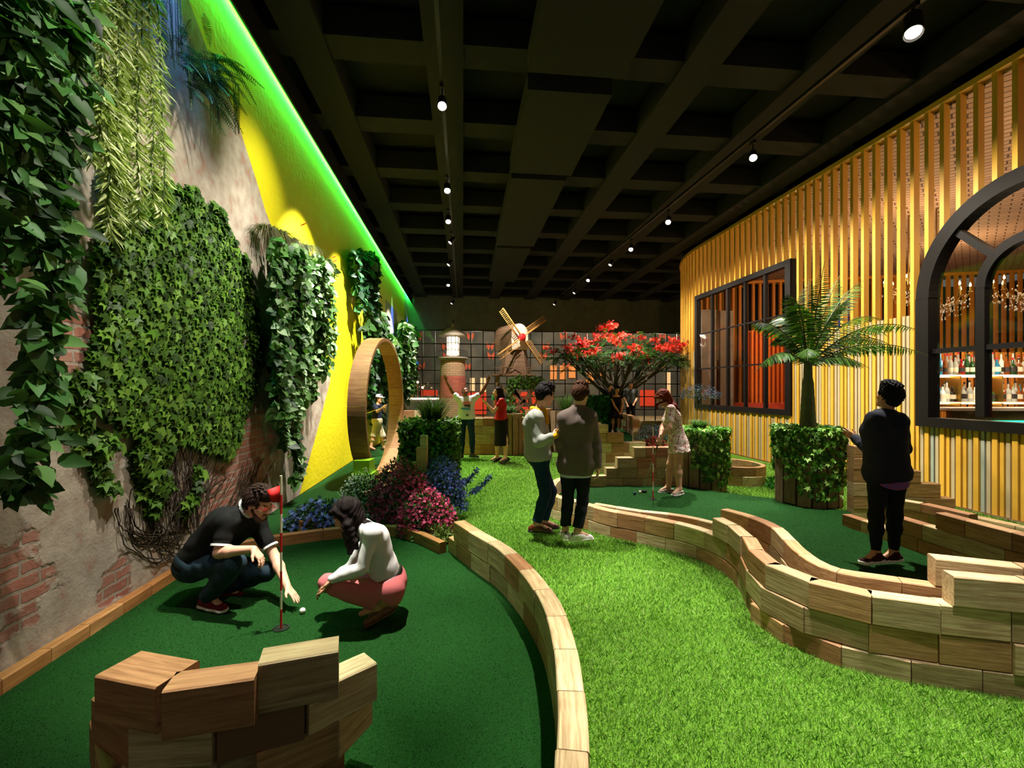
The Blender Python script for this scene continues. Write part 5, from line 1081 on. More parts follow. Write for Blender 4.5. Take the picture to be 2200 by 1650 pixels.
# hair styles -------------------------------------------------
def loose(w=.118, d=.12, x=.06):
    def q(ft, g, hip, sp, fwd, R):
        pl = g['pel']; hv = nrm(hip['r']-hip['l'])
        for k in (-1, 1): ft.cone(pl+hv*k*x+sp*.16, pl+hv*k*x-sp*d, w, w, .03)
    return q
def hair_short(f, w, H, s, g, tall=.0, back=0.):
    f.ell(w(0, -.022, .048), A(.086, .107, .094)*s, H, .01*s); f.ell(w(0, .035, .095+tall*.5), A(.062, .055, .034+tall)*s, H, .03*s); f.ell(w(0, -.055, .0-back), A(.074, .066, .085)*s, H, .02*s)
    X, Y, Z = f.grid(); c = w(0, 0, 0); L = [((X-c[0])*H[0, i]+(Y-c[1])*H[1, i]+(Z-c[2])*H[2, i])/s for i in range(3)]
    face = np.minimum(L[1]-.018-.0*L[2], (.058-L[2])+np.abs(L[0])*.25); low = -L[2]-.075-.25*(-L[1]-.05); low2 = np.where(L[1] > -.018, -L[2]+.005, -1)
    f.d = np.maximum(f.d, np.maximum(np.where((L[2] < .06) & (L[1] > .01), .05, -1), np.maximum(low, np.where((np.abs(L[0]) > .05) & (L[1] > -.03) & (L[2] < .02), .05, -1))).astype(np.float32)); 
    m_ = 130
    for i in range(m_):
        z = 1-1.5*(i+.5)/m_; r = math.sqrt(max(0, 1-z*z)); a = i*2.39996; x, y = r*math.cos(a), r*math.sin(a); px, py, pz = .083*x, -.022+.104*y, .045+.088*z+(tall*.8 if z > .5 else 0)
        if py > .045 and pz < .085 or pz < -.05 or (abs(px) > .05 and py > -.02 and pz < .02): continue
        t_ = A(x*.3, .75 if z > .45 else -.1, .35 if z > .6 else -1.) ; t_ = t_/np.linalg.norm(t_); p = w(px*.97, py*.97, pz); q = w(px+t_[0]*.028+x*.008, py+t_[1]*.028+y*.008, pz+t_[2]*.026+z*.004); f.cone(p, q, .013*s, .005*s, .004*s)
    f.folds(.0015*s, 170.)
def hair_long(f, w, H, s, g, tails=(), bang=True):
    f.ell(w(0, -.020, .042), A(.086, .108, .092)*s, H, .01*s); f.ell(w(0, -.06, -.03), A(.080, .062, .11)*s, H, .03*s)
    for x in (-1, 1): f.cone(w(x*.066, .035, .07), w(x*.078, -.01, -.06), .024*s, .026*s, .03*s)
    if bang: f.cone(w(-.045, .072, .075), w(.045, .072, .075), .020*s, .020*s, .02*s)
    X, Y, Z = f.grid(); c = w(0, 0, 0); L = [((X-c[0])*H[0, i]+(Y-c[1])*H[1, i]+(Z-c[2])*H[2, i])/s for i in range(3)]
    f.d = np.where((L[1] > .0) & (np.abs(L[0]) < .062-.3*np.clip(L[2]-.02, 0, 1)) & (L[2] < (.052 if bang else .075)) & (L[1] > .03), np.maximum(f.d, .05), f.d).astype(np.float32)
    for pts, r0, r1 in tails:
        for a, b, i in zip(pts[:-1], pts[1:], range(len(pts))): q = len(pts)-1; f.cone(A(*a), A(*b), r0+(r1-r0)*i/q, r0+(r1-r0)*(i+1)/q, .025*s)
    f.folds(.004*s, 90.)
# ---------------- the people ----------------
SNW = mat('white_rubber', '#eeeae4', .5); SNB = mat('black_rubber', '#141212', .5)
# man crouching on the left, reaching for the ball
BT = cloth('black_tee_cloth', '#0c0d0b'); WT = cloth('white_trim_cloth', '#e8e6e2')
DJ = cloth('dark_teal_denim', '#10262a', nz=(14, .5, '#2a3a48')); MAR = cloth('maroon_canvas', '#6a1c26')
J = dict(pel=P(424, 1207, 3.70), chest=P(494, 1128, 3.66), neck=P(524, 1101, 3.64), head=P(556, 1083, 3.62), face=A(.93, -.22, -.42), hup=A(.30, -.05, .95), hipv=A(.1, -1, 0),
         sh_r=P(487, 1122, 3.50), sh_l=P(552, 1126, 3.80), el_r=P(471, 1187, 3.42), wr_r=P(545, 1180, 3.34), el_l=P(592, 1200, 3.74), wr_l=P(618, 1262, 3.56),
         kn_r=P(505, 1211, 3.42), an_r=P(447, 1281, 3.53), kn_l=P(571, 1228, 3.74), an_l=P(478, 1262, 3.80), toe_r=A(.97, -.35, 0), toe_l=A(1, -.1, 0), bfwd=A(.8, -.1, -.6))
def hcm(f, w, H, s, g): hair_short(f, w, H, s, g, .018)
pm = person('crouching bearded man in black ringer tee reaching toward the golf ball', J, skinm=SK_L, s=1.0, wide=1.12, belly=.02,
       top=dict(mat=BT, off=.016, sleeve=.50, hem=.07, armsafe=.26, fold=.003, name='tee_shirt', trim=WT, neck=.045), bot=dict(kind='trousers', mat=DJ, off=.016, fold=.003, len=1.99, waist=.10, flare=.014),
       shoes=dict(mat=MAR, solem=SNW, pitch={'r': 0, 'l': 0}), hairc='#2a1a12', hair=hcm, browc='#2a1a12', vox=.0055,
       hands={'r': (A(.75, -.15, -.75), A(-.6, 0, -.6), A(.2, -.9, -.3), .4), 'l': (A(.75, -.35, -.55), A(-.45, -.1, -.8), A(-.3, -.9, 0), .1)})
hd, H = J['head'], frame(J['face'], J['hup'])
fbd = Field(hd-.16, hd+.16, .005); 
for x in (-1, 1): fbd.cone(hd+H @ A(x*.058, .012, -.035), hd+H @ A(x*.038, .062, -.088), .016, .018, .02)
fbd.cone(hd+H @ A(-.03, .072, -.097), hd+H @ A(.03, .072, -.097), .020, .020, .02); fbd.cone(hd+H @ A(-.026, .092, -.044), hd+H @ A(.026, .092, -.044), .006, .006, .01); fbd.folds(.002, 160)
fobj('beard', fbd, mat('beard_hair', '#4a2c1c', .8, nz=(80, .4)), pm)
g = Geo()
for x in (-1, 1):
    c = hd+H @ A(x*.033, .102, .008); g.tube([c+H @ A(.024*math.cos(a), 0, .017*math.sin(a)) for a in np.linspace(0, 2*math.pi, 17)], .0024, 6); g.tube([hd+H @ A(x*.057, .100, .012), hd+H @ A(x*.080, .0, .012)], .0026, 6)
g.tube([hd+H @ A(-.010, .104, .010), hd+H @ A(.010, .104, .010)], .0022, 6); obj('glasses', g, mat('red_spectacle_frame', '#c01818', .3), pm, smooth=True)

# dark-haired woman crouching opposite
WC = cloth('white_jersey', '#d8d3d2'); PKT = cloth('salmon_pink_twill', '#c86a6c'); TAN = mat('tan_suede', '#7a4a2c', .8, nz=(30, .2))
J = dict(pel=P(838, 1262, 3.385), chest=P(806, 1160, 3.366), neck=P(778, 1126, 3.347), head=P(744, 1106, 3.319), face=A(-.90, -.10, -.60), hup=A(-.50, 0, .86), hipv=A(.1, -1, 0) * -1,
         sh_l=P(800, 1146, 3.207), sh_r=P(796, 1148, 3.497), el_l=P(776, 1222, 3.160), wr_l=P(713, 1244, 3.142), el_r=P(752, 1222, 3.506), wr_r=P(700, 1252, 3.385),
         kn_l=P(722, 1258, 3.198), an_l=P(814, 1302, 3.27), kn_r=P(704, 1252, 3.422), an_r=P(822, 1292, 3.42), toe_l=A(-1, -.12, 0), toe_r=A(-1, 0, 0), bfwd=A(-.9, 0, -.4))
def hw(f, w, H, s, g):
    hd = w(0, 0, 0); t1 = [w(.05, -.04, .0), P(752, 1140, 3.263), P(755, 1170, 3.254), P(752, 1188, 3.254)]; t2 = [w(0, -.08, .02), P(772, 1122, 3.366), P(790, 1128, 3.291), P(815, 1136, 3.244)]
    t3 = [w(-.03, .0, -.03), P(745, 1140, 3.347), P(748, 1175, 3.329)]; t4 = [w(.06, .02, .03), P(744, 1130, 3.235), P(762, 1165, 3.235), P(768, 1178, 3.235)]
    hair_long(f, w, H, s, g, [(t1, .05, .018), (t2, .055, .014), (t3, .045, .02), (t4, .03, .012)])
person('crouching woman with long dark hair, white top and salmon pink trousers', J, skinm=SK_M, fem=True, s=.92, top=dict(mat=WC, off=.009, sleeve=1.98, hem=-.03, armsafe=.2, long=False, fold=.0022, name='long_sleeved_top', ndip=.2),
       bot=dict(kind='trousers', mat=PKT, off=.012, fold=.0022, len=1.9, waist=.12, belt=mat('black_leather', '#100d0d', .4)), shoes=dict(mat=TAN, solem=TAN, pitch={'l': 26, 'r': 26}, low=True, sole=.01), hairc='#1c0f0f', hair=hw, vox=.0055, browc='#1c0f0f',
       hands={'l': (A(-.55, -.05, -.85), A(-.4, 0, .2), A(-.2, -1, 0), .25), 'r': (A(-.6, .0, -.8), A(.9, 0, -.3), A(0, -1, 0), .3)})

def stand(x, Yd, zf, yt, yaw, lean=0., s=None, stance=.17):
    """joints of a standing figure whose feet are at picture x and level zf; yaw: 0 looks away from camera, 90 looks to the right"""
    X = (x-CX)/F*Yd; top = EYE-(yt-HY)/F*Yd; Ht = top-zf; s = Ht/1.77; f = A(math.sin(math.radians(yaw)), math.cos(math.radians(yaw)), 0); r = A(f[1], -f[0], 0); b = A(X, Yd, zf); U = A(0, 0, 1)
    J = dict(pel=b+U*.96*s, chest=b+U*1.33*s, neck=b+U*1.48*s, head=b+U*1.645*s+f*.02*s, face=f, sh_l=b-r*.185*s+U*1.43*s, sh_r=b+r*.185*s+U*1.43*s, el_l=b-r*.23*s+U*1.14*s, el_r=b+r*.23*s+U*1.14*s, wr_l=b-r*.22*s+U*.88*s+f*.06*s, wr_r=b+r*.22*s+U*.88*s+f*.06*s,
             kn_l=b-r*stance*.55*s+U*.50*s+f*.02*s, kn_r=b+r*stance*.55*s+U*.50*s+f*.02*s, an_l=b-r*stance*.6*s+U*.085*s, an_r=b+r*stance*.6*s+U*.085*s, toe_l=nrm(f-r*.2), toe_r=nrm(f+r*.2))
    return J, s, f, r, b, U
# blazer man, seen from behind
J, s, f, r, b, U = stand(1238, 5.02, 0, 824, 12)
J.update(sh_l=P(1212, 899, 5.0), sh_r=P(1268, 897, 5.0), el_l=P(1203, 950, 5.02), el_r=P(1280, 950, 5.04), wr_l=P(1212, 985, 5.2), wr_r=P(1284, 1003, 5.0), pel=P(1237, 1000, 5.05), chest=P(1240, 912, 5.02), neck=P(1243, 877, 5.02), head=P(1248, 848, 5.03), face=A(.45, .85, -.15),
         kn_l=P(1220, 1075, 5.02), kn_r=P(1252, 1075, 5.02), an_l=P(1214, 1140, 4.98), an_r=P(1240, 1144, 4.95), toe_l=A(-.05, 1, 0), toe_r=A(1, .3, 0), hipv=A(1, -.1, 0), bfwd=A(.1, 1, 0))
TW = cloth('brown_grey_tweed', '#6a5c55', nz=(160, .45)); NVT = cloth('dark_navy_trouser', '#10151d'); LB = cloth('pale_blue_shirt_cloth', '#aab0cc')
def hb(f, w, H, s, g): hair_short(f, w, H, s, g, .022)
def blz(ft, g, hip, sp, fwd, R): loose(.136, .14, .05)(ft, g, hip, sp, fwd, R); ft.cone(g['neck']-sp*.03, g['neck']+sp*.015, .066, .060, .03)
pb = person('man in brown grey tweed blazer and white trainers seen from behind', J, s=s, wide=.88, top=dict(mat=TW, off=.020, sleeve=1.93, hem=.085, armsafe=.33, fold=.002, name='blazer', extra=(blz,), neck=.035, ndip=0.), bot=dict(kind='trousers', mat=NVT, off=.006, fold=.0025, len=1.86, waist=.1, flare=.012),
       shoes=dict(mat=mat('white_leather', '#e6dedd', .45), solem=SNW, top=-.012), hairc='#4a2a18', hair=hb, vox=.0065, hands={'r': (A(.05, 0, -1), A(-1, 0, 0), A(0, 1, 0), .5)})
o = J['pel']; fsd = Field(o-.3, o+.3, .006); 
for q in (-1, 1): fsd.cone(o+A(q*.06, 0, .05), o+A(q*.055, 0, -.16), .118, .116, .04)
fsd.plane(o+A(0, 0, -.118), A(0, 0, -1)); fsd.plane(o+A(0, 0, .0), A(0, 0, 1)); fobj('shirt_tail', fsd, LB, pb, label='pale blue shirt hem')
for k in 'lr': c = J['an_'+k]; obj('heel_tab', Geo().box(c+A(0 if k == 'l' else -.055, -.052 if k == 'l' else -.02, -.018), (.022, .014, .05) if k == 'l' else (.014, .022, .05)), mat('black_leather', '#100d0d', .4), pb)
# grey sweater man, side on
J, s, f, r, b, U = stand(1160, 5.3, 0, 824, 75)
J.update(head=P(1172, 849, 5.25), face=A(.88, .35, -.25), hup=A(.1, 0, 1), neck=P(1156, 882, 5.27), chest=P(1150, 912, 5.27), pel=P(1156, 982, 5.28), sh_r=P(1148, 898, 5.10), sh_l=P(1160, 898, 5.42), el_r=P(1156, 950, 5.05), wr_r=P(1186, 938, 4.98), el_l=P(1176, 950, 5.42), wr_l=P(1192, 935, 5.2),
         kn_r=P(1172, 1062, 5.18), an_r=P(1152, 1126, 5.14), kn_l=P(1184, 1056, 5.4), an_l=P(1168, 1120, 5.40), toe_r=A(1, -.1, 0), toe_l=A(1, .15, 0), hipv=A(.2, -1, 0), bfwd=A(1, .2, 0))
GS = cloth('light_grey_knit', '#9a9c93'); MUST = cloth('mustard_scarf', '#d8960c'); BJ = cloth('blue_jeans_denim', '#123050', nz=(12, .4))
pg = person('man in light grey sweater with mustard scarf standing side-on', J, s=s, top=dict(mat=GS, off=.020, sleeve=1.9, hem=.02, armsafe=.3, fold=.0035, name='sweater', extra=(loose(.128, .10, .045),)), bot=dict(kind='trousers', mat=BJ, off=.010, fold=.003, len=1.93, waist=.08, flare=.006),
       shoes=dict(mat=mat('brown_brogue_leather', '#5a2414', .3), solem=SNB, top=-.01), hairc='#1a1414', hair=hcm, vox=.0065, hands={'r': (A(.9, .1, .3), A(0, .9, 0), A(0, 0, 1), .5), 'l': (A(.9, -.3, .2), A(0, -.9, 0), A(0, 0, 1), .5)})
nk = J['neck']; fs = Field(nk-.2, nk+.2, .006); 
for a in np.linspace(0, 2*math.pi, 13)[:-1]: p = nk+A(.065*math.cos(a), .07*math.sin(a), .0-.02*math.cos(a)); q = nk+A(.065*math.cos(a+.6), .07*math.sin(a+.6), .0-.02*math.cos(a+.6)); fs.cone(p, q, .026, .026, .02)
fs.cone(nk+A(.07, -.05, 0), nk+A(.10, -.08, -.13), .03, .022, .02); fs.folds(.004, 80); fobj('scarf', fs, MUST, pg)
gl = Field(J['wr_r']-.12, J['wr_r']+.14, .006); gl.cone(J['wr_r']+A(.02, 0, 0), J['wr_r']+A(.07, .01, .02), .032, .03, .02); gl.cone(J['wr_r']+A(.05, 0, .02), J['wr_r']+A(.06, -.01, .07), .016, .012, .01); gl.folds(.003, 90); fobj('cuff', gl, MUST, pg, label='mustard yellow cuff')
# navy sweater man, back to camera, right
J, s, f, r, b, U = stand(1894, 4.12, ZG, 819, 0)
J.update(head=P(1909, 852, 4.15), face=A(-.15, .95, .2), neck=P(1902, 892, 4.12), chest=P(1900, 930, 4.12), pel=P(1906, 1020, 4.14), sh_l=P(1881, 902, 4.1), sh_r=P(1931, 906, 4.1), el_l=P(1868, 962, 4.2), wr_l=P(1838, 942, 4.42), el_r=P(1942, 965, 4.15), wr_r=P(1934, 945, 4.4),
         kn_l=P(1882, 1110, 4.08), kn_r=P(1922, 1110, 4.10), an_l=P(1882, 1188, 4.05), an_r=P(1920, 1186, 4.12), toe_l=A(-.9, -.25, 0), toe_r=A(-.5, -.1, 0), hipv=A(1, .05, 0), bfwd=A(0, 1, 0))
NV = cloth('dark_navy_knit', '#1d1f2e'); BLKJ = cloth('black_skinny_denim', '#131419'); BUR = cloth('burgundy_suede', '#3a1a1e')
def nvx(ft, g, hip, sp, fwd, R):
    loose(.122, .12, .05)(ft, g, hip, sp, fwd, R)
    for a in np.linspace(0, 2*math.pi, 11)[:-1]: p = g['neck']+A(.06*math.cos(a), .06*math.sin(a), .02); ft.cone(p, g['neck']+A(.06*math.cos(a+.7), .06*math.sin(a+.7), .02), .024, .024, .02)
def hn(f, w, H, s, g): hair_short(f, w, H, s, g, .026, .01)
pn = person('man in dark navy sweater and black jeans with burgundy trainers, back turned', J, skinm=SK_M, s=s, wide=.92, top=dict(mat=NV, off=.022, sleeve=1.95, hem=.045, armsafe=.32, fold=.003, name='sweater', extra=(nvx,), neck=.08, ndip=0.), bot=dict(kind='trousers', mat=BLKJ, off=.004, fold=.003, len=1.92, waist=.1),
       shoes=dict(mat=BUR, solem=SNW, sole=.03), hairc='#0c0a0a', hair=hn, vox=.0055, hands={'l': (A(-.5, .6, .5), A(.6, .6, 0), A(0, 0, 1), .3), 'r': (A(-.3, .9, .3), A(0, 0, 1), A(-1, 0, 0), .4)})
def plaid():
    m, nt, b = newmat('blue_red_plaid'); tc = N(nt, 'ShaderNodeTexCoord'); outs = []
    for ax in ('X', 'Z'):
        w = N(nt, 'ShaderNodeTexWave', bands_direction=ax); w.inputs['Scale'].default_value = 14; nt.links.new(tc.outputs['Object'], w.inputs['Vector']); r = N(nt, 'ShaderNodeMapRange'); r.inputs[1].default_value = .72; r.inputs[2].default_value = .8; nt.links.new(w.outputs['Fac'], r.inputs[0]); outs.append(r.outputs[0])
    c = mixc(nt, outs[0], sl('#3450b0'), sl('#a02c4c')); nt.links.new(mixc(nt, outs[1], c, sl('#9a2c48')), b.inputs['Base Color']); b.inputs['Roughness'].default_value = .8; return m
o = J['pel']; fsd = Field(o-.3, o+.3, .006)
for q in (-1, 1): fsd.cone(o+A(q*.05, 0, .05), o+A(q*.05, 0, -.14), .120, .116, .04)
X, Y, Z = fsd.grid(); fsd.d = np.maximum(fsd.d, (o[2]-.115+2.2*(X-o[0])**2-Z).astype(np.float32)); fsd.plane(o+A(0, 0, -.02), A(0, 0, 1)); fobj('shirt_tail', fsd, plaid(), pn, label='blue and red plaid shirt hem')
# woman in floral dress with putter
J, s, f, r, b, U = stand(1447, 7.0, ZG, 822, -80)
J.update(head=P(1424, 856, 6.896), face=A(-.75, -.25, -.62), hup=A(-.5, -.1, .85), neck=P(1440, 876, 6.948), chest=P(1446, 898, 6.948), pel=P(1457, 950, 7.010), sh_l=P(1441, 880, 6.761), sh_r=P(1440, 882, 7.114), el_l=P(1438, 918, 6.658), wr_l=P(1421, 940, 6.678), el_r=P(1423, 918, 7.031), wr_r=P(1418, 943, 6.803),
         kn_l=P(1457, 1000, 6.865), kn_r=P(1440, 998, 7.093), an_l=P(1459, 1050, 6.865), an_r=P(1436, 1046, 7.072), toe_l=A(-.8, -.6, 0), toe_r=A(-1, -.2, 0), hipv=A(.3, 1, 0), bfwd=A(-1, -.3, 0))
def floral():
    m, nt, b = newmat('floral_print'); tc = N(nt, 'ShaderNodeTexCoord'); v = N(nt, 'ShaderNodeTexVoronoi'); v.inputs['Scale'].default_value = 38; nt.links.new(tc.outputs['Object'], v.inputs['Vector'])
    r = N(nt, 'ShaderNodeMapRange'); r.inputs[1].default_value = .30; r.inputs[2].default_value = .42; nt.links.new(v.outputs['Distance'], r.inputs[0]); cr = N(nt, 'ShaderNodeValToRGB'); cr.color_ramp.interpolation = 'CONSTANT'; e = cr.color_ramp.elements; e[0].color = (*sl('#8a2c34'), 1); e[1].position = .5; e[1].color = (*sl('#c0485a'), 1); nt.links.new(v.outputs['Color'], cr.inputs[0])
    nt.links.new(mixc(nt, r.outputs[0], cr.outputs[0], sl('#f0dad2')), b.inputs['Base Color']); b.inputs['Roughness'].default_value = .8; return m
FL = floral()
def hg(f, w, H, s, g):
    t = [w(0, -.08, .03), P(1440, 862, 6.906), P(1450, 872, 6.823), P(1457, 878, 6.792)]; t2 = [w(-.06, .03, -.03), P(1411, 868, 6.792), P(1412, 878, 6.761)]; hair_long(f, w, H, s, g, [(t, .06, .02), (t2, .018, .014)])
person('red-haired woman in pink floral dress putting on the raised green', J, fem=True, s=1.0, top=dict(mat=FL, off=.014, sleeve=.62, hem=-.02, armsafe=.2, fold=.003, name='dress_bodice'), bot=dict(kind='skirt', name='dress_skirt', mat=FL, off=.012, hem=P(1460, 972, 6.989), hw=.10, hr=.155, fold=.007, ff=44, waist=.2),
       shoes=dict(mat=cloth('pale_canvas', '#a89c90'), solem=SNW, top=-.03), hairc='#7a2c12', hair=hg, vox=.0075, browc='#5c2010', hands={'l': (A(-.4, -.1, -.9), A(.2, 1, 0), A(-1, 0, 0), .8), 'r': (A(-.3, -.3, -.9), A(.2, -1, 0), A(-1, 0, 0), .8)})
a_, b_ = P(1419, 938, 6.709), G(1381, 1058, ZG); b_[2] = ZG+.04; t = thing('golf_putter', 'steel putter with black grip held by the floral dress woman', 'golf club', (b_[0], b_[1], ZG)); m_ = a_+(b_-a_)*.25
obj('grip', Geo().tube([a_-(b_-a_)*.03, m_], [.013, .010], 8), SNB, t); obj('shaft', Geo().tube([m_, b_], [.006, .005], 8), mat('chrome', '#c8c8c8', .2, metal=1.), t); obj('putter_head', Geo().box(b_+A(0, 0, -.024), (.11, .05, .026)), BLACK, t)
# boy seen through the loop
J, s, f, r, b, U = stand(811, 11.6, .014, 845, 60)
J.update(head=P(815, 857, 11.6), face=A(.9, -.35, 0), neck=P(811, 870, 11.6), chest=P(810, 879, 11.6), pel=P(810, 907, 11.6), sh_l=P(815, 873, 11.75), sh_r=P(806, 874, 11.45), el_r=P(811, 884, 11.3), wr_r=P(823, 875, 11.25), el_l=P(826, 884, 11.7), wr_l=P(828, 874, 11.4), kn_l=P(822, 935, 11.65), kn_r=P(803, 935, 11.55), an_l=P(824, 961, 11.7), an_r=P(797, 961, 11.5), toe_l=A(.9, -.2, 0), toe_r=A(.9, -.2, 0), hipv=A(.4, -.9, 0), bfwd=A(1, -.4, 0))
def hk(f, w, H, s, g): hair_short(f, w, H, s, g)
s = .84
pk = person('boy in white cap, navy polo and beige shorts swinging a golf club', J, s=s, top=dict(mat=cloth('navy_polo', '#141a2e'), off=.02, sleeve=.6, hem=.02, armsafe=.2, name='polo_shirt'), bot=dict(kind='shorts', mat=cloth('beige_cotton', '#b8ab8c'), off=.03, len=1.12, waist=.12, flare=.01), shoes=dict(mat=cloth('brown_canvas', '#3a2418'), solem=SNB, low=True), hairc='#2a1a12', hair=hk, vox=.010)
hd, H = J['head'], frame(J['face'], A(0, 0, 1)); fc = Field(hd-.2, hd+.22, .008); fc.ell(hd+H @ A(0, -.01, .05)*1., A(.078, .095, .075), H, .01); fc.plane(hd+H @ A(0, 0, .035), -H[:, 2]); fc.ell(hd+H @ A(0, .10, .038), A(.06, .075, .010), H, .01); fobj('cap', fc, cloth('white_cap_cloth', '#c4ccdc'), pk)
t = thing('golf_club', 'steel golf club held up by the boy in the white cap', 'golf club', tuple(P(800, 883, 11.25))); obj('shaft', Geo().tube([P(830, 872, 11.2), P(786, 889, 11.3)], .008, 6), MC['chrome'], t); obj('club_head', Geo().box(P(785, 890, 11.3), (.1, .05, .04)), BLACK, t)
# dancing man in white printed tee
J, s, f, r, b, U = stand(1002, 11.3, 0, 828, 175)
J.update(head=P(1000, 841, 11.3), face=A(.35, -.55, .75), hup=A(-.2, .6, .75), neck=P(1000, 853, 11.3), chest=P(1002, 866, 11.3), pel=P(1002, 897, 11.3), sh_r=P(984, 856, 11.3), sh_l=P(1018, 856, 11.3), el_r=P(972, 842, 11.3), wr_r=P(958, 817, 11.3), el_l=P(1036, 842, 11.3), wr_l=P(1049, 818, 11.3), kn_r=P(993, 940, 11.3), kn_l=P(1014, 938, 11.2), an_r=P(992, 977, 11.25), an_l=P(1015, 976, 11.25), toe_r=A(-.2, -1, 0), toe_l=A(1, -.35, 0), hipv=A(-1, 0, 0), bfwd=A(0, -1, 0))
WTE = cloth('white_printed_tee', '#dfe2ea')
def hbald(f, w, H, s, g): f.ell(w(0, -.02, .036), A(.078, .097, .084)*s, H, .01); X, Y, Z = f.grid(); c = w(0, 0, 0); l2 = (X-c[0])*H[0, 1]+(Y-c[1])*H[1, 1]+(Z-c[2])*H[2, 1]; l3 = (X-c[0])*H[0, 2]+(Y-c[1])*H[1, 2]+(Z-c[2])*H[2, 2]; f.d = np.maximum(f.d, (l2-.04-.4*l3).astype(np.float32)); f.d = np.maximum(f.d, (-l3-.01).astype(np.float32))
pd = person('man in white printed tee and blue jeans dancing with both arms raised', J, skinm=SK_D, s=s, top=dict(mat=WTE, off=.02, sleeve=.45, hem=.04, armsafe=.3, fold=.002, name='tee_shirt', extra=(loose(.138, .12, .06),)), bot=dict(kind='trousers', mat=BJ, off=.014, fold=.004, len=1.93, waist=.12, belt=mat('brown_belt', '#3a2a1c', .5)), shoes=dict(mat=cloth('slate_canvas', '#3a4050'), solem=SNW), hairc='#0e0a0a', hair=hbald, vox=.010,
       hands={'l': (A(.15, 0, 1), A(0, -1, 0), A(-1, 0, .2), .15), 'r': (A(-.3, 0, 1), A(0, -1, 0), A(1, 0, .2), .2)})
c = P(1001, 873, 11.13)
for nm, dx, dz, w_, h_, cm in (('print_lettering', -.035, .075, .05, .05, '#e0506a'), ('print_lettering', .025, .09, .05, .055, '#e0506a'), ('print_lettering', .085, .085, .05, .05, '#e0506a'), ('print_figure', .01, .02, .1, .05, '#2a2c38'), ('print_figure', .08, .01, .05, .07, '#3a3c48'), ('print_band', -.01, -.05, .22, .03, '#2a7ac8'), ('print_band', .02, -.08, .2, .02, '#5a9ad8')):
    obj(nm, Geo().box(c+A(dx, 0, dz), (w_, .012, h_)), mat('print_'+cm.strip('#'), cm, .7), pd)
obj('buckle', Geo().box(P(1004, 892, 11.14), (.06, .02, .05)), MC['chrome'], pd)
# woman in red top and black skirt
J, s, f, r, b, U = stand(1074, 10.6, 0, 826, -75)
J.update(head=P(1069, 843, 10.6), face=A(-.9, -.3, .15), neck=P(1076, 858, 10.6), chest=P(1077, 871, 10.6), pel=P(1077, 902, 10.6), sh_l=P(1078, 862, 10.42), sh_r=P(1074, 862, 10.78), el_l=P(1060, 884, 10.38), wr_l=P(1044, 866, 10.38), el_r=P(1064, 872, 10.8), wr_r=P(1063, 857, 10.6), kn_l=P(1086, 945, 10.5), kn_r=P(1068, 945, 10.7), an_l=P(1086, 984, 10.45), an_r=P(1068, 982, 10.7), toe_l=A(-.8, -.5, 0), toe_r=A(-.9, -.4, 0), hipv=A(.2, 1, 0), bfwd=A(-1, -.3, 0))
def hr_(f, w, H, s, g): hair_long(f, w, H, s, g, [([w(0, -.07, .0), P(1079, 852, 10.6), P(1080, 868, 10.55)], .065, .035), ([w(.06, -.02, .0), P(1069, 858, 10.5), P(1069, 868, 10.46)], .03, .02)], bang=False)
person('woman in red top and black pencil skirt gesturing beside the dancing man', J, fem=True, s=s, top=dict(mat=cloth('red_satin', '#b8101c', .5), off=.014, sleeve=.4, hem=.0, armsafe=.24, fold=.003, name='blouse'), bot=dict(kind='skirt', mat=cloth('black_crepe', '#0e0d10'), off=.012, hem=P(1078, 956, 10.6), hw=.085, hr=.15, waist=.16, name='pencil_skirt'), shoes=dict(mat=mat('black_leather', '#100d0d', .4), solem=SNB, low=True, pitch={'l': 22, 'r': 22}), hairc='#221212', hair=hr_, vox=.009,
       hands={'l': (A(-.8, 0, .6), A(0, .5, 1), A(0, -1, 0), .2), 'r': (A(0, -.2, 1), A(-1, 0, 0), A(0, -1, 0), .8)})
obj('drink_cup', Geo().lathe(P(1060, 860, 10.58), [(.001, 0), (.032, 0), (.042, .13), (.001, .13)], 16), mat('teal_plastic', '#3ac0b0', .4), label='teal drinking cup in the hand of the woman in red', cat='cup')
# far woman in black dress, far man in grey shirt, dim figure behind
def far(label, x, Yd, zf, yt, yaw, upd, **k):
    J, s, f, r, b, U = stand(x, Yd, zf, yt, yaw); J.update(upd); return person(label, J, s=s, vox=.012, **k)
far('woman in short black dress with bead necklace putting on the far ramp', 1323, 13.6, .42, 824, 185, dict(head=P(1326, 836, 13.4), face=A(.1, -.85, -.5), wr_l=P(1334, 886, 13.2), wr_r=P(1331, 887, 13.2), el_l=P(1338, 870, 13.45), el_r=P(1320, 872, 13.4), chest=P(1324, 861, 13.5), neck=P(1324, 849, 13.45), sh_l=P(1335, 853, 13.5), sh_r=P(1314, 853, 13.5), pel=P(1323, 885, 13.65), hipv=A(-1, 0, 0)), fem=True, skinm=SK_M,
    top=dict(mat=cloth('black_crepe', '#0e0d10'), off=.012, sleeve=0, hem=0, neck=-.03, ndip=.8, name='dress_bodice'), bot=dict(kind='skirt', name='dress_skirt', mat=cloth('black_crepe', '#0e0d10'), off=.012, hem=P(1323, 899, 13.6), hw=.07, hr=.15, fold=.006), shoes=dict(mat=SNW, solem=SNW), hairc='#151012', hair=hk)
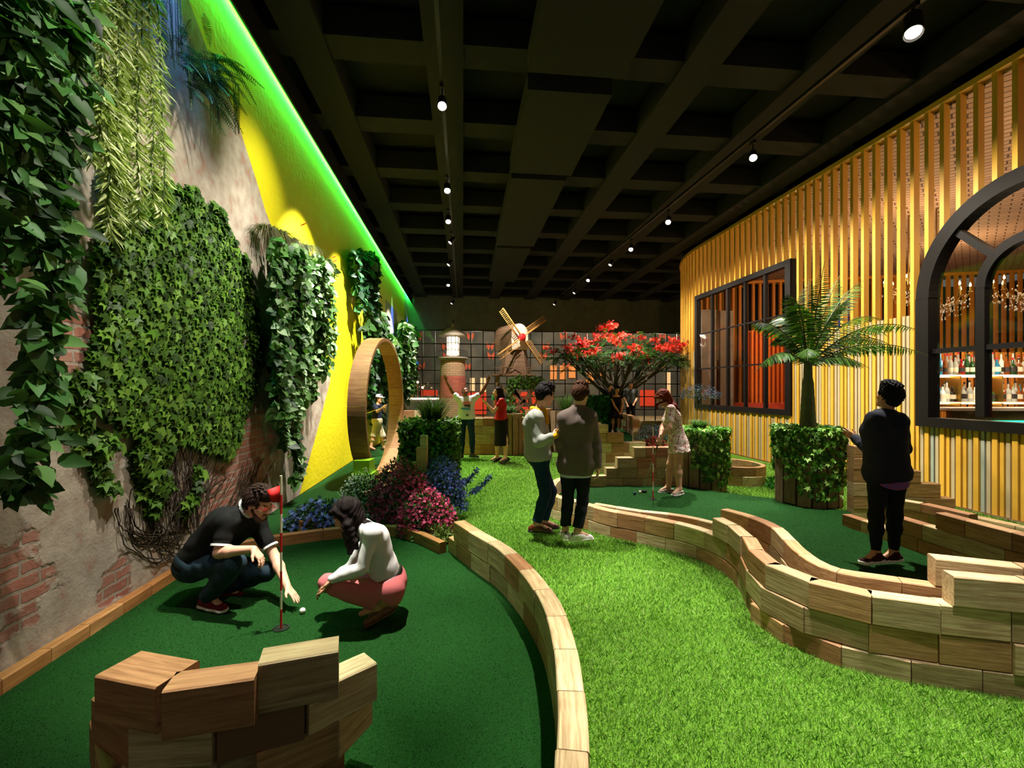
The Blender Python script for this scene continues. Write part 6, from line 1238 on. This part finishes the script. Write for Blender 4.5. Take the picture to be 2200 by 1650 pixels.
far('man in dark grey shirt and black trousers with hands in pockets, under flame tree', 1355, 14.6, .45, 820, 185, dict(wr_l=P(1362, 868, 14.4), wr_r=P(1348, 870, 14.4)), skinm=SK_M,
    top=dict(mat=cloth('dark_grey_shirt', '#3a3c3c'), off=.018, sleeve=.6, hem=.03, armsafe=.26, name='shirt'), bot=dict(kind='trousers', mat=cloth('black_crepe', '#0e0d10'), off=.012), shoes=dict(mat=SNB, solem=SNB), hairc='#151012', hair=hk)
far('person in dark clothes half hidden behind the woman in black dress', 1309, 15.2, .3, 824, 150, {}, skinm=SK_M, top=dict(mat=cloth('black_crepe', '#0e0d10'), off=.018, sleeve=1.95, hem=.03, armsafe=.26, name='shirt'), bot=dict(kind='trousers', mat=cloth('black_crepe', '#0e0d10'), off=.012), shoes=dict(mat=SNB, solem=SNB), hairc='#151012', hair=hk)
# ---------------- far props ----------------
def roundbrick(name, c1, c2, mo, bw_=.22, rh=.07):
    m, nt, b = newmat(name); tc = N(nt, 'ShaderNodeTexCoord'); sx = N(nt, 'ShaderNodeSeparateXYZ'); nt.links.new(tc.outputs['Object'], sx.inputs[0]); at = N(nt, 'ShaderNodeMath', operation='ARCTAN2'); nt.links.new(sx.outputs[1], at.inputs[0]); nt.links.new(sx.outputs[0], at.inputs[1])
    mu = N(nt, 'ShaderNodeMath', operation='MULTIPLY'); mu.inputs[1].default_value = .45; nt.links.new(at.outputs[0], mu.inputs[0]); cb = N(nt, 'ShaderNodeCombineXYZ'); nt.links.new(mu.outputs[0], cb.inputs[0]); nt.links.new(sx.outputs[2], cb.inputs[1])
    br = N(nt, 'ShaderNodeTexBrick'); nt.links.new(cb.outputs[0], br.inputs['Vector']); br.inputs['Scale'].default_value = 1; br.inputs['Brick Width'].default_value = bw_; br.inputs['Row Height'].default_value = rh; br.inputs['Mortar Size'].default_value = .007
    for k, c in (('Color1', c1), ('Color2', c2), ('Mortar', mo)): br.inputs[k].default_value = (*sl(c), 1)
    nt.links.new(br.outputs[0], b.inputs['Base Color']); b.inputs['Roughness'].default_value = .8; return m
RBK = roundbrick('red_brick_band', '#8c3c2c', '#a84c38', '#6a4c3c'); TBK = roundbrick('tan_brick_band', '#8a6a4c', '#a07a58', '#6a5440')
LHc = A(-1.905, 15.0); t = thing('lighthouse', 'model brick lighthouse with glowing lantern room behind the dancing man', 'lighthouse', (LHc[0], LHc[1], 0))
zs = [0, .62, 1.4, 2.1, 2.62]
for i, m in enumerate((RBK, TBK, RBK, TBK)):
    r0, r1 = .50-.11*zs[i]/2.62, .50-.11*zs[i+1]/2.62; obj('tower_band', Geo().lathe((LHc[0], LHc[1], zs[i]), [(r0, 0), (r1, zs[i+1]-zs[i])], 40), m, t, label='%s brick band of the tower' % ('red' if m is RBK else 'tan'))
GREYS2 = mat('stone_grey', '#8a7a68', .7)
obj('gallery', Geo().lathe((LHc[0], LHc[1], 2.60), [(.39, 0), (.49, .06), (.49, .1), (.3, .1)], 32), GREYS2, t)
g = Geo()
for i in range(22): a = 2*math.pi*i/22; p = A(LHc[0]+.46*math.cos(a), LHc[1]+.46*math.sin(a), 2.7); g.tube([p, p+A(0, 0, .2)], .006, 5)
g.tube([(LHc[0]+.46*math.cos(a), LHc[1]+.46*math.sin(a), 2.9) for a in np.linspace(0, 2*math.pi, 33)], .008, 5); obj('railing', g, BLACK, t)
obj('lantern_glass', Geo().lathe((LHc[0], LHc[1], 2.76), [(.19, 0), (.19, .6)], 24), mat('lantern_glow', '#fff6e0', .5, emit='#fff0d0', es=2.6), t)
g = Geo()
for i in range(10): a = 2*math.pi*i/10+.2; p = A(LHc[0]+.2*math.cos(a), LHc[1]+.2*math.sin(a), 2.74); g.tube([p, p+A(0, 0, .64)], .011, 6)
for z in (2.76, 2.96, 3.16, 3.36): g.tube([(LHc[0]+.2*math.cos(a), LHc[1]+.2*math.sin(a), z) for a in np.linspace(0, 2*math.pi, 25)], .010, 6)
obj('lantern_frame', g, GREYS2, t); obj('roof', Geo().lathe((LHc[0], LHc[1], 3.38), [(.47, 0), (.45, .05), (.25, .2), (.05, .3), (.02, .42), (.001, .43)], 32), GREYS2, t)
obj('finial', Geo().ball((LHc[0], LHc[1], 3.84), .055, 12, 8, (1, 1, 1.3)), BLACK, t)
# windmill
WY = 15.2; wc = P(1108, 760, WY); t = thing('windmill', 'model timber windmill with lattice sails and red hub standing on braced legs', 'windmill', (wc[0], WY, .6))
WBR = mat('shingle_timber', '#6a4a30', .8, nz=(3, .5), sc=(.3, .3, 14), bump=(6, .8, .02)); WLT = mat('cream_board', '#dcc4ac', .6, nz=(4, .15), sc=(12, 12, .4)); SAIL = mat('sail_timber', '#a8783c', .6)
ax, ay = wc[0], WY
obj('tower', Geo().lathe((ax-.02, ay, 2.15), [(.52, 0), (.36, .85)], 8), WBR, t)
fa = nrm(A(.55, -.83, 0)); ra = nrm(A(.83, .55, 0)); C0 = A(ax-.08, ay, 2.93); V = []; prof2 = [(-.31, 0), (-.33, .35)]+[(-.33*math.cos(q), .5+.36*math.sin(q)) for q in np.linspace(.2, math.pi-.2, 10)]+[(.33, .35), (.31, 0)]
fc_ = C0+fa*.36; bc_ = C0-fa*.62
for c in (bc_, fc_): V += [c+ra*x+A(0, 0, z) for x, z in prof2]
n = len(prof2); obj('cap', (V, [(i, (i+1) % n, n+(i+1) % n, n+i) for i in range(n)]+[tuple(range(n))[::-1], tuple(range(n, 2*n))]), WBR, t)
obj('cap_front', ([fc_+fa*.012+ra*x*.96+A(0, 0, z*.97+.01) for x, z in prof2]+[fc_+fa*.03+ra*x*.96+A(0, 0, z*.97+.01) for x, z in prof2], [tuple(range(n, 2*n)), tuple(range(n))[::-1]]+[(i, (i+1) % n, n+(i+1) % n, n+i) for i in range(n)]), WLT, t)
hb_ = fc_+fa*.16+A(0, 0, .40)
obj('hub', Geo().lathe(hb_-fa*.14, [(.04, 0), (.04, .08), (.12, .1), (.12, .17), (.06, .2), (.001, .21)], 20, fa), RED, t)
for k in range(4):
    a = math.radians(33+90*k+(8 if k % 2 else 0)); d = ra*math.cos(a)+A(0, 0, 1)*math.sin(a); e = -ra*math.sin(a)+A(0, 0, 1)*math.cos(a); g = Geo(); g.bar(hb_, hb_+d*1.12, .035, .05, fa)
    for s in (0, 1): g.bar(hb_+d*.25+e*(.02+.15*s), hb_+d*1.12+e*(.02+.15*s), .014, .014, fa)
    for i in range(16): p = hb_+d*(.26+.056*i); g.bar(p, p+e*.17, .012, .01, fa)
    obj('sail', g, SAIL, t)
obj('deck', Geo().box((ax-.08, ay, 2.13), (1.36, 1.1, .05)), W_DARK, t); g = Geo()
for i in range(13): x = ax-.74+i*.11; g.tube([(x, ay-.53, 2.15), (x, ay-.53, 2.36)], .008, 5)
g.bar((ax-.76, ay-.53, 2.36), (ax+.6, ay-.53, 2.36), .02, .02); obj('railing', g, W_DARK, t)
for sx_ in (-1, 1):
    for sy in (-1, 1): obj('leg', Geo().bar((ax-.08+sx_*.5, ay+sy*.4, 2.1), (ax-.08+sx_*.62, ay+sy*.45, .0), .1, .1), W_DARK, t)
obj('brace', Geo().bar((ax-.58, ay-.42, 1.9), (ax+.5, ay-.45, .7), .08), W_DARK, t); obj('brace', Geo().bar((ax+.42, ay-.42, 1.9), (ax-.66, ay-.47, .7), .08), W_DARK, t)
# ivy arch beside windmill
Yt = 14.2; t = thing('ivy_trellis', 'crossed timber trellis overgrown with ivy below the windmill', 'trellis', (P(1130, 900, Yt)[0], Yt, 0))
def bp(x, y): return P(x, y, Yt)
for nm, a_, b_ in (('post', (1098, 822), (1100, 955)), ('post', (1158, 822), (1160, 955)), ('lintel', (1092, 824), (1166, 822)), ('brace', (1100, 896), (1150, 830)), ('brace', (1104, 840), (1156, 892)), ('brace', (1120, 868), (1106, 838))): obj(nm, Geo().bar(bp(*a_), bp(*b_), .1, .1), W_DARK, t)
L = []
for a_, b_, n in (((1096, 818), (1166, 820), 520), ((1097, 822), (1100, 905), 420), ((1158, 822), (1160, 870), 180), ((1108, 826), (1150, 828), 160), ((1100, 880), (1125, 900), 160)):
    p, q = bp(*a_), bp(*b_); u = rng.uniform(0, 1, (n, 1)); L.append(leaves('ivy', p+(q-p)*u+rng.normal(0, .075, (n, 3)), np.tile(A(0, 0, -1.), (n, 1)), np.tile(A(0, -1., .5), (n, 1)), .06, lcols(n, G_IVY), .5))
foliage(t, L, name='ivy')
# far drinks counter
t = thing('drinks_counter', 'long bright-lit counter with little candle lamps by the glazed back wall', 'counter', (-3.5, 19.5, 0))
obj('base', Geo().box((-3.4, 19.6, .62), (2.3, .6, 1.25)), mat('grey_panel', '#6a6458', .7), t); obj('lit_top', Geo().box((-3.4, 19.55, 1.28), (2.4, .75, .06)), mat('glowing_top', '#fff2dc', .5, emit='#ffeccc', es=2.2), t)
for i, (x, h) in enumerate(((-4.42, .45), (-4.3, .62), (-4.15, .5), (-3.95, .62), (-4.2, .36), (-3.75, .4))):
    q = thing('candle_lamp', ['shorter', 'taller'][h > .45]+' slender brass candle lamp glowing on the far bright-lit counter', 'lamp', (x, 19.5, 1.31), 'candle lamps on the far counter'); obj('stem', Geo().tube([(x, 19.5, 1.31), (x, 19.5, 1.31+h)], .012, 6), MC['brass'], q); obj('bulb', Geo().ball((x, 19.5, 1.35+h), .045, 12, 8), mat('warm_bulb', '#ffe2a8', .5, emit='#ffd890', es=14), q)

# ---------------- track lights ----------------
RZ = 5.86
def rail(a, b, label):
    t = thing('lighting_track', label, 'lighting track', tuple((A(*a)+A(*b))/2)); obj('rail', Geo().bar(a, b, .05, .05), BLACK, t); g = None
    for u in (.12, .5, .88): p = A(*a)+(A(*b)-A(*a))*u; obj('drop_rod', Geo().tube([p, p+A(0, 0, .3)], .008, 6), BLACK, t)
rail((-.29-.105*1.5, 1.5, RZ), (-.29-.105*21.5, 21.5, RZ), 'black lighting track running along the left half of ceiling')
rail((5.1-.143*2.0, 2.0, RZ), (5.1-.143*20.5, 20.5, RZ), 'black lighting track running along the right half of ceiling, by the slats')
LENS = mat('lit_lens', '#fff4e6', .3, emit='#fff0dc', es=45); LENSD = mat('dim_lens', '#d8d0c0', .3, emit='#fff0dc', es=5)
def trackspot(p, tgt, label, m, s=1., group=None):
    p = A(*p); t = thing('track_spotlight', label, 'spotlight', (p[0], p[1], p[2]), group); d = nrm(A(*tgt)-p)
    obj('bracket', Geo().tube([(p[0], p[1], RZ-.02), p+A(.0, 0, .06)], .012*s, 6).box((p[0], p[1], RZ-.04), (.05, .12, .05)), BLACK, t)
    b = obj('lamp_body', Geo().lathe(p-d*.12*s, [(.001, 0), (.055*s, .0), (.062*s, .02), (.066*s, .20*s), (.060*s, .20*s), (.055*s, .17*s)], 20, d), BLACK, t, smooth=False); obj('lens', Geo().lathe(p+d*.055*s, [(.001, 0), (.052*s, 0), (.052*s, .006), (.001, .006)], 20, d), m, t)
ORD = ['nearest', 'second', 'third', 'fourth', 'fifth', 'sixth', 'seventh', 'eighth']
for i, (x, y, on) in enumerate(((950, 222, 1), (961, 405, 1), (963, 472, 1), (970, 518, 0), (966, 566, 0), (963, 610, 1), (972, 650, 0), (974, 662, 0))):
    Yq = (5.6-EYE)*F/(HY-y); q = P(x, y, Yq); trackspot(q, (q[0]+.3, q[1]-2.2, 2.2) if on else (lw(q[1]-1, 0)[0], q[1]-1.5, 2.5), '%s black spotlight from the camera on the left ceiling track, %s' % (ORD[i], 'lit' if on else 'turned away'), LENS if on else LENSD)
for i, (x, y, on) in enumerate(((1962, 58, 0), (1618, 335, 1), (1436, 474, 1), (1356, 533, 1), (1313, 566, 0), (1264, 600, 1), (1235, 627, 0), (1192, 652, 0))):
    Yq = (5.6-EYE)*F/(HY-y); q = P(x, y, Yq); trackspot(q, (q[0]-1.2, q[1]-2.6, 2.4) if on else ((3.2, 3.6, 1.8) if i == 0 else (q[0]-2, q[1]-1.0, 2.6)), '%s black spotlight from the camera on the right ceiling track, %s' % (ORD[i], 'lit' if on else 'turned away'), LENS if on else LENSD, 1.45 if i == 0 else 1.)

# ---------------- chandeliers and bottles in the bar room ----------------
CRY = mat('crystal', '#f4e6d0', .08, spec=1., metal=.3); BRS = MC['brass']; BULB = MC['warm_bulb'] if 'warm_bulb' in MC else None
def chandelier(c, label, rod=1.6):
    t = thing('chandelier', label, 'chandelier', tuple(c), 'crystal chandeliers over the bar'); c = A(*c)
    obj('stem', Geo().tube([c+A(0, 0, rod), c+A(0, 0, .05)], .012, 6).lathe(c-A(0, 0, .15), [(.001, 0), (.05, .03), (.03, .1), (.07, .16), (.02, .24), (.02, .5)], 12), BRS, t)
    for k in range(8):
        a = 2*math.pi*k/8; d = A(math.cos(a), math.sin(a), 0); e = c+d*.42+A(0, 0, .08); am = obj('arm', Geo().tube([c+A(0, 0, -.05), c+d*.15-A(0, 0, .13), c+d*.33-A(0, 0, .08), e], .009, 6).lathe(e, [(.001, 0), (.035, .01), (.012, .02), (.012, .09), (.001, .09)], 10), BRS, t); obj('bulb', Geo().lathe(e+A(0, 0, .09), [(.004, 0), (.016, .02), (.012, .045), (.001, .075)], 10), MC['warm_bulb'], am)
    g = Geo(); o = [(1,0,0),(0,1,0),(-1,0,0),(0,-1,0),(0,0,1.0),(0,0,-1.8)]; fo = [(0,1,4),(1,2,4),(2,3,4),(3,0,4),(1,0,5),(2,1,5),(3,2,5),(0,3,5)]
    for k in range(240):
        a = rng.uniform(0, 2*math.pi); r = rng.uniform(.05, .46); z = -.05-rng.uniform(0, .30)*(1.1-r)+(.1 if r > .35 else 0); s = rng.uniform(.009, .018); g.add(np.array(o)*s+c+A(r*math.cos(a), r*math.sin(a), z), fo)
    obj('crystal_drops', g, CRY, t, kind='stuff'); return t
chandelier(P(2012, 645, 8.1), 'crystal chandelier with lit candle bulbs in the left part of the arched window'); chandelier(P(2212, 622, 7.7), 'crystal chandelier with lit candle bulbs at the right edge of the arched window'); chandelier(P(1952, 620, 10.2), 'crystal chandelier glimpsed between the slats left of the arched window')
BC = [('clear', '#d8dcd6'), ('blue', '#3aa0d0'), ('green', '#2a5a2c'), ('amber', '#a8581c'), ('red', '#9a1c1c'), ('white', '#ece8e0'), ('dark', '#1c1614'), ('golden', '#d8a83a')]
LBL = mat('cream_label', '#e8dcc0', .6); LBD = mat('dark_label', '#2c2420', .6); PR = [[(.036, 0), (.038, .01), (.038, .17), (.030, .2), (.013, .23), (.012, .30)], [(.045, 0), (.047, .01), (.045, .12), (.03, .16), (.014, .19), (.014, .24)], [(.030, 0), (.031, .22), (.012, .27), (.012, .34)], [(.05, 0), (.055, .06), (.05, .13), (.016, .18), (.016, .24)]]
protos = {}
def bottle(ci, pi):
    nm, c = BC[ci]; m = mat(nm+'_bottle_glass', c, .12, spec=.8, trans=.35 if nm in ('clear', 'blue', 'green', 'amber', 'golden') else 0); pr = PR[pi]; h = pr[-1][1]
    t = thing('liquor_bottle', 'x', 'bottle', (0, 0, 0)); obj('glass_body', Geo().lathe((0, 0, 0), pr, 14), m, t, smooth=False); obj('cap', Geo().lathe((0, 0, h), [(.015, 0), (.015, .03), (.001, .03)], 10), (BLACK, MC['brass'], RED)[(ci+pi) % 3], t); r = pr[1][0]+.001; obj('label', Geo().lathe((0, 0, .05), [(r, 0), (r, .075)], 14), (LBL, LBD)[(ci*3+pi) % 2 if nm != 'dark' else 0], t); return t
k = 0
for sh, z in enumerate(SHZ):
    for row in (0, 1):
        X = 8.3+row*.04
        while X < 10.95:
            ci = int(rng.choice(8, p=[.3, .1, .12, .13, .08, .12, .09, .06])); pi = int(rng.integers(0, 4)); key = (ci, pi); first = key not in protos
            if first: protos[key] = bottle(ci, pi); o = protos[key]
            else:
                o = protos[key].copy(); COL.objects.link(o)
                for ch in protos[key].children: q = ch.copy(); q.parent = o; COL.objects.link(q)
            o.location = (X, BY+.08+row*.16, z-.004); s = rng.uniform(1.15, 1.35); o.scale = (s, s, s)
            shp = ['straight', 'squat', 'slim', 'round'][pi]; o['label'] = '%s %s glass bottle in the %s row of the %s lit bar shelf' % (BC[ci][0], shp, ['front', 'back'][row], ['lower', 'upper'][sh]); o['category'] = 'bottle'; o['group'] = '%s %s bottles, %s row, %s bar shelf' % (BC[ci][0], shp, ['front', 'back'][row], ['lower', 'upper'][sh])
            X += rng.uniform(.085, .13)+.02*(pi == 3)
WM = (1, .89, .72); WH = (1, .95, .84); EXPOSURE = 0.; BLUE = (.06, .18, 1)
LIGHTS = []
def S(loc, tgt, e, col=WH, ang=50, blend=.7, size=.06): LIGHTS.append((('SPOT', tuple(loc), col, e), dict(tgt=tuple(tgt), ang=ang, blend=blend, size=size)))
def PT(loc, e, col=WM, size=.1): LIGHTS.append((('POINT', loc, col, e), dict(size=size)))
# path and greens
S((1.4, 3.0, 5.6), (1.3, 2.7, 0), 2700, ang=42)
S((2.0, 1.6, 5.6), (2.1, 1.5, 0), 900, ang=50)
S((-.3, 5.2, 5.6), (.2, 5.1, 0), 2900, ang=34)
S((-1.26, 9.1, 5.5), (-.2, 8.2, 0), 2600, ang=50)
S((-1.0, 3.6, 5.5), (-1.45, 3.4, 0), 3300, ang=34, blend=.9)
S((-.9, 2.75, 5.5), (-1.05, 1.85, .6), 1900, ang=17, blend=.8)
S((3.9, 5.6, 5.5), (3.0, 4.6, 0), 2200, ang=56)
S((4.05, 7.8, 5.5), (4.6, 8.0, 0), 1800, ang=66)
S((2.6, 8.6, 5.5), (2.0, 7.2, .3), 2200, ang=50)
S((-1.5, 12.3, 5.5), (-.3, 12.0, 0), 2600, ang=70)
S((3.0, 13.6, 5.5), (3.3, 15.4, 2.2), 2400, ang=60)
S((-.2, 13.2, 5.4), (.1, 15.2, 2.8), 1500, ang=46)
S((-1.2, 12.6, 5.4), (-1.9, 15.0, 1.6), 1500, ang=34)
S((-1.2, 6.2, 5.5), WL(690, 600, .5), 420, ang=11)
# left wall washers: plaster softly, yellow strongly
for Yv, e, an in ((2.0, 700, 60), (3.9, 900, 52), (5.4, 850, 46)): S(lw(Yv, 5.6, 2.3), lw(Yv+.2, 2.4), e, ang=an+6, blend=1.)
S(lw(5.4, 5.5, 2.4), lw(5.9, 4.0), 500, ang=44, blend=1.)
for Yv, e in ((7.3, 1900), (9.6, 2100), (12.6, 2000), (16.2, 1500)): S(lw(Yv, 5.4, 1.6), lw(Yv+.3, 2.3), e*1.1, ang=66, blend=.5)
for q, e in ((17.0, 1500), (21.6, 1500), (3.9, 140)): S(lw(q, 5.9, .32), lw(q+.1, 3.4, .0), e, BLUE, ang=26 if q > 5 else 60, blend=.5)
# slat wall washers
for Yv in (3.5, 5.5, 7.5, 9.5, 11.5, 13.5, 15.5): S(RW(Yv, 5.4, 2.6), RW(Yv, 2.6), 850, WM, ang=84)
# bar room
for p in ((8.6, 6.2, 4.8), (9, 10.6, 4.6), (8.2, 13.5, 4.5), (12.5, 13.0, 4.8), (12, 8, 4.5)): PT(p, 130, (1, .62, .30), .3)
PT((9.5, 8.9, 2.35), 30, (1, .85, .6), .15); PT((8.9, 9.25, 1.8), 8, (1, .85, .6), .1); PT((10.1, 9.25, 1.8), 8, (1, .85, .6), .1)  # fill points added to brighten the bottles on the shelves
S((13, 18.8, 5.5), (14.5, 20, 3), 1500, BLUE, ang=90)
for x in (-2, 3, 8): PT((x, 25.5, 4.5), 420, (1, .85, .65), .5)  # added points outside the glazing, no visible source, brightening the street facade
# ---------------- camera, world, lights ----------------
cam = bpy.data.cameras.new('camera'); co = bpy.data.objects.new('camera', cam); COL.objects.link(co)
co.location = (0, 0, EYE); co.rotation_euler = (math.pi/2, 0, 0); cam.sensor_width = 36; cam.lens = 36*F/2200; cam.shift_y = (HY-825)/2200
cam.clip_start = .05; SC.camera = co
w = bpy.data.worlds.new('world'); SC.world = w; w.use_nodes = True; w.node_tree.nodes['Background'].inputs[0].default_value = (1, .93, .85, 1); w.node_tree.nodes['Background'].inputs[1].default_value = .10
def light(kind, loc, col, e, tgt=None, size=.08, ang=50, blend=.6, sx=None):
    l = bpy.data.lights.new('lamp', kind); l.energy = e; l.color = col; o = bpy.data.objects.new('lamp', l); COL.objects.link(o); o.location = loc
    if kind == 'SPOT': l.spot_size = math.radians(ang); l.spot_blend = blend; l.shadow_soft_size = size
    elif kind == 'AREA': l.shape = 'RECTANGLE'; l.size = sx[0]; l.size_y = sx[1]
    else: l.shadow_soft_size = size
    if tgt is not None: o.rotation_euler = (Vector(tgt)-Vector(loc)).to_track_quat('-Z', 'Y').to_euler()
    return o
WM = (1, .86, .68); WH = (1, .95, .86)
for a in LIGHTS: light(*a[0], **a[1])
vs = SC.view_settings; vs.view_transform = 'Standard'; vs.look = 'None'; vs.gamma = 1; vs.use_curve_mapping = False; vs.exposure = EXPOSURE
SC.cycles.max_bounces = 6; SC.cycles.diffuse_bounces = 3; SC.cycles.glossy_bounces = 2; SC.cycles.transparent_max_bounces = 10
SC.cycles.sample_clamp_indirect = 4; SC.cycles.use_light_tree = True
